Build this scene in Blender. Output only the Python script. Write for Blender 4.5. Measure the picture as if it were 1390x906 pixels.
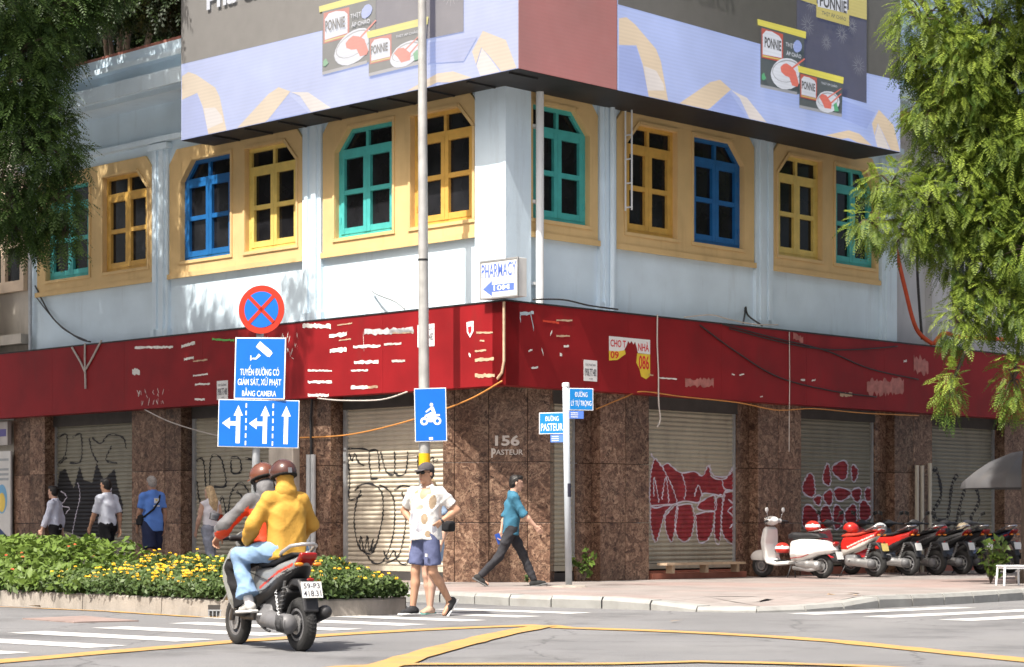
import bpy, math, random
import numpy as np
from mathutils import Matrix, Vector

for o in list(bpy.data.objects): bpy.data.objects.remove(o)
SC = bpy.context.scene
COL = SC.collection
rad = math.radians

# ---------------------------------------------------------------- camera
cd = bpy.data.cameras.new('camera'); cam = bpy.data.objects.new('camera', cd); COL.objects.link(cam)
cam.location = (0, 0, 1.07); cam.rotation_euler = (rad(90), 0, 0)
cd.sensor_width = 36; cd.lens = 74.2; cd.shift_y = 0.1878
cd.clip_start = 0.5; cd.clip_end = 2000
cd.dof.use_dof = True; cd.dof.focus_distance = 24.5; cd.dof.aperture_fstop = 4.0
SC.camera = cam
# ---------------------------------------------------------------- sky and sun
V = Vector((0.6175, 0.7956, -1.58)).normalized()       # direction the sunlight travels
W = bpy.data.worlds.new('World'); SC.world = W; W.use_nodes = True
nt = W.node_tree; nt.nodes.clear()
sky = nt.nodes.new('ShaderNodeTexSky'); sky.sky_type = 'NISHITA'; sky.sun_disc = False
sky.sun_elevation = math.asin(-V.z); sky.sun_rotation = math.atan2(-V.x, -V.y)
sky.air_density = 1.0; sky.dust_density = 8.0; sky.ozone_density = 1.0
bg = nt.nodes.new('ShaderNodeBackground'); bg.inputs['Strength'].default_value = 0.12
wo = nt.nodes.new('ShaderNodeOutputWorld')
nt.links.new(sky.outputs[0], bg.inputs['Color']); nt.links.new(bg.outputs[0], wo.inputs['Surface'])
sd = bpy.data.lights.new('sun', 'SUN'); sd.energy = 5.0; sd.angle = rad(0.5); sd.color = (1.0, 0.95, 0.87)
sun = bpy.data.objects.new('sun', sd); COL.objects.link(sun)
sun.rotation_euler = V.to_track_quat('-Z', 'Y').to_euler(); sun.location = (-10, -5, 30)
SC.view_settings.view_transform = 'Standard'; SC.view_settings.look = 'None'
SC.view_settings.exposure = 0.72; SC.view_settings.gamma = 1.0; SC.view_settings.use_curve_mapping = False

# ---------------------------------------------------------------- materials
MATS = {}
def lin(r, g, b):
    f = lambda c: (c/255/12.92) if c/255 <= .04045 else ((c/255+.055)/1.055)**2.4
    return (f(r), f(g), f(b))
def M(name, col=(.5,.5,.5), rough=.6, metal=0., var=.12, vs=4., bump=0., bs=60., coat=0., spec=.4, dirt=0., dirtcol=(.12,.10,.08), ds=(1.2,1.2,.25), emit=0., trans=0., dthr=.5):
    """procedural material: base colour with noise variation, optional dirt streaks, fine bump"""
    if name in MATS: return MATS[name]
    m = bpy.data.materials.new(name); m.use_nodes = True; MATS[name] = m
    t = m.node_tree; n = t.nodes; b = n['Principled BSDF']; L = t.links.new
    tc = n.new('ShaderNodeTexCoord')
    no = n.new('ShaderNodeTexNoise'); no.inputs['Scale'].default_value = vs; no.inputs['Detail'].default_value = 5
    L(tc.outputs['Object'], no.inputs['Vector'])
    mr = n.new('ShaderNodeMapRange'); mr.inputs['From Min'].default_value = .3; mr.inputs['From Max'].default_value = .7
    mr.inputs['To Min'].default_value = 1-var; mr.inputs['To Max'].default_value = 1+var
    L(no.outputs[0], mr.inputs['Value'])
    mx = n.new('ShaderNodeMix'); mx.data_type = 'RGBA'; mx.blend_type = 'MULTIPLY'; mx.inputs[0].default_value = 1
    mx.inputs[6].default_value = (*col, 1); L(mr.outputs[0], mx.inputs[7])
    out = mx.outputs[2]
    if dirt:
        mp = n.new('ShaderNodeMapping'); mp.inputs['Scale'].default_value = ds; L(tc.outputs['Object'], mp.inputs[0])
        n2 = n.new('ShaderNodeTexNoise'); n2.inputs['Scale'].default_value = 2.5; n2.inputs['Detail'].default_value = 7; n2.inputs['Roughness'].default_value = .65
        L(mp.outputs[0], n2.inputs['Vector'])
        r2 = n.new('ShaderNodeMapRange'); r2.inputs['From Min'].default_value = dthr; r2.inputs['From Max'].default_value = dthr+.25
        r2.inputs['To Max'].default_value = dirt; L(n2.outputs[0], r2.inputs['Value'])
        m2 = n.new('ShaderNodeMix'); m2.data_type = 'RGBA'; L(r2.outputs[0], m2.inputs[0]); L(out, m2.inputs[6]); m2.inputs[7].default_value = (*dirtcol, 1)
        out = m2.outputs[2]
    L(out, b.inputs['Base Color'])
    b.inputs['Roughness'].default_value = rough; b.inputs['Metallic'].default_value = metal
    b.inputs['Specular IOR Level'].default_value = spec; b.inputs['Coat Weight'].default_value = coat
    if bump:
        nb = n.new('ShaderNodeTexNoise'); nb.inputs['Scale'].default_value = bs; nb.inputs['Detail'].default_value = 4
        L(tc.outputs['Object'], nb.inputs['Vector'])
        bp = n.new('ShaderNodeBump'); bp.inputs['Strength'].default_value = bump; bp.inputs['Distance'].default_value = .02
        L(nb.outputs[0], bp.inputs['Height']); L(bp.outputs[0], b.inputs['Normal'])
    if emit:
        L(out, b.inputs['Emission Color']); b.inputs['Emission Strength'].default_value = emit
    if trans:
        tr = n.new('ShaderNodeBsdfTranslucent'); L(out, tr.inputs['Color'])
        ms = n.new('ShaderNodeMixShader'); ms.inputs[0].default_value = trans
        L(b.outputs[0], ms.inputs[1]); L(tr.outputs[0], ms.inputs[2]); L(ms.outputs[0], n['Material Output'].inputs['Surface'])
    return m
def leafmat(name, c1, c2, trans=.35, scale=.7):
    m = bpy.data.materials.new(name); m.use_nodes = True; MATS[name] = m
    t = m.node_tree; n = t.nodes; b = n['Principled BSDF']; L = t.links.new
    at = n.new('ShaderNodeAttribute'); at.attribute_name = 'tint'
    mx = n.new('ShaderNodeMix'); mx.data_type = 'RGBA'; mx.inputs[6].default_value = (*c1, 1); mx.inputs[7].default_value = (*c2, 1)
    L(at.outputs['Fac'], mx.inputs[0])
    L(mx.outputs[2], b.inputs['Base Color']); b.inputs['Roughness'].default_value = .5; b.inputs['Specular IOR Level'].default_value = .3
    tr = n.new('ShaderNodeBsdfTranslucent'); L(mx.outputs[2], tr.inputs['Color'])
    ms = n.new('ShaderNodeMixShader'); ms.inputs[0].default_value = trans
    L(b.outputs[0], ms.inputs[1]); L(tr.outputs[0], ms.inputs[2]); L(ms.outputs[0], n['Material Output'].inputs['Surface'])
    return m
def screenmat(name, col, e=1.0):
    """lit LED panel: dark housing face that also glows with the picture"""
    if name in MATS: return MATS[name]
    m = M(name, (.17,.165,.16), .6, var=.05)
    t = m.node_tree; n = t.nodes; b = n['Principled BSDF']
    tc = n.new('ShaderNodeTexCoord'); wv = n.new('ShaderNodeTexWave'); wv.wave_type = 'BANDS'; wv.bands_direction = 'Z'
    wv.inputs['Scale'].default_value = 5.2; wv.inputs['Distortion'].default_value = .3; t.links.new(tc.outputs['Object'], wv.inputs['Vector'])
    no = n.new('ShaderNodeTexNoise'); no.inputs['Scale'].default_value = .8; t.links.new(tc.outputs['Object'], no.inputs['Vector'])
    r1 = n.new('ShaderNodeMapRange'); r1.inputs['To Min'].default_value = .94; r1.inputs['To Max'].default_value = 1.03; t.links.new(wv.outputs[0], r1.inputs['Value'])
    r2 = n.new('ShaderNodeMapRange'); r2.inputs['From Min'].default_value = .3; r2.inputs['From Max'].default_value = .7; r2.inputs['To Min'].default_value = .85*e; r2.inputs['To Max'].default_value = 1.1*e; t.links.new(no.outputs[0], r2.inputs['Value'])
    mu = n.new('ShaderNodeMath'); mu.operation = 'MULTIPLY'; t.links.new(r1.outputs[0], mu.inputs[0]); t.links.new(r2.outputs[0], mu.inputs[1])
    b.inputs['Emission Color'].default_value = (*col, 1); t.links.new(mu.outputs[0], b.inputs['Emission Strength'])
    return m

# ---------------------------------------------------------------- facade frames (u along the wall, o outwards, z up)
A = (-.10, 33.2); DL = (-.7113, .7029); DR = (.7029, .7113)
FL = np.array([[DL[0], -DR[0], 0, A[0]], [DL[1], -DR[1], 0, A[1]], [0,0,1,0], [0,0,0,1]], float)
FR = np.array([[DR[0], -DL[0], 0, A[0]], [DR[1], -DL[1], 0, A[1]], [0,0,1,0], [0,0,0,1]], float)
ID = np.eye(4)
PZ = .16                                                # pavement level
def place(x, y, z=0, rot=0, s=1.0):
    c, q = math.cos(rot)*s, math.sin(rot)*s
    return np.array([[c,-q,0,x],[q,c,0,y],[0,0,s,z],[0,0,0,1]], float)

# ---------------------------------------------------------------- mesh collector
class MB:
    def __init__(s): s.v = []; s.f = []; s.m = []
    def add(s, vs, fs, m=0):
        k = len(s.v); s.v += [tuple(map(float, p)) for p in vs]; s.f += [tuple(i+k for i in f) for f in fs]; s.m += [m]*len(fs); return s
    def box(s, x0, x1, y0, y1, z0, z1, m=0):
        x0,x1 = min(x0,x1),max(x0,x1); y0,y1 = min(y0,y1),max(y0,y1); z0,z1 = min(z0,z1),max(z0,z1)
        v = [(x0,y0,z0),(x1,y0,z0),(x1,y1,z0),(x0,y1,z0),(x0,y0,z1),(x1,y0,z1),(x1,y1,z1),(x0,y1,z1)]
        return s.add(v, [(0,3,2,1),(4,5,6,7),(0,1,5,4),(1,2,6,5),(2,3,7,6),(3,0,4,7)], m)
    def obox(s, c, half, R, m=0):
        """box with rotation matrix R (3x3, columns = axes)"""
        R = np.array(R, float); c = np.array(c, float); v = []
        for dz in (-1,1):
            for dx,dy in ((-1,-1),(1,-1),(1,1),(-1,1)): v.append(c + R @ (np.array((dx,dy,dz))*half))
        return s.add(v, [(0,3,2,1),(4,5,6,7),(0,1,5,4),(1,2,6,5),(2,3,7,6),(3,0,4,7)], m)
    def prism(s, pts, a, b, ax='y', m=0):
        """extrude a 2D polygon from a to b along ax; pts are the other two coordinates in order"""
        def P(p, t): return (p[0], t, p[1]) if ax == 'y' else ((p[0], p[1], t) if ax == 'z' else (t, p[0], p[1]))
        n = len(pts); v = [P(p, a) for p in pts] + [P(p, b) for p in pts]
        f = [tuple(range(n)), tuple(range(2*n-1, n-1, -1))] + [(i, i+n, (i+1) % n + n, (i+1) % n) for i in range(n)]
        ar = sum(pts[i][0]*pts[(i+1)%n][1]-pts[(i+1)%n][0]*pts[i][1] for i in range(n))
        if (ar > 0) == ((b > a) if ax != 'y' else (b < a)): f = [tuple(reversed(q)) for q in f]
        return s.add(v, f, m)
    def poly(s, pts, m=0): return s.add(pts, [tuple(range(len(pts)))], m)
    def tube(s, P, r, n=8, m=0, caps=True):
        P = [np.array(p, float) for p in P]; k = len(P)
        rr = list(r) if hasattr(r, '__len__') else [r]*k
        v = []; pu = None
        for i in range(k):
            d = P[min(i+1,k-1)] - P[max(i-1,0)]; d /= (np.linalg.norm(d)+1e-9)
            if pu is None:
                pu = np.cross(d, (0,0,1)) if abs(d[2]) < .9 else np.cross(d, (1,0,0))
            pu = pu - d*np.dot(pu, d); pu /= (np.linalg.norm(pu)+1e-9); w = np.cross(d, pu)
            for j in range(n):
                a = 2*math.pi*j/n; v.append(P[i] + rr[i]*(math.cos(a)*pu + math.sin(a)*w))
        f = [(i*n+j, i*n+(j+1)%n, (i+1)*n+(j+1)%n, (i+1)*n+j) for i in range(k-1) for j in range(n)]
        if caps: f += [tuple(range(n-1,-1,-1)), tuple((k-1)*n+j for j in range(n))]
        return s.add(v, f, m)
    def lathe(s, prof, c, axis=(1,0,0), n=24, m=0, close=False):
        """profile of (radius, height along axis)"""
        a = np.array(axis, float); a /= np.linalg.norm(a)
        u = np.cross(a, (0,0,1)) if abs(a[2]) < .9 else np.cross(a, (1,0,0)); u /= np.linalg.norm(u); w = np.cross(a, u)
        c = np.array(c, float); k = len(prof); v = []
        for r, h in prof:
            for j in range(n):
                t = 2*math.pi*j/n; v.append(c + a*h + r*(math.cos(t)*u + math.sin(t)*w))
        f = [(i*n+j, i*n+(j+1)%n, ((i+1)%k)*n+(j+1)%n, ((i+1)%k)*n+j) for i in range(k if close else k-1) for j in range(n)]
        if not close: f += [tuple(range(n-1,-1,-1)), tuple((k-1)*n+j for j in range(n))]
        return s.add(v, f, m)
    def build(s, name, mats, parent=None, T=None, smooth=False, bevel=0., **kw):
        v = np.array(s.v, float).reshape(-1, 3); f = s.f
        if T is not None:
            v = v @ T[:3,:3].T + T[:3,3]
            if np.linalg.det(T[:3,:3]) < 0: f = [tuple(reversed(q)) for q in f]
        return mkobj(name, v, f, mats, s.m, parent, smooth, bevel, **kw)
def mkobj(name, v, f, mats, mi=None, parent=None, smooth=False, bevel=0., **kw):
    me = bpy.data.meshes.new(name); v = np.asarray(v, float)
    org = np.zeros(3)
    if parent is None and kw.get('center', True) and len(v):          # own origin at the base
        lo, hi = v.min(0), v.max(0); org = np.array([(lo[0]+hi[0])/2, (lo[1]+hi[1])/2, lo[2]])
    me.from_pydata((v-org).tolist(), [], [tuple(q) for q in f])
    if not isinstance(mats, (list, tuple)): mats = [mats]
    for m in mats: me.materials.append(m)
    if mi is not None and len(mats) > 1: me.polygons.foreach_set('material_index', np.asarray(mi, 'i'))
    if smooth: me.polygons.foreach_set('use_smooth', np.ones(len(me.polygons), bool))
    me.update()
    o = bpy.data.objects.new(name, me); COL.objects.link(o); o.location = org
    if parent is not None:
        o.parent = parent; 
        if kw.get('local', False) is False: o.matrix_parent_inverse = wm(parent).inverted()
    if bevel:
        b = o.modifiers.new('bevel', 'BEVEL'); b.width = bevel; b.segments = 2; b.limit_method = 'ANGLE'; b.angle_limit = rad(40)
    return o
def wm(o):
    m = Matrix.LocRotScale(o.location, o.rotation_euler, o.scale)
    return (wm(o.parent) @ o.matrix_parent_inverse @ m) if o.parent else m
def tag(o, label, cat=None, group=None, kind=None):
    o['label'] = label
    if cat: o['category'] = cat
    if group: o['group'] = group
    if kind: o['kind'] = kind
    return o
def thing(name, label, cat, loc=(0,0,0), rz=0, group=None, scale=1.0):
    o = bpy.data.objects.new(name, None); COL.objects.link(o); o.empty_display_size = .2
    o.location = loc; o.rotation_euler = (0,0,rz); o.scale = (scale,)*3
    return tag(o, label, cat, group)
def copy_tree(o, parent=None):
    c = o.copy(); COL.objects.link(c); c.parent = parent
    for ch in list(o.children): copy_tree(ch, c)
    return c

# ---------------------------------------------------------------- lettering (built-in font, fitted into a box)
PEND = []
def text(name, s, T, x, z, w, h, mat, parent, o=.004, bold=0., ext=.001, **kw):
    """lettering whose outline fills the box (x..x+w, z..z+h) of the frame T (x right, y towards the viewer, z up)"""
    cu = bpy.data.curves.new('lettering', 'FONT'); cu.body = s; cu.size = 1; cu.offset = bold; cu.align_x = 'LEFT'; cu.resolution_u = 3
    ob = bpy.data.objects.new('lettering_source', cu); COL.objects.link(ob)
    PEND.append((ob, name, T, x, z, w, h, mat, parent, o, ext, kw))
def flush_text():
    bpy.context.view_layer.update(); dg = bpy.context.evaluated_depsgraph_get()
    for ob, name, T, x, z, w, h, mat, parent, o, ext, kw in PEND:
        me = ob.evaluated_get(dg).to_mesh(); n = len(me.vertices)
        v = np.empty(n*3); me.vertices.foreach_get('co', v); v = v.reshape(-1,3); fs = [tuple(p.vertices) for p in me.polygons]
        lo, hi = v.min(0), v.max(0); sx = w/max(hi[0]-lo[0],1e-6); sz = h/max(hi[1]-lo[1],1e-6)
        q = np.stack([x+(v[:,0]-lo[0])*sx, np.full(n, o), z+(v[:,1]-lo[1])*sz], 1)
        q = q @ T[:3,:3].T + T[:3,3]
        ob.evaluated_get(dg).to_mesh_clear()
        mkobj(name, q, fs, mat, None, parent, **kw)
    for t in PEND:
        cu = t[0].data; bpy.data.objects.remove(t[0]); bpy.data.curves.remove(cu)
    PEND.clear()
def sign_frame(x, y, z, facing, lean=0.):
    """vertical board frame at a point; facing = direction (radians, 0 = -Y towards the camera); lean rolls it in its plane"""
    c, s = math.cos(facing), math.sin(facing); cl, sl = math.cos(lean), math.sin(lean)
    right = np.array((c, s, 0)); out = np.array((s, -c, 0)); up = np.array((0,0,1.))
    r2 = right*cl + up*sl; u2 = up*cl - right*sl
    T = np.eye(4); T[:3,0] = r2; T[:3,1] = out; T[:3,2] = u2; T[:3,3] = (x,y,z); return T
# text frames on the facades: x runs left to right for someone facing the wall
TL = FL.copy(); TL[:3,0] *= -1
TR = FR.copy()

# ---------------------------------------------------------------- smooth solids from distance fields (surface nets)
def surface_nets(D, lo, h):
    nx, ny, nz = D.shape; S = D < 0
    c = [S[i:nx-1+i, j:ny-1+j, k:nz-1+k] for i in (0,1) for j in (0,1) for k in (0,1)]
    cnt = sum(a.astype(np.int8) for a in c); act = (cnt > 0) & (cnt < 8)
    idx = np.argwhere(act); n = len(idx)
    if n == 0: return np.zeros((0,3)), np.zeros((0,4), int)
    num = -np.ones(act.shape, int); num[act] = np.arange(n)
    acc = np.zeros((n,3)); w = np.zeros(n)
    cor = np.array([(i,j,k) for i in (0,1) for j in (0,1) for k in (0,1)])
    vals = np.stack([D[idx[:,0]+q[0], idx[:,1]+q[1], idx[:,2]+q[2]] for q in cor], 1)
    for a in range(8):
        for b in range(a+1, 8):
            if np.abs(cor[a]-cor[b]).sum() != 1: continue
            va, vb = vals[:,a], vals[:,b]; x = (va < 0) != (vb < 0)
            t = va[x]/(va[x]-vb[x]); acc[x] += cor[a] + t[:,None]*(cor[b]-cor[a]); w[x] += 1
    V_ = lo + (idx + acc/w[:,None])*h
    F_ = []
    for ax in range(3):
        sl0 = [slice(None)]*3; sl1 = [slice(None)]*3; sl0[ax] = slice(0,-1); sl1[ax] = slice(1,None)
        s0, s1 = S[tuple(sl0)], S[tuple(sl1)]; e = np.argwhere(s0 != s1)
        o1, o2 = [(1,2),(2,0),(0,1)][ax]
        ok = (e[:,o1] > 0) & (e[:,o2] > 0) & (e[:,o1] < D.shape[o1]-1) & (e[:,o2] < D.shape[o2]-1); e = e[ok]
        ins = s0[tuple(e.T)]
        def cell(d1, d2):
            q = e.copy(); q[:,o1] -= d1; q[:,o2] -= d2; return num[tuple(q.T)]
        q = np.stack([cell(1,1), cell(0,1), cell(0,0), cell(1,0)], 1)
        q[~ins] = q[~ins][:, ::-1]; F_.append(q)
    return V_, np.concatenate(F_)
class SDF:
    """list of round cones, ellipsoids, boxes and side profiles, smoothly joined"""
    def __init__(s, k=.03): s.p = []; s.cuts = []; s.k = k; s.disp = None
    def cone(s, a, b, ra, rb=None, k=None): s.p.append(('c', np.array(a,float), np.array(b,float), ra, ra if rb is None else rb, k)); return s
    def chain(s, pts, rs, k=None):
        for i in range(len(pts)-1): s.cone(pts[i], pts[i+1], rs[i], rs[i+1], k)
        return s
    def ell(s, c, r, R=None, k=None): s.p.append(('e', np.array(c,float), np.array(r,float), R, None, k)); return s
    def box(s, c, half, rr=.02, R=None, k=None): s.p.append(('b', np.array(c,float), np.array(half,float), R, rr, k)); return s
    def prof(s, poly, w, rr=.03, x0=0., k=None):
        """side profile in (y,z) thickened in x to half width w (number or function of y,z)"""
        s.p.append(('p', np.array(poly,float), w, x0, rr, k)); return s
    def cut(s, fn): s.cuts.append(fn); return s
    def bounds(s):
        lo = np.full(3, 9e9); hi = -lo
        for q in s.p:
            b = s.pb(q); lo = np.minimum(lo, b[0]); hi = np.maximum(hi, b[1])
        return lo, hi
    def pb(s, q):
        if q[0] == 'c':
            a, b, ra, rb = q[1:5]; return np.minimum(a-ra, b-rb), np.maximum(a+ra, b+rb)
        if q[0] == 'p':
            wmax = q[2] if not callable(q[2]) else .35
            lo2, hi2 = q[1].min(0), q[1].max(0); return np.array((q[3]-wmax, lo2[0], lo2[1])), np.array((q[3]+wmax, hi2[0], hi2[1]))
        e = np.abs(q[3]) @ q[2] if q[3] is not None else q[2]
        return q[1]-e, q[1]+e
    def mesh(s, h=.012):
        lo, hi = s.bounds(); lo = lo-3*h-.01; hi = hi+3*h+.01
        n = np.ceil((hi-lo)/h).astype(int)+1
        D = np.full(n, .2, np.float32); ax = [lo[i]+np.arange(n[i])*h for i in range(3)]
        for q in s.p:
            k = s.k if q[5] is None else q[5]; b0, b1 = s.pb(q); pad = k+3*h
            i0 = np.maximum(((b0-pad-lo)/h).astype(int), 0); i1 = np.minimum(((b1+pad-lo)/h).astype(int)+2, n)
            X = ax[0][i0[0]:i1[0]][:,None,None]; Y = ax[1][i0[1]:i1[1]][None,:,None]; Z = ax[2][i0[2]:i1[2]][None,None,:]
            if q[0] == 'c':
                a, b, ra, rb = q[1:5]; d = b-a; L2 = d@d+1e-12
                t = np.clip(((X-a[0])*d[0]+(Y-a[1])*d[1]+(Z-a[2])*d[2])/L2, 0, 1)
                dd = np.sqrt((X-a[0]-t*d[0])**2+(Y-a[1]-t*d[1])**2+(Z-a[2]-t*d[2])**2) - (ra+t*(rb-ra))
            elif q[0] in 'eb':
                x, y, z = X-q[1][0], Y-q[1][1], Z-q[1][2]
                if q[3] is not None:
                    R = q[3]; x, y, z = (x*R[0,i]+y*R[1,i]+z*R[2,i] for i in range(3))
                r = q[2]
                if q[0] == 'e':
                    k0 = np.sqrt((x/r[0])**2+(y/r[1])**2+(z/r[2])**2); k1 = np.sqrt((x/r[0]**2)**2+(y/r[1]**2)**2+(z/r[2]**2)**2)+1e-9
                    dd = k0*(k0-1)/k1
                else:
                    rr = q[4]; qx, qy, qz = np.abs(x)-r[0]+rr, np.abs(y)-r[1]+rr, np.abs(z)-r[2]+rr
                    dd = np.sqrt(np.maximum(qx,0)**2+np.maximum(qy,0)**2+np.maximum(qz,0)**2)+np.minimum(np.maximum(qx,np.maximum(qy,qz)),0)-rr
            else:
                P = q[1]; y = ax[1][i0[1]:i1[1]][:,None]; z = ax[2][i0[2]:i1[2]][None,:]
                d2 = np.full((y.shape[0], z.shape[1]), 9e9); sg = np.ones_like(d2)
                for i in range(len(P)):
                    a, b = P[i], P[i-1]; e = b-a; wy, wz = y-a[0], z-a[1]
                    t = np.clip((wy*e[0]+wz*e[1])/(e@e+1e-12), 0, 1)
                    d2 = np.minimum(d2, (wy-e[0]*t)**2+(wz-e[1]*t)**2)
                    c1, c2, c3 = z >= a[1], z < b[1], e[0]*wz > e[1]*wy
                    fl = (c1 & c2 & c3) | (~c1 & ~c2 & ~c3); sg = np.where(fl, -sg, sg)
                d2 = (np.sqrt(d2)*sg)[None]; w = q[2](y, z)[None] if callable(q[2]) else q[2]; rr = q[4]
                a_, b_ = d2+rr, np.abs(X-q[3])-w+rr
                dd = np.sqrt(np.maximum(a_,0)**2+np.maximum(b_,0)**2)+np.minimum(np.maximum(a_,b_),0)-rr
            sl = tuple(slice(i0[i], i1[i]) for i in range(3)); o = D[sl]
            if k > 0:
                hh = np.clip(.5+.5*(o-dd)/k, 0, 1); D[sl] = o+(dd-o)*hh-k*hh*(1-hh)
            else: D[sl] = np.minimum(o, dd)
        X, Y, Z = ax[0][:,None,None], ax[1][None,:,None], ax[2][None,None,:]
        if s.disp: D = D + s.disp(X, Y, Z)
        for fn in s.cuts: D = np.maximum(D, fn(X, Y, Z))
        D[0]=D[-1]=.1; D[:,0]=D[:,-1]=.1; D[:,:,0]=D[:,:,-1]=.1
        return surface_nets(D, lo, h)
    def build(s, name, mats, parent, h=.012, matfn=None, extra=(), local=True):
        v, f = s.mesh(h); mi = None
        if matfn is not None: mi = matfn(v[f].mean(1))
        for e in extra:
            v2, f2 = e; f = np.concatenate([f, f2+len(v)]); v = np.concatenate([v, v2])
        if extra and mi is not None: mi = np.concatenate([mi, np.zeros(len(f)-len(mi), int)])
        return mkobj(name, v, f.tolist(), mats, mi, parent, True, local=local)
def folds(amp=.006, f=9., seed=0):
    """cloth folds"""
    r = random.Random(seed); ph = [r.uniform(0, 6.28) for _ in range(8)]; f = f*2.1
    def fn(X, Y, Z):
        rd = lambda t: (1-np.abs(np.sin(t)))**2
        a = rd(f*.5*(X*1.2+Z*.9)+ph[0]+1.5*np.sin(f*.32*Y+ph[1])+.8*np.sin(f*.4*Z)) + rd(f*.5*(Y*.9-Z*1.2+X*.5)+ph[2]+1.4*np.sin(f*.37*X+ph[3]))
        b = np.sin(f*.9*(Z*.8+X*.5-Y*.6)+ph[4]+1.5*np.sin(f*.5*Z+ph[5]))
        return amp*(.55-1.25*a+.25*b)
    return fn
def rotm(ax, ang):
    return np.array(Matrix.Rotation(ang, 3, ax))


# ================================================================= materials of the place
wall_blue = M('wall_paint_pale_blue', (.66,.79,.885), .75, var=.07, vs=1.3, bump=.15, bs=25, dirt=.38, dirtcol=(.34,.39,.42), ds=(1.5,1.5,.18), dthr=.56)
trim_yel = M('surround_paint_ochre', (.67,.475,.225), .7, var=.08, vs=2, bump=.1, bs=30, dirt=.3, dirtcol=(.34,.20,.07), ds=(2,2,.3), dthr=.55)
p_turq = M('frame_paint_turquoise', (.07,.42,.40), .45, var=.1, vs=6, dirt=.25, dirtcol=(.10,.25,.22), dthr=.55)
p_blue = M('frame_paint_blue', (.012,.125,.36), .45, var=.1, vs=6, dirt=.25, dirtcol=(.03,.08,.18), dthr=.55)
p_oran = M('frame_paint_orange', (.62,.37,.085), .45, var=.1, vs=6, dirt=.25, dirtcol=(.30,.15,.04), dthr=.55)
p_yell = M('frame_paint_yellow', (.70,.53,.15), .45, var=.1, vs=6, dirt=.2, dirtcol=(.35,.26,.10), dthr=.55)
glass = M('dark_window_glass', (.012,.012,.014), .12, var=.5, vs=2.5, spec=.30)
white_pl = M('white_plastic', (.72,.74,.75), .45, var=.05)
white_mt = M('white_metal', (.74,.76,.78), .4, var=.05)
dark_mt = M('dark_metal', (.035,.035,.037), .45, metal=.4, var=.2)
grey_mt = M('galvanised_steel', (.46,.48,.50), .42, metal=.55, var=.12, vs=9, dirt=.2, dirtcol=(.25,.22,.18), dthr=.58)
shut_l = M('shutter_cream', (.52,.465,.37), .5, var=.07, vs=1.5, dirt=.45, dirtcol=(.25,.21,.16), ds=(1.5,1.5,.5), dthr=.5, bump=.1, bs=30)
shut_m = M('shutter_half_shaded', (.37,.34,.265), .5, var=.08, vs=1.5, dirt=.5, dirtcol=(.18,.16,.12), ds=(1.5,1.5,.5), dthr=.48, bump=.1, bs=30)  # cream shutter again, its half shade put into the colour
shut_d = M('shutter_shaded', (.235,.225,.175), .5, var=.08, vs=1.5, dirt=.5, dirtcol=(.14,.13,.10), ds=(1.5,1.5,.5), dthr=.48, bump=.1, bs=30)  # cream shutter again, the deeper shade put into the colour
red_m = M('fascia_red', (.235,.009,.012), .5, var=.18, vs=1.2, dirt=.55, dirtcol=(.145,.022,.019), ds=(1,1,.35), dthr=.55, spec=.25)
paper_w = M('torn_white_vinyl', (.74,.72,.68), .6, var=.12, vs=14)
paper_t = M('old_glue_tan', (.52,.36,.24), .7, var=.2, vs=14)
dark_fill = M('dark_brown_fill', (.05,.045,.042), .7, var=.2)  # plain dark brown, shared by several parts
step_red = M('step_terracotta', (.36,.13,.085), .6, var=.15, vs=6, dirt=.3, dthr=.52)
graf_k = M('spray_black', (.018,.018,.02), .6, var=.2)
graf_r = M('spray_red', (.25,.025,.032), .6, var=.3, vs=6, dirt=.55, dirtcol=(.24,.12,.10), ds=(3,3,3), dthr=.56)
graf_w = M('spray_pale_violet', (.58,.54,.62), .6, var=.1)
tile_r = M('roof_tile_red', (.34,.135,.10), .7, var=.25, vs=3, bump=.3, bs=12)
conc = M('aged_concrete', (.29,.26,.225), .85, var=.14, vs=3, bump=.25, bs=35, dirt=.55, dirtcol=(.12,.105,.085), ds=(2,2,.6), dthr=.47)

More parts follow.
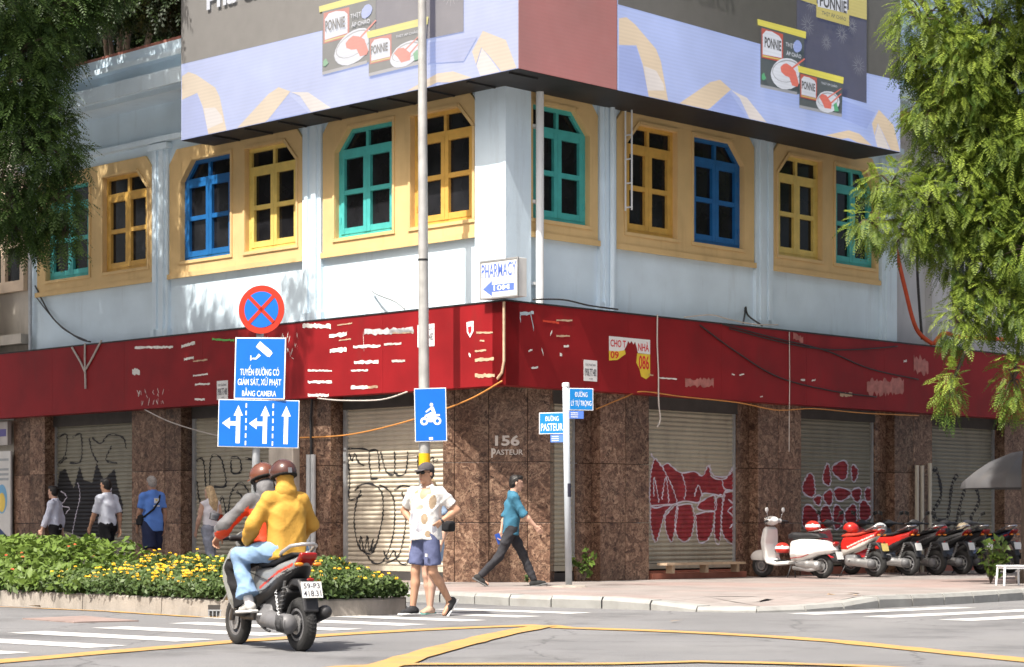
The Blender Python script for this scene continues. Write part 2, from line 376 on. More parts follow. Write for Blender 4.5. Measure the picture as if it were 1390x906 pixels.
def marble():
    m = M('brown_marble', (.2,.1,.07), .25, var=.1, spec=.45)
    t = m.node_tree; n = t.nodes; L = t.links.new; b = n['Principled BSDF']
    tc0 = n.new('ShaderNodeTexCoord'); oi = n.new('ShaderNodeObjectInfo'); of = n.new('ShaderNodeMath'); of.operation = 'MULTIPLY'; of.inputs[1].default_value = 37.; L(oi.outputs['Random'], of.inputs[0])
    tc = n.new('ShaderNodeVectorMath'); tc.operation = 'ADD'; L(tc0.outputs['Object'], tc.inputs[0]); L(of.outputs[0], tc.inputs[1])
    def noise(sc, det, rough=.6, vec=None, dist=0.):
        q = n.new('ShaderNodeTexNoise'); q.inputs['Scale'].default_value = sc; q.inputs['Detail'].default_value = det; q.inputs['Roughness'].default_value = rough; q.inputs['Distortion'].default_value = dist
        L(vec or tc.outputs[0], q.inputs['Vector']); return q
    wn = noise(4.5, 6); ad = n.new('ShaderNodeMix'); ad.data_type = 'RGBA'; ad.blend_type = 'ADD'; ad.inputs[0].default_value = .45; L(tc.outputs[0], ad.inputs[6]); L(wn.outputs['Color'], ad.inputs[7])
    def ramp(src, st):
        r = n.new('ShaderNodeValToRGB'); e = r.color_ramp.elements
        e[0].position, e[0].color = st[0][0], (*st[0][1],1); e[1].position, e[1].color = st[-1][0], (*st[-1][1],1)
        for q, c in st[1:-1]: x = e.new(q); x.color = (*c,1)
        L(src, r.inputs[0]); return r
    base = ramp(noise(10.5, 9, .75, ad.outputs[2], .8).outputs[0], [(.36,(.030,.017,.013)),(.46,(.085,.047,.033)),(.54,(.17,.098,.066)),(.64,(.34,.225,.155))])
    vo = n.new('ShaderNodeTexVoronoi'); vo.feature = 'DISTANCE_TO_EDGE'; vo.inputs['Scale'].default_value = 11; L(ad.outputs[2], vo.inputs['Vector'])
    vein = ramp(vo.outputs['Distance'], [(0,(1,1,1)),(.035,(.35,.35,.35)),(.09,(0,0,0))])
    mk = ramp(noise(3.1, 3).outputs[0], [(.42,(0,0,0)),(.62,(1,1,1))]); mm = n.new('ShaderNodeMath'); mm.operation = 'MULTIPLY'; L(vein.outputs[0], mm.inputs[0]); L(mk.outputs[0], mm.inputs[1])
    m3 = n.new('ShaderNodeMath'); m3.operation = 'MULTIPLY'; m3.inputs[1].default_value = .75; L(mm.outputs[0], m3.inputs[0])
    mx = n.new('ShaderNodeMix'); mx.data_type = 'RGBA'; L(m3.outputs[0], mx.inputs[0]); L(base.outputs[0], mx.inputs[6]); mx.inputs[7].default_value = (.40,.28,.19,1)
    br = n.new('ShaderNodeMapRange'); br.inputs['To Min'].default_value = .72; br.inputs['To Max'].default_value = 1.3; L(oi.outputs['Random'], br.inputs['Value'])
    mz = n.new('ShaderNodeMix'); mz.data_type = 'RGBA'; mz.blend_type = 'MULTIPLY'; mz.inputs[0].default_value = 1; L(mx.outputs[2], mz.inputs[6]); L(br.outputs[0], mz.inputs[7])
    L(mz.outputs[2], b.inputs['Base Color']); return m
marb = marble()

# ================================================================= ground
def asphalt():
    m = M('asphalt', (.155,.155,.158), .85, var=.12, vs=.6, bump=.35, bs=110, dirt=.45, dirtcol=(.205,.203,.20), ds=(.25,.25,1), dthr=.46)
    t = m.node_tree; n = t.nodes; L = t.links.new; b = n['Principled BSDF']
    src = b.inputs['Base Color'].links[0].from_socket; tc = n.new('ShaderNodeTexCoord')
    vo = n.new('ShaderNodeTexNoise'); vo.inputs['Scale'].default_value = 130; vo.inputs['Detail'].default_value = 2; L(tc.outputs['Object'], vo.inputs['Vector'])
    r = n.new('ShaderNodeMapRange'); r.inputs['From Min'].default_value = .35; r.inputs['From Max'].default_value = .65; r.inputs['To Min'].default_value = .72; r.inputs['To Max'].default_value = 1.28
    L(vo.outputs[0], r.inputs['Value']); mx = n.new('ShaderNodeMix'); mx.data_type = 'RGBA'; mx.blend_type = 'MULTIPLY'; mx.inputs[0].default_value = 1
    L(src, mx.inputs[6]); L(r.outputs[0], mx.inputs[7])
    # oil stains, wheel tracks and hairline cracks
    n3 = n.new('ShaderNodeTexNoise'); n3.inputs['Scale'].default_value = .55; n3.inputs['Detail'].default_value = 8; n3.inputs['Roughness'].default_value = .7; L(tc.outputs['Object'], n3.inputs['Vector'])
    r3 = n.new('ShaderNodeMapRange'); r3.inputs['From Min'].default_value = .52; r3.inputs['From Max'].default_value = .70; r3.inputs['To Min'].default_value = 1; r3.inputs['To Max'].default_value = .5; L(n3.outputs[0], r3.inputs['Value'])
    vo2 = n.new('ShaderNodeTexVoronoi'); vo2.feature = 'DISTANCE_TO_EDGE'; vo2.inputs['Scale'].default_value = .32; dn = n.new('ShaderNodeMix'); dn.data_type = 'RGBA'; dn.blend_type = 'ADD'; dn.inputs[0].default_value = .8
    L(tc.outputs['Object'], dn.inputs[6]); L(n3.outputs['Color'], dn.inputs[7]); L(dn.outputs[2], vo2.inputs['Vector'])
    r4 = n.new('ShaderNodeMapRange'); r4.inputs['From Min'].default_value = 0; r4.inputs['From Max'].default_value = .006; r4.inputs['To Min'].default_value = .5; r4.inputs['To Max'].default_value = 1; L(vo2.outputs['Distance'], r4.inputs['Value'])
    mu = n.new('ShaderNodeMath'); mu.operation = 'MULTIPLY'; L(r3.outputs[0], mu.inputs[0]); L(r4.outputs[0], mu.inputs[1])
    m4 = n.new('ShaderNodeMix'); m4.data_type = 'RGBA'; m4.blend_type = 'MULTIPLY'; m4.inputs[0].default_value = 1; L(mx.outputs[2], m4.inputs[6]); L(mu.outputs[0], m4.inputs[7]); L(m4.outputs[2], b.inputs['Base Color'])
    return m
asph = asphalt()
def worn(name, col, amt):
    """road paint: worn away in patches by a noise mask so the asphalt colour shows through"""
    m = M(name, col, .7, var=.08, vs=3, dirt=amt, dirtcol=(.15,.148,.145), ds=(1,1,1), dthr=.50, bump=.2, bs=90)
    return m
pw = worn('road_paint_white', (.50,.495,.48), .6); py = worn('road_paint_yellow', (.42,.245,.08), .6)
road = mkobj('road', [(-400,-300,0),(400,-300,0),(400,700,0),(-400,700,0)], [(0,1,2,3)], asph, center=False)
tag(road, 'grey asphalt road of the street crossing', 'road', kind='structure')
def stripe(pts, w, mat, name, z, jag=.012, seed=0):
    """painted band along a polyline, edges slightly uneven"""
    r = random.Random(seed); P = []
    for i in range(len(pts)-1):
        a, b = np.array(pts[i]), np.array(pts[i+1]); k = max(1, int(np.linalg.norm(b-a)/.35))
        P += [a+(b-a)*j/k for j in range(k)]
    P.append(np.array(pts[-1])); v = []
    for i, p in enumerate(P):
        d = P[min(i+1,len(P)-1)]-P[max(i-1,0)]; d = d/np.linalg.norm(d); nn = np.array((-d[1], d[0]))
        ww = w if not hasattr(w,'__len__') else w[0]+(w[1]-w[0])*i/(len(P)-1)
        for s_ in (1,-1): q = p+nn*s_*(ww/2+r.uniform(-jag,jag)); v.append((q[0],q[1],z))
    f = [(2*i,2*i+1,2*i+3,2*i+2) for i in range(len(P)-1)]
    return mkobj(name, v, f, mat, None, road)
# zebra bars of the left crossing: right ends step away along the crossing
bd = np.array((.78,-.63)); bd /= np.linalg.norm(bd)
for i in range(9):
    e = np.array((-4.2+.63*i, 17.6+1.02*i)); ln = 2.5 if i < 5 else 3.1
    if i >= 8: ln = 2.2
    stripe([e-bd*ln, e], .46, pw, 'painted_stripe', .004, .02, i)
bd2 = np.array((.75,.66)); bd2 /= np.linalg.norm(bd2)
for i in range(5):
    e = np.array((3.5+.75*i, 25.5-.83*i)); stripe([e, e+bd2*3.2], .45, pw, 'painted_stripe', .004, .02, 20+i)
yl = [(-4.94,14.81),(-4.02,16.57),(-3.82,16.94),(-3.34,17.93),(-2.57,19.4),(-1.9,20.44),(-1.05,21.51),(-0.28,22.21),(0.31,22.62)]
yr = [(0.35,22.54),(0.54,22.05),(1.39,21.44),(2.02,20.85),(2.57,20.17),(3.02,19.4),(3.58,17.93),(4.06,16.75),(4.63,15.33)]
stripe(yl, .30, py, 'yellow_line', .008, .02, 41); stripe(yr, .30, py, 'yellow_line', .0082, .02, 42)
stripe([(0.37,22.46),(0.04,21.29),(-0.25,20.04),(-0.61,18.25),(-0.87,16.66),(-1.12,14.88)], (.27,.30), py, 'yellow_line', .0122, .02, 43)
stripe([(-2.0,14.53),(-1.28,15.88),(-0.76,16.18),(0.79,16.22),(1.44,16.48),(2.02,16.31),(2.65,15.97),(3.65,15.03)], .2, py, 'yellow_line', .0124, .02, 44)
stripe([(-6.99,28.0),(-5.26,26.54),(-3.64,24.62),(-2.93,24.33)], .12, py, 'yellow_line', .0084, .03, 45)
mh = MB()
q = [(-5.6,24.14),(-5.03,24.82),(-4.17,23.58),(-4.82,23.22)]
mh.prism([(a,b) for a,b in q], .0, .014, 'z')
o = mh.build('manhole_cover', M('manhole_concrete', (.24,.18,.16), .85, var=.2, vs=5, bump=.3, bs=50))
tag(o, 'square reddish concrete manhole cover set in the asphalt before the planter', 'manhole')

# pavement slab with kerb stones
kerb = [(-60,88),(-26,54.5),(-14.5,43.2),(-7.4,33.6),(-4.6,30.9),(-2.6,29.85),(-1.04,29.5)] + [(-0.45,28.78),(0.05,28.12),(0.72,27.49),(1.42,27.13),(2.3,26.2),(2.77,25.98),(3.31,25.98),(4.03,26.66),(4.61,27.25),(5.21,27.87),(6.21,28.92),(7.36,30.35)] + [(9.6,33.0),(22,45.4),(62,85.5)]
pv = M('pavement_tiles', (.27,.245,.23), .8, var=.13, vs=1.1, bump=.25, bs=45, dirt=.5, dirtcol=(.19,.165,.15), ds=(.7,.7,1), dthr=.47)
def pave_mat():
    t = pv.node_tree; n = t.nodes; L = t.links.new; b = n['Principled BSDF']; src = b.inputs['Base Color'].links[0].from_socket
    tc = n.new('ShaderNodeTexCoord'); mp = n.new('ShaderNodeMapping'); mp.inputs['Rotation'].default_value = (0,0,rad(45)); L(tc.outputs['Object'], mp.inputs[0])
    br = n.new('ShaderNodeTexBrick'); br.inputs['Scale'].default_value = 1; br.inputs['Brick Width'].default_value = .4; br.inputs['Row Height'].default_value = .4; br.offset = 0
    br.inputs['Mortar Size'].default_value = .006; br.inputs['Color1'].default_value = (1,1,1,1); br.inputs['Color2'].default_value = (.86,.84,.84,1); br.inputs['Mortar'].default_value = (.45,.43,.42,1)
    L(mp.outputs[0], br.inputs['Vector'])
    # pinkish course of tiles along the kerb edge, by large patches
    no = n.new('ShaderNodeTexNoise'); no.inputs['Scale'].default_value = .35; L(tc.outputs['Object'], no.inputs['Vector'])
    r = n.new('ShaderNodeMapRange'); r.inputs['From Min'].default_value = .45; r.inputs['From Max'].default_value = .6; L(no.outputs[0], r.inputs['Value'])
    m0 = n.new('ShaderNodeMix'); m0.data_type = 'RGBA'; L(r.outputs[0], m0.inputs[0]); L(src, m0.inputs[6]); m0.inputs[7].default_value = (.29,.225,.205,1)
    mx = n.new('ShaderNodeMix'); mx.data_type = 'RGBA'; mx.blend_type = 'MULTIPLY'; mx.inputs[0].default_value = 1
    L(m0.outputs[2], mx.inputs[6]); L(br.outputs[0], mx.inputs[7]); L(mx.outputs[2], b.inputs['Base Color'])
pave_mat()
pm = MB(); ring = list(kerb) + [(62,130),(-60,130)]
# inset ring for the walking surface so the kerb stones form the edge
def inset(P, d):
    out = []
    for i in range(len(P)):
        a = np.array(P[max(i-1,0)]); b = np.array(P[min(i+1,len(P)-1)]); t = (b-a)/np.linalg.norm(b-a); out.append(np.array(P[i])+np.array((-t[1],t[0]))*d)
    return out
ki = inset(kerb, .26)
zk = [.14]*len(kerb)
for i, p in enumerate(kerb):
    if 1.9 < p[0] < 4.3: zk[i] = .055            # dropped kerb
k2 = inset(kerb, 1.7)
vv = [(p[0],p[1],zk[i]) for i,p in enumerate(ki)] + [(p[0],p[1],PZ if zk[i] > .1 else .15) for i,p in enumerate(k2)]
n_ = len(ki); ff = [(i,i+1,i+1+n_,i+n_) for i in range(n_-1)]
vv += [(62,130,PZ),(-60,130,PZ)]; ff.append(tuple([2*n_-1-i+0 for i in range(0)]) or tuple(list(range(n_,2*n_))+[2*n_,2*n_+1]))
pavement = mkobj('pavement', vv, ff, pv, center=False)
tag(pavement, 'raised tiled pavement around the corner building with grey stone kerb', 'pavement', kind='structure')
kst = M('kerb_stone', (.28,.28,.265), .8, var=.14, vs=3, bump=.2, bs=50, dirt=.5, dirtcol=(.19,.18,.165), ds=(1.5,1.5,1.5), dthr=.5)
def resample(P, step):
    P = [np.array(p, float) for p in P]; out = [P[0]]; acc = 0
    for i in range(len(P)-1):
        d = np.linalg.norm(P[i+1]-P[i]); t = step-acc
        while t <= d: out.append(P[i]+(P[i+1]-P[i])*t/d); t += step
        acc = (acc+d) % step if d > 0 else acc
    return out
kk = [(p[0],p[1],z) for p, z in zip(kerb, zk) if -9 < p[0] < 12]
rs = resample(kk, .78); rk = random.Random(3)
for i in range(len(rs)-1):
    a, b = rs[i][:2], rs[i+1][:2]; t = (b-a)/np.linalg.norm(b-a); nn = np.array((-t[1],t[0])); g = .012
    a2, b2 = a+t*g, b-t*g; za, zb = rs[i][2]+rk.uniform(-.008,.008), rs[i+1][2]+rk.uniform(-.008,.008)
    fo, bo = .0, .27; m = MB(); ch = .035
    v = []
    for (p, z) in ((a2,za),(b2,zb)):
        for off, zz in ((fo,-.02),(fo,max(z-ch,.02)),(fo+ch,z+.012),(bo,z+.012),(bo,-.02)): q = p+nn*off; v.append((q[0],q[1],zz))
    m.add(v, [(0,1,6,5),(1,2,7,6),(2,3,8,7),(3,4,9,8),(4,3,2,1,0),(5,6,7,8,9)])
    m.f = [tuple(reversed(f)) for f in m.f]
    m.build('kerb_stone', kst, pavement)

# ================================================================= the corner building
BLD = thing('corner_building', 'two-storey pale blue corner building with painted windows and brown marble shopfronts', 'building', (A[0], A[1], PZ))
core = MB()
core.prism([(13.5,-.45),(.45,-.45),(.45,-10.7),(13.5,-10.7)], 3.45, 9.0, 'z')
core.prism([(13.5,-.45),(2.3,-.45),(.45,-1.9),(.45,-15.4),(13.5,-15.4)], PZ-.1, 3.44, 'z')
core.build('light_block_core', dark_fill, BLD, FL)  # unseen solid core, added behind the walls to block light
LB = [(.60,4.38),(4.93,8.79),(9.34,13.25)]           # window bays of the left side
RB = [(.48,2.10),(2.56,6.23),(6.79,10.06)]
SZ0, SZ1, WZ0, WZ1 = 5.68, 8.06, 5.97, 7.80
def wall_side(F, bays, u_end, u_start):
    m = MB(); m.box(u_start, u_end, -.3, 0, 3.3, SZ0); m.box(u_start, u_end, -.3, 0, SZ1, 9.1)
    e = u_start
    for a, b in bays:
        if a > e: m.box(e, a, -.3, 0, SZ0, SZ1)
        e = b
        for u, s_ in ((a, 1), (b, -1)):               # wall shows beyond the clipped upper corners of the surround
            if (F is FR and a < 1 and s_ == 1): continue
            m.prism([(u,SZ1),(u,SZ1-.42),(u+s_*.34,SZ1)], -.3, 0, 'y')
    m.box(e, u_end, -.3, 0, SZ0, SZ1)
    return m.build('upper_wall', wall_blue, BLD, F)
wall_side(FL, LB, 13.5, 0); wall_side(FR, RB, 10.7, .3)
def surround(F, a, b, wins, clipa=True, clipb=True):
    """ochre panel around a pair of windows; its upper outer corners are clipped like the windows'"""
    m = MB(); o0, o1 = -.28, .05; e = a
    ws = sorted(wins)
    m.box(a, b, o0, o1, SZ0, WZ0)
    pts = [(a, WZ1)]
    ta = [(a, SZ1-.42), (a+.34, SZ1)] if clipa else [(a, SZ1)]
    tb = [(b-.34, SZ1), (b, SZ1-.42)] if clipb else [(b, SZ1)]
    # upper band (between window heads and the top)
    m.prism([(a+.001, WZ1)] + ([(a+.22, SZ1)] if clipa else [(a,SZ1)]) + ([(b-.22, SZ1)] if clipb else [(b,SZ1)]) + [(b-.001, WZ1)], o0, o1, 'y')
    for w in ws:
        if w[0] > e:
            if e == a and clipa: m.prism([(e,WZ0),(w[0],WZ0),(w[0],WZ1),(e+.001,WZ1)] if True else [], o0, o1, 'y')
            else: m.box(e, w[0], o0, o1, WZ0, WZ1)
        e = w[1]
    m.box(e, b, o0, o1, WZ0, WZ1)
    for u0, u1, c, _ in ws:                            # clipped corner of each opening
        if c == 'hi': m.prism([(u1,WZ1),(u1-.34,WZ1),(u1,WZ1-.36)], o0, o1-.002, 'y')
        if c == 'lo': m.prism([(u0,WZ1),(u0+.34,WZ1),(u0,WZ1-.36)], o0, o1-.002, 'y')
    # raised outer border and lip round the sill
    m.box(a-.03, b+.03, o1, o1+.035, SZ0-.02, SZ0+.07); 
    for u0, u1, c, _ in ws:
        m.box(u0-.06, u1+.06, o1, o1+.022, WZ0-.06, WZ0-.004)
        A0, A1 = u0-.055, u1+.055
        m.box(A0, u0-.004, o1, o1+.022, WZ0, WZ1-(.36 if c == 'lo' else 0)); m.box(u1+.004, A1, o1, o1+.022, WZ0, WZ1-(.36 if c == 'hi' else 0))
        h0 = u0+.34 if c == 'lo' else A0; h1 = u1-.34 if c == 'hi' else A1
        m.box(h0, h1, o1, o1+.022, WZ1+.004, WZ1+.055)
        if c == 'hi': m.prism([(u1-.34,WZ1+.003),(u1+.003,WZ1-.36),(u1+.055,WZ1-.34),(u1-.31,WZ1+.055)], o1, o1+.022, 'y')
        if c == 'lo': m.prism([(u0+.34,WZ1+.003),(u0-.003,WZ1-.36),(u0-.055,WZ1-.34),(u0+.31,WZ1+.055)], o1, o1+.022, 'y')
    return m.build('window_surround', trim_yel, BLD, F)
def window(F, u0, u1, c, mat):
    """casement pair with a fanlight; one upper corner clipped"""
    m = MB(); a, b = u0, u1; z0, z1 = WZ0, WZ1; o0, o1 = -.14, -.035; fw = .065; tz = 7.40; mid = (a+b)/2
    cl, chh = .34, .36
    lo = c == 'lo'; hi = c == 'hi'
    m.box(a, a+fw, o0, o1, z0, z1-(chh if lo else 0)); m.box(b-fw, b, o0, o1, z0, z1-(chh if hi else 0))
    m.box(a+fw, b-fw, o0, o1, z0, z0+fw)
    m.box((a+cl) if lo else a+fw, (b-cl) if hi else b-fw, o0, o1, z1-fw, z1)
    if hi: m.prism([(b-cl,z1),(b,z1-chh),(b-.085,z1-chh),(b-cl,z1-.085)], o0, o1, 'y')
    if lo: m.prism([(a+cl,z1),(a,z1-chh),(a+.085,z1-chh),(a+cl,z1-.085)], o0, o1, 'y')
    m.box(a+fw, b-fw, o0, o1+.012, tz, tz+.07)                       # transom
    m.box(mid-.032, mid+.032, o0, o1, tz+.07, z1-fw)
    s0, s1 = -.11, -.02; st = .085
    rects = []
    for x0, x1 in ((a+fw+.004, mid-.003), (mid+.003, b-fw-.004)):      # casements
        m.box(x0, x0+st, s0, s1, z0+fw, tz); m.box(x1-st, x1, s0, s1, z0+fw, tz)
        for q0, q1 in ((z0+fw, z0+fw+.10), (6.70, 6.78), (tz-.09, tz)): m.box(x0+st, x1-st, s0, s1-.006, q0, q1)
        rects += [(x0+st, x1-st, z0+fw+.10, 6.70), (x0+st, x1-st, 6.78, tz-.09)]
        for zz in (z0+.3, tz-.3): m.box((x0 if x0 < mid-.1 else x1)-.012, (x0 if x0 < mid-.1 else x1)+.012, s1, s1+.014, zz-.05, zz+.05)
    w = m.build('window', mat, BLD, F)
    for x0, x1, q0, q1 in rects:
        p = MB(); p.box(x0-.008, x1+.008, -.085, -.078, q0-.008, q1+.008); p.build('pane', glass, w, F)
    for x0, x1, side in ((a+fw-.01, mid-.03, 'lo'), (mid+.03, b-fw+.01, 'hi')):
        p = MB(); q0, q1 = tz+.065, z1-fw+.01
        if side == c:
            P = [(x0,q0),(x1,q0),(x1,q1),(x0,q1)]
            if c == 'hi': P = [(x0,q0),(x1,q0),(x1,z1-chh-.02),(b-cl-.02,q1),(x0,q1)]
            else: P = [(x0,q0),(x1,q0),(x1,q1),(a+cl+.02,q1),(x0,z1-chh-.02)]
            p.prism(P, -.095, -.088, 'y')
        else: p.box(x0, x1, -.095, -.088, q0, q1)
        p.build('pane', glass, w, F)
    return w
WL = [(LB[0], [(.69,2.14,'lo',p_oran),(2.59,4.05,'hi',p_turq)]), (LB[1], [(5.09,6.51,'lo',p_yell),(6.94,8.42,'hi',p_blue)]), (LB[2], [(9.48,10.93,'lo',p_oran),(11.41,12.91,'hi',p_turq)])]
WR = [(RB[0], [(.55,1.88,'hi',p_turq)]), (RB[1], [(2.80,4.09,'lo',p_oran),(4.54,5.92,'hi',p_blue)]), (RB[2], [(6.92,8.23,'lo',p_yell),(8.66,9.94,'hi',p_turq)])]
for F, W_ in ((FL, WL), (FR, WR)):
    for (a, b), ws in W_:
        surround(F, a, b, ws, clipa=not (F is FR and a < 1))
        for u0, u1, c, mt in ws: window(F, u0, u1, c, mt)
# pilasters, corner column, cornice
def pilaster(F, a, b):
    m = MB(); w = b-a
    m.box(a+.03, b-.03, 0, .07, 4.45, 8.1); m.box(a+.12, a+.24, .07, .115, 4.45, 8.1); m.box(b-.20, b-.12, .07, .10, 4.45, 8.1)
    m.box(a-.02, b+.02, 0, .14, 8.1, 8.22); m.box(a-.0, b+.0, 0, .1, 4.42, 4.75)
    return m.build('pilaster', wall_blue, BLD, F)
pilaster(FL, 4.38, 4.93); pilaster(FL, 8.79, 9.34); pilaster(FR, 6.23, 6.79); pilaster(FR, 2.10, 2.56)
m = MB(); m.box(10.14, 10.64, 0, .07, 4.45, 8.1); m.box(10.25, 10.35, .07, .1, 4.45, 8.1); m.build('pilaster', wall_blue, BLD, FR)
m = MB(); m.prism([(.58,0),(.58,.11),(-.11,.11),(-.11,-.46),(0.0,-.46),(0.0,0)], 4.45, 8.1, 'z'); m.build('corner_column', wall_blue, BLD, FL)
def Lring(o, ul, ur, inner=-.3):                       # plan polygon of an L-shaped band, left frame coordinates
    return [(ul, o), (-o, o), (-o, -ur), (-inner, -ur), (-inner, inner), (ul, inner)]
m = MB()
for o, z0, z1 in ((.16,8.24,8.34),(.60,8.98,9.08),(.70,9.08,9.36),(.48,9.36,9.60),(.66,9.60,9.70),(.52,9.70,9.92)):
    m.prism(Lring(o, 13.6+o, 10.75), z0, z1, 'z')
m.build('cornice', wall_blue, BLD, FL)
m = MB()                                              # hipped roof of red tiles, laid in rows
for i in range(16):
    o = .5-.42*i; z = 9.8+.15*i
    m.prism([(13.9-0*i, o), (-o, o), (-o, -10.9), (-o+.47, -10.9), (-o+.47, o-.47), (13.9, o-.47)], z, z+.18, 'z')
m.build('roof', tile_r, BLD, FL)
# ground floor: shutters in recesses, marble slabs, chamfered corner
def slat(z): 
    t = ((z/.078) % 1.0); return .022*math.sin(math.pi*min(max((t-.06)/.88, 0), 1))**.7 if .06 < t < .94 else 0.
OS = -.30
def shutter(F, u0, u1, z0, z1, mat):
    m = MB(); zs = []; z = z0
    while z < z1:
        b0 = math.floor(z/.078+1e-6)*.078
        for t in (.0,.06,.2,.35,.5,.65,.8,.94):
            zz = b0+t*.078
            if z0 <= zz <= z1 and (not zs or zz > zs[-1]+1e-5): zs.append(zz)
        z = b0+.078+1e-5
    v = []
    for zz in zs: v += [(u0, OS+slat(zz), zz), (u1, OS+slat(zz), zz)]
    m.add(v, [(2*i,2*i+1,2*i+3,2*i+2) for i in range(len(zs)-1)])
    if F is FL: m.f = [tuple(reversed(f)) for f in m.f]
    s = m.build('roller_shutter', mat, BLD, F)
    for ga, gb in ((u0-.06, u0+.02), (u1-.02, u1+.06)): g = MB(); g.box(ga, gb, OS-.03, OS+.06, z0-.02, z1); g.build('guide_rail', grey_mt, s, F)
    g = MB(); g.box(u0+.02, u1-.02, OS-.02, OS+.035, z0-.09, z0); g.build('bottom_bar', mat, s, F)
    return s
def graf_stroke(F, s, strokes, w, mat, name='graffiti', lift=.005):
    m = MB()
    for st in strokes:
        P = [np.array(p[:2], float) for p in st]; Q = []
        for i in range(len(P)-1):                       # Catmull-Rom
            p0, p1, p2, p3 = P[max(i-1,0)], P[i], P[i+1], P[min(i+2,len(P)-1)]
            k = max(3, int(np.linalg.norm(p2-p1)/.02))
            for j in range(k):
                t = j/k; Q.append(.5*((2*p1)+(-p0+p2)*t+(2*p0-5*p1+4*p2-p3)*t*t+(-p0+3*p1-3*p2+p3)*t**3))
        Q.append(P[-1]); v = []
        for i, q in enumerate(Q):
            d = Q[min(i+1,len(Q)-1)]-Q[max(i-1,0)]; d = d/(np.linalg.norm(d)+1e-9); nn = np.array((-d[1],d[0]))*w/2*(1+.25*math.sin(i*.37))
            for g in (nn, -nn): e = q+g; v.append((e[0], OS+slat(e[1])+lift, e[1]))
        m.add(v, [(2*i,2*i+1,2*i+3,2*i+2) for i in range(len(Q)-1)])
    return m.build(name, mat, s, F)
def graf_fill(F, s, polys, mat, lift=.003, dz=.0117):
    m = MB()
    for P in polys:
        z = min(p[1] for p in P); zt = max(p[1] for p in P)
        while z < zt:
            zc = z+dz/2; xs = []
            for i in range(len(P)):
                a, b = P[i], P[i-1]
                if (a[1] > zc) != (b[1] > zc): xs.append(a[0]+(zc-a[1])*(b[0]-a[0])/(b[1]-a[1]))
            xs.sort()
            for i in range(0, len(xs)-1, 2): m.add([(xs[i],OS+slat(z)+lift,z),(xs[i+1],OS+slat(z)+lift,z),(xs[i+1],OS+slat(z+dz)+lift,z+dz),(xs[i],OS+slat(z+dz)+lift,z+dz)], [(0,1,2,3)])
            z += dz
    return m.build('graffiti', mat, s, F)
s1 = shutter(FL, 1.30, 4.12, .40, 3.25, shut_l); s2 = shutter(FL, 5.62, 8.42, .40, 3.25, shut_m); s3 = shutter(FL, 10.10, 13.05, .40, 3.25, shut_d)
r1 = shutter(FR, 1.06, 1.85, .42, 3.25, shut_m); r2 = shutter(FR, 3.45, 6.05, .42, 3.25, shut_m); r3 = shutter(FR, 7.70, 10.28, .42, 3.25, shut_d); r4 = shutter(FR, 12.0, 14.6, .42, 3.25, shut_d)
graf_stroke(FL, s1, [[(4.25,2.41),(4.14,2.35),(4.1,2.2),(4.06,1.86),(4.06,1.52),(3.73,1.6)],[(4.07,2.32),(4.0,2.19),(3.92,2.31),(3.86,2.19),(3.76,2.12),(3.69,2.1)],[(4.15,2.4),(3.6,2.36),(3.55,2.13),(3.5,1.89)],[(3.55,2.34),(3.34,2.33),(3.29,1.99)],[(3.26,2.33),(3.14,2.02),(3.01,1.93),(2.91,1.98),(2.91,2.32)],[(2.93,1.98),(2.8,1.91),(2.63,1.98),(2.58,2.31)],[(3.52,1.87),(3.34,1.87)],[(3.92,1.67),(3.76,1.77),(3.5,1.78),(3.24,1.64),(3.2,1.3),(3.29,0.96),(3.44,0.64),(3.65,0.61),(3.84,0.75),(3.94,1.13),(3.89,1.44),(3.76,1.68)],[(3.29,1.76),(3.08,1.68),(2.93,1.5),(2.91,1.16),(2.98,0.82),(3.19,0.48),(3.44,0.44),(3.65,0.61)],[(2.91,1.67),(2.73,1.74),(2.53,1.72),(2.43,1.67)],[(2.73,1.64),(2.63,1.3),(2.68,0.89),(2.83,0.55),(3.14,0.44)],[(3.81,0.68),(3.76,0.89),(3.68,0.61),(3.6,0.89),(3.55,0.64),(3.44,0.85),(3.5,0.64),(3.34,0.82)],[(3.19,0.65),(3.08,0.51),(2.93,0.65),(2.83,0.48),(2.63,0.43),(2.48,0.65)],[(2.33,2.24),(2.32,1.97),(2.23,2.04),(1.98,2.2),(1.96,2.13),(1.84,2.15)]], .03, graf_k)
graf_stroke(FL, s2, [[(8.51,1.72),(8.42,2.24),(8.2,2.29),(8.12,1.87),(8.07,1.4)],[(7.99,1.66),(7.96,2.31),(7.69,2.33),(7.57,2.12),(7.52,1.81),(7.86,1.79)],[(7.36,2.32),(7.11,2.29),(7.07,2.06),(7.32,2.04),(7.36,2.27)],[(6.94,2.29),(6.7,2.25),(6.54,2.1),(6.46,2.25)],[(7.44,1.29),(7.36,1.65),(7.11,1.85),(6.86,1.7),(6.78,1.39),(7.03,1.6),(7.19,1.7)],[(8.51,1.98),(8.38,1.87),(8.33,1.61),(8.2,1.4)],[(6.74,2.1),(6.58,2.02),(6.42,2.07),(6.46,1.9),(6.3,1.79)],[(7.86,1.61),(7.74,1.4),(7.61,1.6),(7.48,1.19)]], .04, graf_k)
graf_fill(FL, s3, [[(13.04,1.83),(12.94,2.16),(12.74,2.22),(12.59,1.99),(12.44,1.82),(12.24,2.26),(12.09,1.98),(11.8,1.92),(11.65,2.31),(11.41,1.97),(11.03,2.18),(10.94,1.85),(10.75,1.47),(10.84,0.92),(11.32,0.81),(11.7,0.86),(12.09,0.81),(12.49,0.92),(12.79,0.97),(12.94,1.37)]], graf_k)
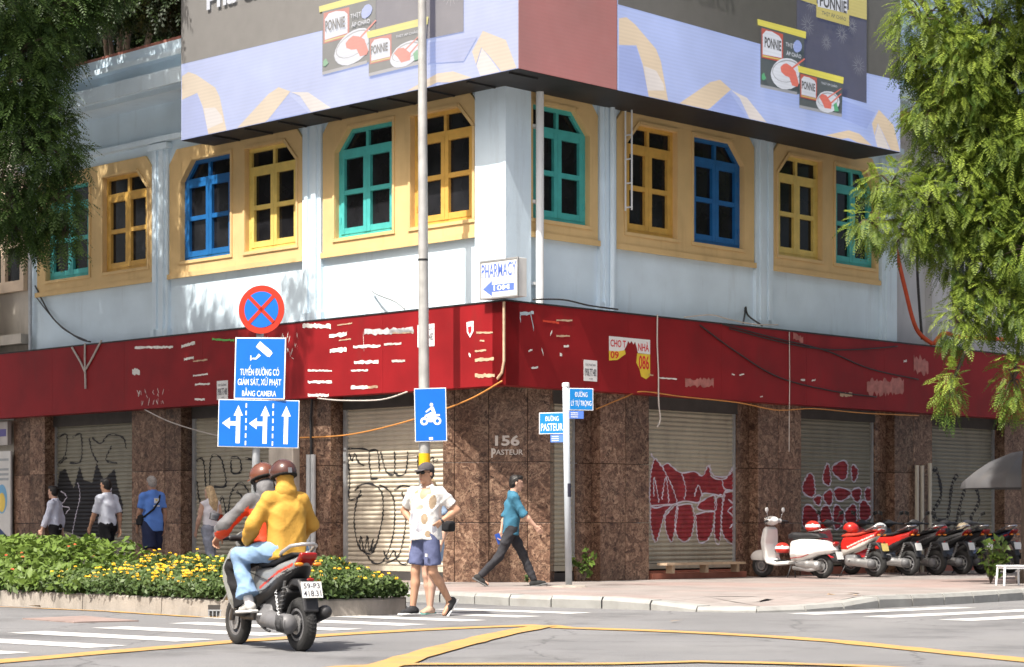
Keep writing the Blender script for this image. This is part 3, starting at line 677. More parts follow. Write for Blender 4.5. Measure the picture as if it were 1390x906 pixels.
graf_stroke(FL, s3, [[(13.35,2.69),(12.99,2.85),(12.69,2.89),(12.74,2.5),(12.99,2.34)],[(12.49,2.83),(12.19,2.88),(12.19,2.37),(12.59,2.33)],[(11.8,2.81),(11.51,2.69),(11.22,2.85),(10.75,2.78),(10.65,2.56)],[(11.13,2.63),(11.32,2.36),(10.94,2.29)],[(11.9,2.81),(11.8,2.53),(11.6,2.31)],[(13.3,2.51),(13.09,2.28),(12.69,2.44)]], .035, graf_k)
graf_stroke(FL, s3, [[(12.51,0.86),(12.37,1.26),(12.22,1.65),(12.29,1.93)],[(12.89,1.77),(12.69,1.65),(12.87,1.48),(12.59,1.43),(12.74,1.31)],[(11.8,1.09),(11.7,1.48),(11.41,1.47),(11.51,0.98)],[(11.17,1.91),(11.13,1.53),(11.27,1.2)]], .022, graf_w, lift=.008)
RF2 = [[(3.8,1.98),(3.91,2.22),(4.09,2.1),(4.24,2.15),(4.43,2.06),(4.62,1.99),(4.96,2.02),(5.19,1.95),(5.35,2.13),(5.46,1.93),(5.82,1.91),(6.06,2.12),(6.22,1.87),(6.26,1.72),(6.06,1.69),(5.82,1.69),(5.74,1.59),(5.5,1.63),(5.19,1.63),(5.07,1.48),(4.73,1.5),(4.43,1.45),(4.2,1.42),(3.8,1.42)],[(3.8,1.41),(4.35,1.43),(4.17,1.28),(3.94,0.79),(3.8,1.08)],[(4.17,1.23),(4.5,1.44),(4.46,1.08),(4.35,0.79),(4.2,0.99)],[(4.5,1.42),(4.88,1.44),(4.96,1.18),(4.88,0.89),(4.69,0.79),(4.5,0.89),(4.44,1.13)],[(5.0,1.27),(5.5,1.32),(5.46,0.99),(5.31,0.81),(5.07,0.81)],[(5.54,1.53),(5.74,1.58),(5.66,0.79),(5.52,0.89)],[(5.82,1.66),(6.28,1.67),(6.31,0.88),(6.06,0.74),(5.78,0.88),(5.7,1.23)],[(5.09,1.47),(5.5,1.61),(5.54,1.34),(5.07,1.36)]]
graf_fill(FR, r2, RF2, graf_r)
graf_stroke(FR, r2, [p+[p[0]] for p in RF2] + [[(3.88,1.57),(3.89,1.9),(4.02,1.47)],[(4.09,1.52),(4.2,1.91),(4.28,1.47)],[(4.09,2.1),(4.35,1.77),(4.5,1.48)],[(4.62,1.99),(4.73,1.72),(4.69,1.53)],[(4.96,1.58),(5.07,1.78),(5.19,1.58)],[(5.74,1.89),(5.78,1.74),(5.98,1.71)],[(5.9,1.54),(6.06,1.44),(5.9,1.34),(6.1,1.19),(5.94,1.03)],[(3.8,2.31),(3.91,2.19)],[(5.38,2.15),(5.5,1.96),(5.9,1.96),(6.06,2.14)]], .024, graf_w, lift=.008)
RF3 = [[(8.47,1.81),(8.49,1.72),(8.45,1.64),(8.38,1.6),(8.3,1.61),(8.24,1.63),(8.17,1.65),(8.1,1.71),(8.09,1.81),(8.13,1.89),(8.18,1.94),(8.23,2.0),(8.3,2.05),(8.38,2.04),(8.44,1.97),(8.46,1.89)],[(8.97,2.01),(8.98,1.93),(8.95,1.85),(8.9,1.82),(8.85,1.83),(8.81,1.85),(8.76,1.87),(8.72,1.92),(8.72,2.01),(8.75,2.08),(8.78,2.14),(8.81,2.19),(8.85,2.24),(8.91,2.22),(8.94,2.15),(8.95,2.08)],[(9.51,2.13),(9.51,2.07),(9.48,2.0),(9.4,1.94),(9.29,1.94),(9.2,1.98),(9.13,2.01),(9.06,2.05),(9.01,2.12),(9.04,2.2),(9.12,2.24),(9.21,2.27),(9.29,2.3),(9.4,2.31),(9.49,2.27),(9.52,2.2)],[(9.85,2.08),(9.83,2.02),(9.8,1.98),(9.77,1.94),(9.73,1.91),(9.68,1.91),(9.65,1.96),(9.64,2.02),(9.63,2.08),(9.62,2.14),(9.64,2.21),(9.68,2.24),(9.73,2.23),(9.76,2.21),(9.8,2.19),(9.84,2.15)],[(9.63,1.68),(9.57,1.63),(9.5,1.6),(9.42,1.57),(9.33,1.54),(9.21,1.54),(9.13,1.58),(9.1,1.63),(9.09,1.67),(9.07,1.72),(9.11,1.77),(9.22,1.8),(9.33,1.79),(9.42,1.78),(9.51,1.76),(9.61,1.73)],[(9.03,1.61),(9.03,1.55),(9.01,1.5),(8.96,1.45),(8.9,1.45),(8.85,1.48),(8.8,1.51),(8.76,1.55),(8.73,1.6),(8.75,1.67),(8.8,1.7),(8.85,1.72),(8.9,1.75),(8.96,1.76),(9.02,1.72),(9.04,1.66)],[(9.95,1.67),(9.93,1.62),(9.92,1.57),(9.87,1.53),(9.8,1.52),(9.74,1.55),(9.7,1.58),(9.66,1.62),(9.62,1.67),(9.63,1.72),(9.68,1.76),(9.74,1.78),(9.8,1.79),(9.87,1.8),(9.93,1.78),(9.96,1.72)],[(10.48,1.68),(10.44,1.62),(10.38,1.59),(10.31,1.57),(10.24,1.54),(10.16,1.54),(10.09,1.57),(10.07,1.62),(10.07,1.67),(10.06,1.72),(10.09,1.77),(10.16,1.81),(10.24,1.8),(10.31,1.78),(10.38,1.76),(10.44,1.73)],[(8.61,1.23),(8.58,1.14),(8.49,1.09),(8.4,1.06),(8.32,1.02),(8.21,1.01),(8.11,1.06),(8.08,1.15),(8.09,1.23),(8.1,1.31),(8.12,1.4),(8.2,1.46),(8.32,1.46),(8.41,1.42),(8.48,1.37),(8.56,1.32)],[(9.0,1.27),(9.02,1.2),(8.97,1.14),(8.88,1.12),(8.8,1.12),(8.73,1.13),(8.64,1.14),(8.58,1.2),(8.58,1.27),(8.62,1.33),(8.67,1.38),(8.72,1.43),(8.8,1.46),(8.89,1.44),(8.94,1.39),(8.97,1.33)],[(9.41,1.24),(9.38,1.15),(9.33,1.09),(9.27,1.05),(9.21,1.01),(9.13,1.0),(9.07,1.06),(9.06,1.15),(9.05,1.23),(9.05,1.32),(9.07,1.41),(9.13,1.47),(9.21,1.46),(9.27,1.42),(9.33,1.38),(9.39,1.33)],[(9.81,1.26),(9.81,1.18),(9.79,1.08),(9.72,1.02),(9.64,1.03),(9.57,1.07),(9.51,1.11),(9.44,1.17),(9.41,1.26),(9.44,1.35),(9.51,1.4),(9.57,1.44),(9.64,1.48),(9.72,1.49),(9.79,1.43),(9.81,1.34)],[(10.3,1.35),(10.27,1.26),(10.2,1.21),(10.14,1.18),(10.07,1.14),(9.98,1.13),(9.91,1.19),(9.89,1.27),(9.89,1.35),(9.89,1.42),(9.91,1.5),(9.98,1.56),(10.07,1.56),(10.14,1.52),(10.2,1.48),(10.26,1.43)],[(8.67,1.55),(8.66,1.52),(8.65,1.48),(8.62,1.45),(8.56,1.45),(8.52,1.47),(8.49,1.49),(8.45,1.51),(8.43,1.55),(8.44,1.59),(8.48,1.61),(8.52,1.63),(8.56,1.64),(8.61,1.64),(8.66,1.63),(8.68,1.59)]]
graf_fill(FR, r3, RF3, graf_r)
graf_stroke(FR, r3, [p+[p[0]] for p in RF3], .03, graf_w, lift=.008)
graf_stroke(FR, r4, [[(12.2,1.9),(12.5,2.2),(12.7,1.7),(12.4,1.3),(12.9,1.2),(13.1,1.9),(13.3,2.1)],[(13.2,1.0),(13.5,1.7),(13.8,2.0),(14.1,1.6),(13.8,1.2),(14.2,.9)],[(12.2,.8),(12.8,1.0),(13.4,.75),(14.1,.95)]], .09, graf_k)
# header band above the shutters, thresholds
for F, rs_ in ((FL, ((1.30,4.12),(5.62,8.42),(10.10,13.05))), (FR, ((1.06,1.85),(3.45,6.05),(7.70,10.28),(12.0,14.6)))):
    for a, b in rs_:
        m = MB(); m.box(a-.02, b+.02, -.44, OS+.04, PZ-.05, .30); m.build('threshold', dark_fill if (F is FL or a < 1.5) else step_red, BLD, F)
        m = MB(); m.box(a-.02, b+.02, -.44, OS+.10, 3.06, 3.40); m.build('shutter_housing', dark_fill, BLD, F)
m = MB(); m.box(3.5, 6.05, OS+.06, .02, PZ-.05, .265); m.build('step', step_red, BLD, FR)
def slabs(T, u0, u1, cols, rows, o0=-.2, o1=.0, seed=0):
    r = random.Random(seed); g = .004
    us = [u0]+cols+[u1]
    for i in range(len(us)-1):
        for j in range(len(rows)-1):
            m = MB(); d = r.uniform(-.003,.003)
            m.box(us[i]+g, us[i+1]-g, o0, o1+d, rows[j]+g, rows[j+1]-g); m.build('marble_slab', marb, BLD, T, bevel=.006)
ROWS = [PZ-.06, 1.12, 2.10, 3.40]
# left side pillars (front plane o=0); jambs run back to the shutter
slabs(FL, 4.22, 5.60, [4.9], ROWS, -.46, 0, 1); slabs(FL, 8.50, 10.06, [9.0], ROWS, -.46, 0, 2); slabs(FL, 13.05, 14.2, [13.6], ROWS, -.46, 0, 3)
slabs(FR, 2.21, 3.44, [2.84], ROWS, -.46, 0, 4); slabs(FR, 1.85, 2.21, [], ROWS, -.46, -.2, 8); slabs(FR, 6.40, 7.68, [7.0], ROWS, -.46, 0, 5); slabs(FR, 6.06, 6.40, [], ROWS, -.46, -.2, 9)
slabs(FR, 10.66, 11.96, [11.3], ROWS, -.46, 0, 6); slabs(FR, 10.30, 10.66, [], ROWS, -.46, -.2, 10); slabs(FR, 14.62, 15.4, [], ROWS, -.46, 0, 7)
pa = (FL @ np.array((1.44,0,0,1)))[:2]; pb = (FR @ np.array((1.02,0,0,1)))[:2]
dc = (pb-pa)/np.linalg.norm(pb-pa); CW = float(np.linalg.norm(pb-pa))
TC = np.eye(4); TC[:2,0] = dc; TC[:2,1] = (dc[1], -dc[0]); TC[:2,3] = pa
slabs(TC, 0, CW, [CW*.055*2, CW*.43, CW*.79], ROWS, -.5, 0, 11)
m = MB(); m.box(0.02, CW-.02, -.9, -.04, PZ-.1, 3.4); m.build('corner_pier', dark_fill, BLD, TC)
stone = M('pale_cut_letters', (.60,.55,.50), .7, var=.1)
text('house_number', '156', TC, CW*.49, 2.36, .40, .17, stone, BLD, o=.012, bold=.03)
text('house_number', 'PASTEUR', TC, CW*.465, 2.215, .50, .085, stone, BLD, o=.012, bold=.01)
text('house_number', 'P', TC, CW*.455, 2.17, .075, .15, stone, BLD, o=.017, bold=.03)
# pipes and brackets on the walls
m = MB(); m.tube([(.60,.17,4.5),(.60,.17,7.98)], .065, 12); [m.box(.53,.67,0,.1,z,z+.05) for z in (4.9,6.2,7.4)]; m.build('drain_pipe', white_pl, BLD, FR, smooth=False)
m = MB(); m.tube([(2.33,.16,4.5),(2.33,.16,7.98)], .045, 10); m.build('drain_pipe', wall_blue, BLD, FR, smooth=False)
m = MB()
for o in (.12,.26): m.tube([(2.70,o,6.3),(2.70,o,7.96)], .016, 6)
for z in (6.35,6.75,7.15,7.55): m.tube([(2.70,.12,z),(2.70,.26,z)], .014, 6)
m.build('wall_rung_bracket', white_mt, BLD, FR)
m = MB(); m.tube([(13.42,.10,3.4),(13.42,.10,9.0)], .04, 8); m.build('drain_pipe', grey_mt, BLD, FL)
# meter box and conduits on the left pier
m = MB(); m.box(5.05, 5.72, 0, .16, 1.0, 2.45); m.build('meter_cabinet', M('meter_box_cream', (.58,.52,.44), .6, var=.1, dirt=.4, dthr=.5), BLD, FL, bevel=.012)
for u in (4.62, 4.74):
    m = MB(); m.tube([(u,.06,PZ),(u,.06,2.3)], .045, 10); m.build('conduit', M('conduit_pvc', (.52,.54,.54), .5, var=.12, dirt=.3), BLD, FL)
m = MB(); m.tube([(4.68,.05,2.3),(4.70,.05,2.9),(4.66,.05,3.3)], .025, 6); m.build('conduit', dark_mt, BLD, FL)
# plank bench under the right shutter
o = MB(); o.box(3.62, 5.75, .02, .24, .40, .44); 
for u in (3.8, 4.7, 5.55): o.box(u, u+.07, .06, .2, .262, .40)
o = o.build('plank_bench', M('bare_plank', (.42,.31,.21), .8, var=.2, vs=8), None, FR)
tag(o, 'low bare plank bench on the red step under the red-graffiti shutter', 'bench')


# ================================================================= red sign band wrapped round the corner
FAS = thing('red_sign_band', 'long faded red sign band wrapping the corner, its letters torn off', 'sign', (A[0], A[1]-.4, 3.26))
def band(F, u0, u1):
    m = MB(); us = np.arange(u0, u1, 2.44).tolist()+[u1]
    return us
for F, u0, u1, nm in ((FL, -.30, 16.2, 'l'), (FR, -.30, 15.4, 'r')):
    us = [u0]+[u for u in (np.arange(1, 9)*2.44+.12).tolist() if u < u1-.3]+[u1]
    for i in range(len(us)-1):
        m = MB(); a, b = us[i], us[i+1]-.003
        if F is FR and i == 0: a = -.2995
        if F is FR and i == 0: m.box(a, b, .006 if i else .006, .30, 3.26, 4.56)
        else: m.box(a, b, .004, .30, 3.26, 4.56)
        if F is FL and i == 0:
            m = MB(); m.box(-.30, b, .004, .2995, 3.2601, 4.5599)
        m.build('sign_panel', red_m, FAS, F)
m = MB(); m.box(-.32, 16.2, -.0, .310, 4.5605, 4.585); m.build('sign_panel', dark_mt, FAS, FL)
m = MB(); m.box(.02, 15.4, -.0, .310, 4.5605, 4.585); m.build('sign_panel', dark_mt, FAS, FR)
def scrap(F, x0, z0, x1, z1, th, mat, seed, o=.303):
    """torn strip from one point to another, ragged edges"""
    r = random.Random(seed); k = max(4, int(abs(x1-x0)/.05)+2); top = []; bot = []
    for i in range(k+1):
        t = i/k; x = x0+(x1-x0)*t; z = z0+(z1-z0)*t
        top.append((x, z+th*r.uniform(.25,.62))); bot.append((x, z-th*r.uniform(.2,.6)))
    P = top+bot[::-1]; m = MB(); v = [(p[0], o, p[1]) for p in P] + [(p[0], o+.0025, p[1]) for p in P]; n = k+1
    f = [(i, i+1, 2*n-2-i, 2*n-1-i) for i in range(k)]; f2 = [tuple(2*n+j for j in reversed(q)) for q in f]
    m.add(v, f2 + f); m.build('torn_strip', mat, FAS, F)
green = M('green_tape', (.12,.45,.10), .6); grs = M('torn_grey', (.46,.46,.47), .6, var=.2, vs=14)
SL = [(8.07,4.35,'w',14),(7.66,4.4,'w',14),(7.99,4.11,'w',12),(7.7,4.13,'w',12),(7.72,4.06,'t',8),(7.29,4.07,'t',8),(7.72,3.8,'w',8),(7.28,3.81,'w',8),(7.66,3.64,'w',10),(7.22,3.63,'w',10),(7.67,3.37,'w',10),(7.37,3.35,'w',10),(7.15,4.43,'g',10),(6.51,4.37,'g',10),(4.61,4.51,'w',20),(3.87,4.44,'w',20),(3.91,4.28,'w',18),(3.46,4.29,'w',18),(3.89,4.03,'w',20),(3.46,4.03,'w',20),(4.47,3.73,'w',8),(3.84,3.69,'w',8),(4.47,3.53,'w',12),(3.84,3.5,'w',12),(4.47,3.31,'w',12),(3.92,3.28,'w',12),(3.29,4.06,'w',12),(2.61,4.04,'w',12),(2.52,4.05,'w',8),(2.1,4.05,'w',8),(3.27,3.8,'w',14),(2.66,3.78,'w',14),(3.35,3.67,'w',8),(2.92,3.65,'w',8),(2.32,3.77,'w',9),(2.01,3.76,'w',9),(3.35,3.39,'w',14),(2.92,3.37,'w',14),(3.01,4.29,'s',26),(1.82,4.24,'s',22),(3.04,4.27,'w',26),(3.02,4.0,'w',20),(3.7,4.45,'t',6),(3.32,4.46,'t',6),(3.66,4.19,'t',6),(3.35,4.2,'t',6),(2.85,3.37,'t',8),(2.67,3.37,'t',8),(9.37,3.93,'w',30),(9.61,3.98,'w',30),(8.33,4.36,'w',12),(9.53,4.42,'w',10)]
SL += [(2.52,4.05,'w',9),(2.1,4.05,'w',9),(2.33,3.77,'w',9),(2.01,3.76,'w',9),(0.35,4.11,'t',8),(-0.02,4.09,'w',10),(0.38,3.82,'t',8),(0.13,3.82,'t',8),(0.38,3.68,'t',14),(-0.04,3.68,'t',14),(0.38,3.43,'t',16),(-0.06,3.42,'t',16),(2.92,3.37,'t',10),(2.68,3.37,'t',10),(0.52,3.79,'w',14),(0.48,3.75,'w',14),(2.4,4.26,'s',16),(1.8,4.23,'s',16),(2.31,4.23,'t',8),(1.8,4.21,'t',8),(0.27,3.98,'t',6),(0.17,3.97,'t',6)]
for i in range(0, len(SL), 2):
    a, b = SL[i], SL[i+1]; mt = {'w':paper_w,'t':paper_t,'g':green,'s':grs}[a[2]]
    scrap(FL, a[0], a[1], b[0], b[1], a[3]/3/80, mt, i)
rr = random.Random(9)                                    # remains of letters under the left part
for (cx, cy, n, dx, dy) in ((115,710,14,70,14),(115,790,10,60,20),(515,525,8,25,20),(600,540,9,18,35),(625,560,9,18,50)):
    for i in range(n):
        px, pz = cx+rr.uniform(-dx,dx), cy+rr.uniform(-dy,dy)
        (x, z), = [(4.0+(735-px)*.00787, 4.56-(pz-455)*.0041-.02*(735-px)/735)] ; k = rr.uniform(.02,.07); z = max(z, 3.33)
        scrap(FL, x, z, x+rr.uniform(-.05,.05), z+k*1.5, k*.6, paper_w, 200+i)
SR = [(0.01,4.38,'s',14),(0.32,4.42,'s',14),(0.03,4.27,'s',18),(0.01,4.36,'s',18),(0.25,4.4,'s',14),(0.32,4.17,'s',14),(0.53,4.31,'r',8),(0.9,4.3,'r',14),(0.84,4.34,'t',7),(1.21,4.36,'t',7),(0.7,4.1,'w',10),(0.74,4.16,'w',10),(0.2,3.81,'w',8),(0.29,3.84,'w',8),(0.5,3.87,'w',12),(0.54,3.78,'w',12),(0.92,3.8,'w',12),(0.97,3.8,'w',12),(0.84,4.09,'t',7),(1.15,4.11,'t',7),(1.01,3.93,'w',9),(1.13,3.95,'w',9),(0.27,3.55,'w',8),(0.42,3.57,'w',8)]
SR += [(3.04,3.59,'t',8),(3.19,3.58,'w',8),(3.32,3.55,'w',6),(3.8,3.55,'w',6),(5.28,3.71,'w',6),(5.36,3.7,'w',6),(5.49,3.7,'w',6),(5.62,3.73,'w',6),(7.26,3.71,'w',8),(7.37,3.71,'w',8),(6.08,3.35,'w',6),(6.15,3.36,'w',6),(4.02,3.5,'p',34),(4.78,3.54,'p',34)]
SR += [(9.31,3.66,'p',70),(10.52,3.74,'p',60),(10.86,4.21,'p',80),(11.36,4.14,'p',80),(8.46,3.49,'t',18),(8.84,3.52,'t',18),(7.3,3.7,'w',7),(7.39,3.71,'w',7),(7.59,3.71,'w',7),(7.7,3.73,'w',7),(10.52,4.22,'w',10),(10.62,4.24,'w',10),(7.04,4.48,'p',30),(7.33,4.43,'p',30)]
pinkm = M('scuffed_red', (.40,.15,.13), .6, var=.25, vs=9); rtape = M('red_tape', (.60,.06,.03), .5)
for i in range(0, len(SR), 2):
    a, b = SR[i], SR[i+1]; mt = {'w':paper_w,'t':paper_t,'s':M('pale_blue_scrap', (.50,.60,.66), .6),'r':rtape,'p':pinkm}[a[2]]
    scrap(FR, a[0], a[1], b[0], b[1], a[3]/3/76, mt, 500+i)
# bent cover strip on the corner edge
m = MB(); m.tube([(-.28,.32,4.55),(-.28,.32,3.62),(-.24,.325,3.45),(-.14,.32,3.36)], .022, 6); m.build('corner_strip', paper_t, FAS, FL)
# small posters
ink = M('poster_ink', (.03,.03,.05), .6); ink_r = M('poster_red', (.62,.02,.03), .6); pap = M('poster_paper', (.76,.76,.76), .6, var=.05); pyel = M('poster_yellow', (.75,.55,.05), .6)
def poster(F, T, x0, z0, w, h, label, sgn):
    """sheet glued on the band; x0 is the left edge for someone facing it"""
    r = thing('rent_poster', label, 'poster', tuple((T @ np.array((x0+w/2,.3,z0,1)))[:3]), group=None)
    m = MB(); m.box(x0, x0+w, .303, .306, z0, z0+h); m.build('sheet', pap, r, T)
    text('lettering', 'CHO THUÊ NHÀ', T, x0+w*.12, z0+h*.72, w*.76, h*.13, ink, r, o=.308, bold=.01)
    text('lettering', '0908.777.480', T, x0+w*.07, z0+h*.24, w*.86, h*.36, ink, r, o=.308, bold=.008)
    text('lettering', 'A. 0908', T, x0+w*.4, z0+h*.08, w*.25, h*.07, ink, r, o=.308)
    return r
poster(FR, TR, *[(1.48,3.41)][0], .32, .34, 'small white rental poster stuck on the red band near the street name post', 1)
pl_ = [(7.01,3.33),(1.71,3.96)]
poster(FL, TL, -pl_[0][0], pl_[0][1], .32, .34, 'small white rental poster on the red band half behind the camera warning sign', 1)
poster(FL, TL, -pl_[1][0], pl_[1][1], .40, .36, 'small white rental poster on the red band half behind the tall lamp pole', 1)
q = [(2.09,4.17),(3.11,4.14),(3.11,3.63),(2.09,3.91)]
PT = thing('torn_poster', 'torn red, white and yellow rental poster with its middle ripped away', 'poster', tuple((TR @ np.array((q[0][0]+.3,.3,q[2][1],1)))[:3]))
x0, z1, x1, zb = q[0][0], q[0][1], q[1][0], q[2][1]; hh = z1-zb
W_ = x1-x0; m = MB()
m.prism([(x0+W_*u_, z1-v_) for u_, v_ in ((0,0),(0,.24),(.22,.235),(.36,.21),(.42,.13),(.46,.05),(.50,.09),(.54,.045),(.59,.10),(.63,.05),(.67,.14),(.70,.235),(1,.24),(1,0))], .303, .306, 'y')
m.build('sheet', pap, PT, TR)
m = MB(); m.prism([(x0,z1-.241),(x0,z1-.40),(x0+W_*.2,z1-.38),(x0+W_*.4,z1-.27),(x0+W_*.38,z1-.205)], .303, .3055, 'y');m.build('sheet', pyel, PT, TR); m = MB(); m.prism([(x0+W_*.68,z1-.241),(x0+W_*.66,z1-.40),(x0+W_*.74,z1-.5),(x0+W_*.78,z1-.62),(x0+W_*.9,z1-.66),(x1,z1-.60),(x1,z1-.241)], .303, .3055, 'y')
m.build('sheet', pyel, PT, TR)
text('lettering', 'CHO T', TR, x0+.03, z1-.17, W_*.37, .12, ink_r, PT, o=.308, bold=.02); text('lettering', 'NHÀ', TR, x0+W_*.70, z1-.20, W_*.27, .16, ink_r, PT, o=.308, bold=.02)
text('lettering', '086', TR, x0+W_*.72, z1-.50, W_*.25, .23, ink_r, PT, o=.308, bold=.02); text('lettering', '09', TR, x0+.03, z1-.36, W_*.2, .12, ink_r, PT, o=.308, bold=.02)
# torn badge left of the corner
q = [(0.57,4.29),(0.41,4.3),(0.41,4.14),(0.49,4.04),(0.56,4.13)]
BG = thing('torn_badge', 'torn white shield-shaped sticker with red print on the red band', 'sticker', tuple((FL @ np.array((q[3][0],.3,q[3][1],1)))[:3]))
m = MB(); m.prism(q, .303, .306, 'y'); m.build('sheet', pap, BG, FL)
m = MB(); m.prism([((a+q[0][0]*.55+q[2][0]*.45)/2, (b+q[2][1])/2) for a, b in q], .307, .308, 'y'); m.build('print', ink_r, BG, FL)

# ================================================================= pharmacy light box
PH = thing('pharmacy_light_box', 'white pharmacy light box with blue arrow standing on the corner of the red band', 'sign', tuple((FL @ np.array((-.28,.32,4.6,1)))[:3]))
m = MB(); m.box(-.68,.14,.22,.42,4.605,5.20); m.build('box_body', M('lightbox_white', (.70,.70,.68), .4, var=.05, dirt=.15), PH, FL, bevel=.008)
m = MB()
for a in ((-.69,.15,4.60,4.625),(-.69,.15,5.18,5.205)): m.box(a[0],a[1],.405,.43,a[2],a[3])
for a in ((-.69,-.665),(.125,.15)): m.box(a[0],a[1],.405,.43,4.625,5.18)
m.build('edge_trim', M('trim_aluminium', (.5,.5,.5), .4, metal=.6), PH, FL)
pblue = M('pharmacy_blue', (.10,.17,.55), .5)
text('lettering', 'PHARMACY', TL, -.11, 4.93, .76, .215, pblue, PH, o=.424, bold=.012)
m = MB(); m.prism([(.08,4.76),(-.12,4.88),(-.12,4.815),(-.60,4.815),(-.60,4.705),(-.12,4.705),(-.12,4.64)], .4205, .4235, 'y'); m.build('arrow', pblue, PH, FL)
text('lettering', '10M', TL, .16, 4.722, .34, .08, M('arrow_white',(.85,.85,.85),.5), PH, o=.4245, bold=.01)

# ================================================================= LED billboard round the corner
LED = thing('led_billboard', 'large lit LED billboard wrapped round the building corner above the windows', 'billboard', (.1, 32.0, 7.96))
hs = M('billboard_black', (.022,.022,.024), .6, var=.25, vs=3)
m = MB(); m.prism([(7.33,.850),(-1.12,.850),(-1.12,-9.2),(-.10,-9.2),(-.10,.13),(7.33,.13)], 7.955, 12.3, 'z'); m.build('housing', hs, LED, FL)
for i in range(9): mm = MB(); mm.box(-.9+i*.92, -.86+i*.92, .2, .8, 7.925, 7.953); mm.build('underside_rib', hs, LED, FL)
C_ = {'peri':screenmat('led_periwinkle', lin(166,184,238), .50), 'dark':screenmat('led_black', (.012,.012,.012), 1), 'navy':screenmat('led_navy', lin(28,36,72), .7), 'tan':screenmat('led_tan', lin(222,198,168), .50),
 'cream':screenmat('led_cream', lin(226,216,212), .50), 'teal':screenmat('led_teal', lin(30,48,58), .7), 'lid':screenmat('led_lid', lin(226,214,70), .50), 'red':screenmat('led_redlabel', lin(186,58,38), .50), 'white':screenmat('led_white', lin(222,226,238), .46),
 'meat':screenmat('led_meat', lin(222,96,78), .50), 'green':screenmat('led_green', lin(60,165,110), .50), 'gold':screenmat('led_gold', lin(196,182,96), .50), 'grey':screenmat('led_grey', lin(150,152,160), .50), 'ink':screenmat('led_ink', (.01,.012,.02), .6), 'blue2':screenmat('led_blue2', lin(146,166,228), .50)}
CK = list(C_); CM = [C_[k] for k in CK]
RP = screenmat('led_redpanel', lin(160,72,72), .5)
def ellp(cx, cy, rx, ry, n=20, a0=0, a1=2*math.pi): return [(cx+rx*math.cos(a0+(a1-a0)*i/n), cy+ry*math.sin(a0+(a1-a0)*i/n)) for i in range(n)]
PIC = [('dark', [(1.37,12.89),(1.37,9.32),(5.19,9.28),(6.4,9.27),(8.1,9.26),(9.2,9.28),(9.2,14.86)])]
PIC += [('blue2', [(1.41,8.66),(1.82,8.72),(2.03,8.32),(2.12,7.96),(1.4,7.98)]), ('tan', [(1.4,9.1),(1.58,9.15),(1.79,9.07),(2.3,8.76),(2.42,8.58),(2.6,7.95),(2.12,7.94),(1.97,8.47),(1.82,8.74),(1.4,8.68)]), ('cream', [(2.0,8.44),(2.3,8.41),(2.48,8.23),(2.51,8.12),(2.09,8.06)]),
 ('tan', [(2.88,7.95),(3.67,8.43),(3.93,8.51),(4.22,8.39),(3.67,8.0),(3.6,7.93)]), ('cream', [(4.23,8.38),(4.65,8.31),(5.19,7.92),(4.72,7.92),(4.45,8.28)]), ('blue2', [(3.67,7.98),(4.19,8.34),(4.65,7.98),(4.45,7.91)]),
 ('tan', [(8.28,8.37),(8.5,8.65),(8.96,8.43),(9.17,7.97),(8.87,7.93),(8.64,8.23),(8.47,8.4),(8.36,8.16)]), ('cream', [(8.37,8.14),(8.48,8.39),(8.64,8.21),(8.84,7.93),(8.45,7.92)]), ('tan', [(6.86,7.93),(7.56,8.15),(7.89,8.13),(8.28,7.9),(7.83,7.93),(7.56,8.01),(7.35,7.93)]), ('blue2', [(7.37,8.67),(8.39,8.58),(8.11,8.25),(7.35,8.34)])]
PIC += [('navy', [(6.03,13.02),(8.11,13.5),(8.11,8.71),(6.81,8.74),(6.03,8.75)])]
for cx, cy, r in [(6.34, 9.83, 0.194), (6.89, 9.61, 0.146), (7.35, 9.84, 0.178), (7.86, 9.35, 0.194), (7.67, 10.03, 0.146), (6.44, 10.23, 0.162)]:
    for k in range(14):
        a = k*2*math.pi/14+.1; ca, sa = math.cos(a), math.sin(a); w = .005
        PIC.append(('grey', [(cx+ca*r*.25-sa*w, cy+sa*r*.25+ca*w), (cx+ca*r-sa*w*.5, cy+sa*r+ca*w*.5), (cx+ca*r+sa*w*.5, cy+sa*r-ca*w*.5), (cx+ca*r*.25+sa*w, cy+sa*r*.25-ca*w)]))
PIC += [('gold', [(6.11,10.51),(6.6,10.51),(6.6,10.22),(6.11,10.23)]), ('gold', [(7.56,10.68),(8.11,10.68),(8.11,10.22),(7.56,10.21)]), ('gold', [(6.59,10.25),(7.57,10.3),(7.57,10.01),(6.59,10.01)]), ('white', [(6.63,10.62),(7.51,10.65),(7.51,10.23),(6.63,10.2)])]
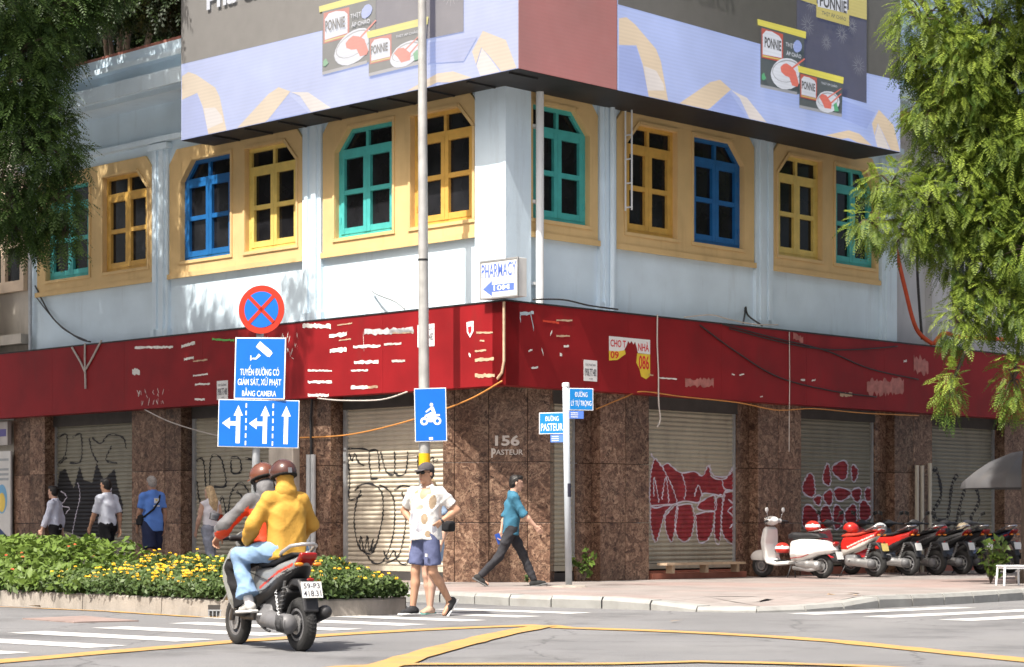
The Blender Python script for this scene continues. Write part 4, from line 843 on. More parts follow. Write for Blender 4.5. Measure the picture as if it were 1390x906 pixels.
CAN = [('teal',[(5.0,9.59),(6.24,9.59),(6.21,8.61),(6.03,8.57),(5.0,8.55)]),('grey',[(5.0,8.59),(6.03,8.61),(6.03,8.56),(5.0,8.54)]),('lid',[(4.92,9.69),(6.29,9.7),(6.28,9.58),(4.93,9.59)]),('red',[(5.03,9.56),(5.63,9.55),(5.63,9.06),(5.03,9.05)]),('white',[(5.06,9.11),(5.06,9.45),(5.15,9.53),(5.32,9.54),(5.52,9.5),(5.59,9.44),(5.59,9.13)]),('gold',[(5.06,9.1),(5.59,9.11),(5.59,9.09),(5.06,9.07)]),('white',[(6.18,8.95),(6.15,8.86),(6.09,8.77),(5.99,8.7),(5.86,8.64),(5.73,8.61),(5.59,8.6),(5.47,8.62),(5.37,8.67),(5.31,8.73),(5.28,8.81),(5.31,8.9),(5.37,8.98),(5.47,9.06),(5.59,9.12),(5.73,9.15),(5.86,9.16),(5.99,9.14),(6.09,9.09),(6.15,9.03)]),('grey',[(6.13,8.99),(6.11,8.92),(6.06,8.86),(5.97,8.81),(5.85,8.76),(5.73,8.73),(5.6,8.72),(5.49,8.73),(5.4,8.76),(5.34,8.81),(5.32,8.86),(5.34,8.93),(5.4,8.99),(5.49,9.04),(5.6,9.09),(5.73,9.12),(5.85,9.13),(5.97,9.12),(6.06,9.09),(6.11,9.04)]),('white',[(6.11,8.98),(6.09,8.92),(6.04,8.86),(5.95,8.81),(5.85,8.77),(5.73,8.74),(5.61,8.73),(5.5,8.74),(5.42,8.77),(5.36,8.81),(5.34,8.86),(5.36,8.92),(5.42,8.98),(5.5,9.03),(5.61,9.07),(5.73,9.1),(5.85,9.11),(5.95,9.1),(6.04,9.07),(6.09,9.03)]),('meat',[(5.55,8.97),(5.63,9.03),(5.72,9.06),(5.85,9.03),(5.98,8.96),(6.07,8.76),(6.03,8.7),(5.88,8.7),(5.8,8.83),(5.68,8.84),(5.57,8.89)]),('meat',[(5.8,8.97),(6.23,9.23),(6.25,9.21),(5.84,8.95)]),('green',[(5.03,8.76),(5.09,8.8),(5.15,8.71),(5.08,8.67),(5.03,8.68)]),('blue2',[(6.16,9.42),(6.15,9.39),(6.13,9.35),(6.1,9.33),(6.07,9.31),(6.03,9.3),(5.99,9.29),(5.96,9.3),(5.93,9.32),(5.92,9.35),(5.91,9.38),(5.92,9.41),(5.93,9.45),(5.96,9.47),(5.99,9.5),(6.03,9.51),(6.07,9.51),(6.1,9.5),(6.13,9.48),(6.15,9.45)])]
CAN2 = [('teal',[(6.08,8.99),(7.36,8.97),(7.33,8.36),(6.08,8.34)]),('grey',[(6.08,8.39),(7.33,8.41),(7.33,8.35),(6.08,8.34)]),('lid',[(6.03,9.07),(7.39,9.07),(7.37,8.95),(6.06,8.96)]),('red',[(6.11,8.94),(6.59,8.94),(6.59,8.53),(6.11,8.53)]),('white',[(6.14,8.58),(6.14,8.85),(6.21,8.91),(6.37,8.91),(6.52,8.88),(6.56,8.83),(6.56,8.58)]),('gold',[(6.14,8.57),(6.56,8.57),(6.56,8.55),(6.14,8.55)]),('white',[(7.26,8.61),(7.24,8.55),(7.19,8.49),(7.11,8.44),(7.02,8.4),(6.91,8.37),(6.8,8.37),(6.7,8.38),(6.63,8.41),(6.58,8.46),(6.56,8.51),(6.58,8.57),(6.63,8.63),(6.7,8.69),(6.8,8.73),(6.91,8.75),(7.02,8.76),(7.11,8.75),(7.19,8.71),(7.24,8.67)]),('grey',[(7.22,8.64),(7.2,8.6),(7.16,8.56),(7.09,8.52),(7.0,8.49),(6.91,8.47),(6.81,8.47),(6.73,8.47),(6.66,8.49),(6.62,8.52),(6.6,8.56),(6.62,8.6),(6.66,8.64),(6.73,8.68),(6.81,8.71),(6.91,8.73),(7.0,8.73),(7.09,8.73),(7.16,8.71),(7.2,8.68)]),('white',[(7.19,8.63),(7.18,8.6),(7.14,8.56),(7.08,8.53),(7.0,8.5),(6.91,8.48),(6.82,8.47),(6.74,8.48),(6.68,8.49),(6.64,8.52),(6.62,8.55),(6.64,8.59),(6.68,8.63),(6.74,8.66),(6.82,8.69),(6.91,8.71),(7.0,8.71),(7.08,8.71),(7.14,8.69),(7.18,8.67)]),('meat',[(6.65,8.61),(6.73,8.68),(6.86,8.67),(7.02,8.55),(7.0,8.45),(6.81,8.44),(6.73,8.54)]),('meat',[(6.81,8.6),(7.3,8.86),(7.31,8.85),(6.84,8.58)]),('meat',[(6.89,8.5),(7.3,8.77),(7.31,8.75),(6.92,8.48)]),('green',[(7.07,8.54),(7.16,8.59),(7.23,8.44),(7.1,8.42)])]
PIC += CAN + CAN2
def led_face(T, x0, W, o):
    k = W/7.83; X = lambda u: x0+(u-1.37)*k
    m = MB(); m.box(x0+.01, x0+W-.01, o-.012, o, 7.965, 12.29); m.build('screen', C_['peri'], LED, T)
    m = MB(); lay = o+.002
    for it in PIC:
        key, P = it[0], it[1]; lay += .0008 if len(P) != 4 or key != 'grey' else .00002
        P = [(min(max(X(u), x0+.012), x0+W-.012), min(max(z, 7.967), 12.28)) for u, z in P]
        m.add([(x, lay, z) for x, z in P], [tuple(range(len(P)))], CK.index(key))
    # face the viewer: flip any polygon that points inwards
    nf = []
    for f in m.f:
        a = sum(m.v[f[i]][0]*m.v[f[(i+1) % len(f)]][2]-m.v[f[(i+1) % len(f)]][0]*m.v[f[i]][2] for i in range(len(f)))
        nf.append(tuple(reversed(f)) if (a > 0) else f)
    m.f = nf
    m.build('screen_picture', CM, LED, T)
    t = lambda s_, u0, z, w, h, c, b=.0: text('lettering', s_, T, X(u0), z, w*k, h, C_[c], LED, o=lay+.004, bold=b)
    t('PONNIE', 5.09, 9.235, .46, .18, 'ink', .03); t('PONNIE', 6.14, 8.68, .38, .14, 'ink', .03)
    t('THỊT', 5.68, 9.33, .24, .09, 'white'); t('ÁP CHẢO', 5.70, 9.20, .42, .09, 'white', .01); t('THỊT ÁP CHẢO', 6.70, 8.84, .48, .06, 'white')
    t('PONNIE', 6.66, 10.21, .80, .22, 'ink', .03); t('THỊT ÁP CHẢO', 6.72, 10.06, .72, .10, 'teal', .01)
    t('Phá cách', 1.37+7.83*.095, 10.14, 1.9, .36, 'white', .03)
led_face(TL, -7.33, 8.46, .862); 
# right side: plain red panel next to the corner, then the same picture
m = MB(); m.box(-.855, 1.36, 1.112, 1.13, 7.965, 12.29); m.build('red_panel', RP, LED, FR)
led_face(TR, 1.37, 7.83, 1.13)

# ================================================================= signs and poles
sblue = M('sign_blue', (.003,.125,.52), .4, var=.04, spec=.4); swhite = M('sign_white', (.80,.81,.82), .4, var=.03); sred = M('sign_red', (.47,.028,.012), .4, var=.04)
def post(parent, x, y, z0, z1, r, mat, lean=(0,0), name='post'):
    m = MB(); m.tube([(x,y,z0),(x+lean[0],y+lean[1],z1)], r, 16); o = m.build(name, mat, parent, smooth=True); return o
# traffic sign post in the planter
SP = thing('traffic_sign_post', 'grey post in the planter carrying a no-stopping disc and two blue traffic signs', 'traffic sign', (-3.37, 27.55, .2))
post(SP, -3.40, 27.56, .2, 3.9, .05, grey_mt, (.12, 0))
T = sign_frame(-3.26, 27.47, 3.885, rad(-14))
m = MB()
def disc(m, r0, r1, o0, o1, T_=None, mi=0, n=40):
    m.add([(r1*math.cos(2*math.pi*i/n), o0, r1*math.sin(2*math.pi*i/n)) for i in range(n)]+[(r1*math.cos(2*math.pi*i/n), o1, r1*math.sin(2*math.pi*i/n)) for i in range(n)], [tuple(range(n)), tuple(range(2*n-1,n-1,-1))]+[(i,(i+1)%n,(i+1)%n+n,i+n) for i in range(n)], mi)
disc(m, 0, .315, -.006, .004); rs_ = m.build('round_sign', sred, SP, T)
m = MB(); disc(m, 0, .235, .004, .008); m.build('blue_field', sblue, rs_, T)
m = MB()
for a in (rad(45), rad(135)): m.obox((0,.0105,0), (.236,.0015,.024), [[math.cos(a),0,-math.sin(a)],[0,1,0],[math.sin(a),0,math.cos(a)]]); 
m.build('cross_bar', sred, rs_, T)
T = sign_frame(-3.28, 27.47, 3.12, rad(-14), rad(-1.6))
m = MB(); m.box(-.35,.35,-.006,.004,-.40,.40); b_ = m.build('camera_sign', swhite, SP, T)
m = MB(); m.box(-.335,.335,.004,.008,-.385,.385); m.build('blue_field', sblue, b_, T)
text('lettering', 'TUYẾN ĐƯỜNG CÓ', T, -.27, -.095, .54, .135, swhite, b_, o=.010, bold=.007); text('lettering', 'GIÁM SÁT, XỬ PHẠT', T, -.30, -.245, .60, .135, swhite, b_, o=.010, bold=.007); text('lettering', 'BẰNG CAMERA', T, -.235, -.365, .47, .115, swhite, b_, o=.010, bold=.007)
m = MB(); a = rad(-38); R_ = [[math.cos(a),0,-math.sin(a)],[0,1,0],[math.sin(a),0,math.cos(a)]]
m.obox((.05,.0095,.25), (.105,.0012,.045), R_); m.obox((.135,.0095,.185), (.02,.0012,.035), R_); m.prism([(-.02,.19),(.01,.165),(-.05,.115),(-.10,.115),(-.10,.135),(-.06,.135)], .0085, .0105, 'y'); m.box(-.135,-.12,.0085,.0105,.10,.165); m.box(-.12,-.09,.0085,.0105,.117,.132)
m.build('camera_symbol', swhite, b_, T)
T = sign_frame(-3.30, 27.47, 2.40, rad(-8), rad(-1.4))
m = MB(); m.box(-.54,.54,-.006,.004,-.31,.31); b_ = m.build('lane_sign', swhite, SP, T)
m = MB(); m.box(-.53,.53,.004,.008,-.30,.30); m.build('blue_field', sblue, b_, T)
m = MB()
def arrow_up(cx, left):
    m.box(cx-.028,cx+.028,.0085,.0105,-.26,.10); m.prism([(cx-.062,.10),(cx+.062,.10),(cx,.235)], .0085, .0105, 'y')
    if left: m.box(cx-.11,cx-.0285,.0085,.0105,-.03,.025); m.prism([(cx-.11,-.075),(cx-.11,.075),(cx-.215,0)], .0085, .0105, 'y')
arrow_up(-.27, True); arrow_up(.09, True); arrow_up(.37, False)
for x in (-.165,.195):
    for k in range(6): m.box(x-.009,x+.009,.0085,.0105,-.285+k*.098,-.285+k*.098+.058)
m.build('lane_arrow', swhite, b_, T)
m = MB()
for z in (3.885, 3.3, 2.9, 2.55, 2.2): m.box(-3.37,-3.29,27.515,27.61,z-.02,z+.02)
m.build('clamp', grey_mt, SP)
# tall lamp pole with the motorcycle sign
LP = thing('lamp_pole', 'tall weathered steel pole with a blue motorcycle sign and yellow sticker', 'pole', (-1.40, 32.9, PZ))
pole_m = M('pole_weathered', (.40,.40,.39), .6, metal=.2, var=.15, vs=5, dirt=.5, dirtcol=(.22,.20,.17), ds=(4,4,.3), dthr=.5)
m = MB(); m.tube([(-1.365,32.9,PZ),(-1.365,32.9,2.4),(-1.385,32.9,5.6),(-1.40,32.9,9),(-1.42,32.9,13.5)], [.095,.086,.076,.066,.055], 16); m.build('post', pole_m, LP, smooth=True)
m = MB(); m.lathe([(.18,0),(.18,.03),(.12,.05)], (-1.365,32.9,PZ-.02), (0,0,1), 16); m.build('base_plate', pole_m, LP)
m = MB(); m.lathe([(.082,0),(.082,.03)], (-1.384,32.9,5.2), (0,0,1), 16); m.build('collar', dark_mt, LP)
T = sign_frame(-1.265, 32.78, 2.795, rad(-6), rad(1.2))
m = MB(); m.box(-.25,.25,-.006,.004,-.415,.415); b_ = m.build('motorcycle_sign', swhite, LP, T)
m = MB(); m.box(-.238,.238,.004,.008,-.403,.403); m.build('blue_field', sblue, b_, T)
m = MB()
def ring(m, cx, cz, r0, r1, o, n=24):
    v = [(cx+r*math.cos(2*math.pi*i/n), o, cz+r*math.sin(2*math.pi*i/n)) for r in (r0, r1) for i in range(n)]
    m.add(v, [(i,(i+1)%n,(i+1)%n+n,i+n) for i in range(n)])
ring(m, -.10, -.10, .030, .062, .010); ring(m, .105, -.10, .030, .062, .010)
for P in ([(-.115,-.075),(-.085,-.005),(-.03,.02),(.02,.005),(.06,.01),(.145,.005),(.15,-.02),(.085,-.03),(.075,-.09),(.03,-.115),(-.025,-.115),(-.045,-.05),(-.07,-.025),(-.095,-.08)], [(.03,.01),(.085,.02),(.05,.125),(.005,.12)], [(.005,.118),(.025,.095),(-.065,.035),(-.08,.05)], [(.07,.0),(.075,.04),(-.01,.035),(-.025,-.06),(.002,-.062),(.015,.002)]): m.poly([(x,.0096+.0004*len(P)/10,z) for x,z in P])
ring(m, .018, .155, 0.001, .027, .011); m.build('motorcycle_symbol', swhite, b_, T)
m = MB(); m.box(-.03,.03,.0085,.0105,-.39,-.35); m.build('sticker', swhite, b_, T)
m = MB(); m.lathe([(.0885,0),(.0885,.20)], (-1.365,32.9,2.0), (0,0,1), 16); m.build('yellow_sticker', M('sticker_yellow', (.75,.42,.01), .5), LP)
# street name post
NP = thing('street_name_post', 'grey post on the pavement corner with two blue street name plates', 'street sign', (.83, 31.4, PZ))
m = MB(); m.tube([(.845,31.4,PZ),(.80,31.4,3.16)], .050, 16); m.build('post', M('post_paint_grey', (.40,.44,.48), .45, var=.08, vs=6, dirt=.3, dirtcol=(.3,.3,.3)), NP, smooth=True)
m = MB(); m.lathe([(.056,0),(.056,.05),(.04,.06)], (.80,31.4,3.14), (0,0,1), 16); m.build('cap', swhite, NP)
m = MB(); m.lathe([(.30,0),(.26,.03),(.07,.045)], (.84,31.38,PZ-.01), (0,0,1), 9); m.build('footing', conc, NP)
m = MB(); m.lathe([(.0505,0),(.0505,.2)], (.829,31.4,1.5), (0,0,1), 16); m.build('tape', ink, NP)
pb_ = M('plate_blue', (.008,.19,.52), .4, var=.05)
def plate(x, z, w, h, facing, l1, l2, side, lab):
    T = sign_frame(x, 31.38, z, rad(facing), 0)
    a, b = (.0, w) if side > 0 else (-w, 0.)
    m = MB(); m.box(a,b,-.006,.004,-h/2,h/2); p = m.build('name_plate', swhite, NP, T); p['label'] = lab
    m = MB(); m.box(a+.012,b-.012,.004,.007,-h/2+.012,h/2-.012); m.build('blue_field', pb_, p, T)
    text('lettering', l1, T, a+w*.24, h*.10, w*.52, h*.29, swhite, p, o=.0095, bold=.006); text('lettering', l2, T, a+w*.08, -h*.36, w*.84, h*.35, swhite, p, o=.0095, bold=.006)
    x2 = a+.01 if side > 0 else b-.235
    m = MB(); m.box(x2,x2+.22,-.004,.004,-h/2-.125,-h/2-.01); q = m.build('small_plate', M('small_plate_blue', (.09,.20,.62), .5, var=.05), p, T)
    m = MB()
    for k in range(3): m.box(x2+.02,x2+.13,.0045,.006,-h/2-.045-k*.03,-h/2-.035-k*.03)
    m.build('print', swhite, q, T)
plate(.845, 2.955, .38, .33, 16, 'ĐƯỜNG', 'LÝ TỰ TRỌNG', 1, 'blue plate reading LÝ TỰ TRỌNG')
plate(.79, 2.60, .42, .32, -24, 'ĐƯỜNG', 'PASTEUR', -1, 'blue plate reading PASTEUR')

# ================================================================= loose cables
def cable(F, pts, r, mat, label, group=None, par=None, name='cable'):
    P = [np.array(p, float) for p in pts]; Q = []
    for i in range(len(P)-1):
        p0, p1, p2, p3 = P[max(i-1,0)], P[i], P[i+1], P[min(i+2,len(P)-1)]
        for j in range(6):
            t = j/6; Q.append(.5*((2*p1)+(-p0+p2)*t+(2*p0-5*p1+4*p2-p3)*t*t+(-p0+3*p1-3*p2+p3)*t**3))
    Q.append(P[-1]); m = MB(); m.tube(Q, r, 6); o = m.build(name, mat, par, F, smooth=True)
    if par is None: tag(o, label, 'cable', group)
    return o
cab_o = M('cable_orange', (.55,.24,.06), .5); cab_w = M('cable_white', (.52,.48,.44), .5); cab_k = M('cable_black', (.03,.03,.03), .5); cab_r = M('hose_red', (.50,.07,.02), .5)
cable(FL, [(-.25,.33,3.32),(.6,.28,3.05),(2.0,.16,2.80),(3.6,.05,2.62),(4.9,.04,2.60),(5.6,.04,2.62)], .013, cab_o, 'orange cable sagging from the corner of the red band across the cream shutter')
cable(FR, [(2.0,.10,2.98),(2.6,.2,3.2),(2.9,.31,3.3),(3.9,.31,3.26),(5.4,.33,3.22),(6.5,.36,3.13),(7.6,.33,3.2),(9.2,.32,3.18),(11,.33,3.2)], .011, cab_o, 'thin brown cable running under the red band along the shaded side')
cable(FR, [(3.28,.32,4.6),(3.27,.325,4.1),(3.30,.325,3.6),(3.30,.33,3.15),(3.34,.33,2.85),(3.26,.33,2.72)], .013, cab_w, 'pale cord hanging down the red band beside the torn rental poster')
cable(FR, [(.3,.31,4.63),(1.0,.3,4.68),(1.6,.32,4.63),(2.3,.31,4.62)], .014, cab_k, 'black cable bundle lying on top of the red band near the light box')
cable(FR, [(4.0,.3,4.61),(4.7,.31,4.70),(5.2,.3,4.66),(5.9,.32,4.62),(6.6,.3,4.66)], .012, cab_w, 'pale cable looped on top of the red band below the blue window')
cable(FR, [(5.6,.3,4.62),(5.95,.06,4.82),(6.0,.04,4.95),(6.05,.06,4.8),(6.15,.3,4.61)], .016, cab_k, 'black cable knot rising from the red band beside the pilaster')
CL3 = ('dark cable drooping along the upper edge of the red band below the yellow window', 'dark cable sloping down the red band towards the hanging leaves', 'dark cable slanting low across the red band from beside the torn poster')
for i, (pts, mt) in enumerate((([(5.2,.315,4.50),(6.6,.315,4.36),(7.8,.318,4.30),(9.0,.315,4.36),(10.3,.315,4.50)], cab_k), ([(5.0,.32,4.56),(6.4,.318,4.42),(8,.315,4.28),(9.4,.315,4.02),(11,.315,3.9)], cab_k), ([(4.4,.315,4.5),(5.4,.315,4.1),(6.6,.315,3.72),(8.2,.315,3.55),(9.6,.315,3.5)], cab_k))):
    cable(FR, pts, .012, mt, CL3[i])
cable(FR, [(6.9,.32,4.55),(6.91,.32,3.7),(6.9,.32,3.1),(6.92,.3,2.4)], .009, cab_w, 'thin pale wire hanging straight down over the red band before the marble pier')
cable(FR, [(10.95,-.2,6.6),(10.85,.1,5.7),(11.1,.2,4.9),(11.5,.3,4.62)], .045, cab_r, 'thick red hose curving down the end of the pale blue wall', name='red_hose')
cable(FR, [(11.55,.3,4.62),(11.9,.3,4.85),(12.6,.25,4.82),(13.4,.2,4.86),(14.6,.1,4.9)], .04, cab_r, 'red hose running along the top of the red band under the hanging leaves', name='red_hose')
cable(FR, [(11.4,.02,7.2),(11.35,.06,6.0),(11.3,.2,4.7)], .03, cab_k, 'black cable dropping down the white neighbour wall beside the red hose')
cable(FL, [(13.3,.06,5.9),(12.6,.1,5.2),(11.6,.2,4.75),(11.0,.3,4.62)], .016, cab_k, 'black cable swinging from the drain pipe down to the red band')
cable(FL, [(13.3,.06,5.7),(12.3,.1,5.0),(11.2,.25,4.66)], .012, cab_k, 'thin black cable below the turquoise window near the drain pipe')
m = MB()
for p in ([(11.6,.32,4.55),(11.3,.325,4.25),(11.15,.325,4.05)], [(11.15,.32,4.6),(11.15,.325,4.3),(11.12,.33,3.72)], [(10.6,.32,4.62),(10.9,.325,4.3),(11.13,.325,4.08)]): m.tube(p, .02, 6)
tag(m.build('cable', cab_w, None, FL), 'pale forked cable bundle hanging on the dark red band at its far left', 'cable')
cable(FL, [(9.2,.31,3.24),(8.4,.3,2.98),(7.2,.28,2.72),(6.2,.2,2.58)], .010, cab_w, 'pale wire sagging from the red band behind the lane arrow sign')
cable(FL, [(1.95,.31,3.25),(2.6,.3,3.15),(3.6,.3,3.18),(4.2,.31,3.24)], .013, cab_w, 'pale cable hanging under the red band above the cream shutter')
cable(FL, [(2.0,.32,4.6),(2.3,.25,4.75),(2.8,.16,4.9),(3.1,.05,5.0)], .016, M('cable_grey',(.3,.32,.33),.5), 'grey cable leaning from the red band onto the sunlit wall behind the pole')

# ================================================================= neighbours
NL = thing('neighbour_house', 'narrow cream house at the far left with beige shuttered window', 'building', tuple((FL @ np.array((15.2,0,0,1)))[:3]))
cream = M('neighbour_cream', (.50,.46,.40), .8, var=.12, vs=1.5, dirt=.5, dirtcol=(.2,.18,.15), ds=(1.5,1.5,.3), dthr=.5); beige = M('beige_frame', (.66,.52,.38), .6, var=.1)
m = MB(); m.box(13.52,19,-4,-.06,4.62,9.3); m.box(14.22,19,-4,-.04,PZ-.1,3.25); m.box(13.52,19,-.05,.25,4.75,4.95); m.build('wall', cream, NL, FL)
m = MB(); a,b,z0,z1 = 13.75,15.3,5.85,8.2
m.box(a,a+.14,-.05,.05,z0,z1); m.box(b-.14,b,-.05,.05,z0,z1); m.box(a+.14,b-.14,-.05,.05,z0,z0+.22); m.box(a+.14,b-.14,-.05,.05,z1-.14,z1); m.box(14.45,14.6,-.05,.045,z0+.22,z1-.14); m.box(a+.14,14.45,-.05,.04,6.75,6.87); m.box(14.6,b-.14,-.05,.04,6.75,6.87)
w_ = m.build('window', beige, NL, FL)
for x0, x1 in ((a+.14,14.45),(14.6,b-.14)):
    for q0, q1 in ((z0+.22,6.75),(6.87,z1-.14)):
        m = MB(); m.box(x0,x1,-.05,-.03,q0,q1); m.build('pane', glass, w_, FL)
m = MB(); m.box(14.35,15.9,.26,.36,4.66,5.86); o = m.build('shop_sign', swhite, None, FL); tag(o, 'white sign with dark blue letters at the far left above the red band', 'sign')
o_ = o; navy = M('sign_navy', (.02,.03,.12), .5)
text('lettering', 'QUỐC', TL, -15.6, 5.25, 1.22, .36, navy, o, o=.364, bold=.02); text('lettering', 'TOUR', TL, -15.6, 4.75, 1.20, .42, navy, o, o=.364, bold=.03)
BN = thing('poster_banner', 'tall white banner with blue and yellow picture beside the end pier', 'banner', tuple((FL @ np.array((14.8,.1,PZ,1)))[:3]))
m = MB(); m.box(14.15,15.5,.06,.10,PZ,2.60); m.build('sheet', M('banner_white', (.55,.55,.53), .6, var=.08), BN, FL)
m = MB()
m.add([(14.25+.22+.2*math.cos(t*.3), .103, 1.62+.30*math.sin(t*.3)) for t in range(21)], [tuple(range(21))], 0)
m.add([(14.25+.22+.13*math.cos(t*.3), .1045, 1.55+.2*math.sin(t*.3)) for t in range(21)], [tuple(range(21))], 1)
m.poly([(14.17,.103,.62),(15.4,.103,.50),(15.4,.103,.9),(14.6,.103,1.05),(14.17,.103,.80)], 2)
m.build('print', [M('ban_blue',(.15,.35,.55),.6), M('ban_yel',(.65,.48,.10),.6), M('ban_navy',(.03,.06,.15),.6)], BN, FL)
m = MB()
for z in (2.4,2.2,2.1,2.0): m.box(14.22,14.9,.1005,.102,z,z+.05)
m.build('print', M('ban_grey',(.3,.32,.33),.6), BN, FL)
m = MB(); m.box(14.2,15.2,.05,.14,2.72,3.2); o = m.build('shop_sign', M('old_sign_cream',(.40,.38,.36),.6,dirt=.4), None, FL); tag(o, 'small grimy cream sign with a violet strip under the red band end', 'sign')
m = MB(); m.box(14.25,15.1,.141,.144,2.9,3.05); m.build('print', M('sign_violet',(.10,.09,.25),.6), o, FL)
NR = thing('neighbour_house', 'grey-white neighbour house with orange tiled roof behind the hanging foliage', 'building', tuple((FR @ np.array((14,-1,0,1)))[:3]))
nw = M('neighbour_white', (.56,.57,.59), .8, var=.1, vs=1.2, dirt=.35, dirtcol=(.3,.3,.3), ds=(1.5,1.5,.3))
m = MB(); m.box(10.72,22,-8,-.25,3.65,8.9); m.box(15.42,22,-8,-.02,PZ-.1,3.64); m.box(12.1,12.3,-.25,-.1,4.4,8.9); m.box(10.8,22,-.25,.05,8.6,8.9); m.build('wall', nw, NR, FR)
m = MB()
for i in range(14): m.box(10.3,22,-.05-.45*i,.45-.45*i,8.93+.2*i,9.15+.2*i)
m.build('roof', M('roof_tile_orange', (.50,.19,.11), .7, var=.2, vs=3), NR, FR)
m = MB()
for u in (12.9,14.6):
    m.box(u,u+1.1,-.26,-.21,5.4,7.6)
w_ = m.build('window', white_mt, NR, FR)
m = MB()
for u in (12.9,14.6):
    for k in (0,1): m.box(u+.08+k*.5,u+.52+k*.5,-.215,-.205,5.5,7.5)
m.build('pane', glass, w_, FR)


# ================================================================= vegetation
def quadmesh(name, V_, tint, mats, parent, mi=None, smooth=False):
    """V_ : (n,4,3) quads, one tint value per quad"""
    n = len(V_); me = bpy.data.meshes.new(name)
    me.vertices.add(n*4); me.vertices.foreach_set('co', np.ascontiguousarray(V_, np.float32).ravel())
    me.loops.add(n*4); me.loops.foreach_set('vertex_index', np.arange(n*4, dtype=np.int32))
    me.polygons.add(n); me.polygons.foreach_set('loop_start', np.arange(0, n*4, 4, dtype=np.int32)); me.polygons.foreach_set('loop_total', np.full(n, 4, np.int32))
    at = me.attributes.new('tint', 'FLOAT', 'POINT'); at.data.foreach_set('value', np.repeat(tint, 4).astype(np.float32))
    for m in (mats if isinstance(mats, list) else [mats]): me.materials.append(m)
    if mi is not None: me.polygons.foreach_set('material_index', mi.astype(np.int32))
    me.update(calc_edges=True); o = bpy.data.objects.new(name, me); COL.objects.link(o)
    if parent is not None: o.parent = parent; o.matrix_parent_inverse = wm(parent).inverted()
    return o
def unit(a): return a/(np.linalg.norm(a, axis=-1, keepdims=True)+1e-9)
def frond_quads(P, D, L, pairs, rng, wl=.30, droop=.35):
    """pinnate leaves: rachis from P along D (n,3), leaflets in two rows"""
    n = len(P); up = np.array((0,0,1.)); S = np.cross(D, up); S = unit(S + rng.normal(0,.12,(n,3)))
    t = (np.arange(pairs)+.6)/pairs
    pos = P[:,None]+D[:,None]*(L[:,None,None]*t[None,:,None]) - up*(L[:,None,None]*droop*(t**2)[None,:,None])
    tan = unit(D[:,None] - up*(2*droop*t)[None,:,None])
    out = []
    for sd in (1,-1):
        ll = L[:,None]*wl*(np.sin(np.pi*(t*.8+.18))[None])
        dirn = unit(sd*S[:,None]*.86 + tan*.5 - up*.18 + rng.normal(0,.10,(n,pairs,3)))
        w = (L[:,None]/pairs*.40)[..., None]*tan
        b = pos; tip = pos+dirn*ll[...,None]; mid = pos+dirn*(ll*.5)[...,None]
        out.append(np.stack([b, mid-w, tip, mid+w], 2).reshape(-1,4,3))
    # rachis as a thin blade
    e = P+D*L[:,None]-up*(L*droop)[:,None]; w = S*(L*.012)[:,None]
    out.append(np.stack([P-w, P+w, e+w*.3, e-w*.3], 1))
    return np.concatenate(out), 2*pairs
def blob_points(c, r, n, rng, fill=.55):
    d = unit(rng.normal(0,1,(n,3))); k = rng.uniform(0,1,n)**(1/3)*(1-fill)+fill*rng.uniform(.6,1.,n)
    return np.array(c)+d*np.array(r)*k[:,None], d
bark = M('bark_dark', (.085,.065,.05), .9, var=.3, vs=6, bump=.6, bs=25)
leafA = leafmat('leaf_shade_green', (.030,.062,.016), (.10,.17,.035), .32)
leafB = leafmat('leaf_sunlit_green', (.055,.110,.018), (.33,.42,.065), .45)  # sunlit tips and shaded inner leaves put into the two tints
leafC = leafmat('leaf_shaded_green', (.016,.034,.012), (.045,.075,.022), .22)  # backlit shade of the rear tree put into its leaf colour
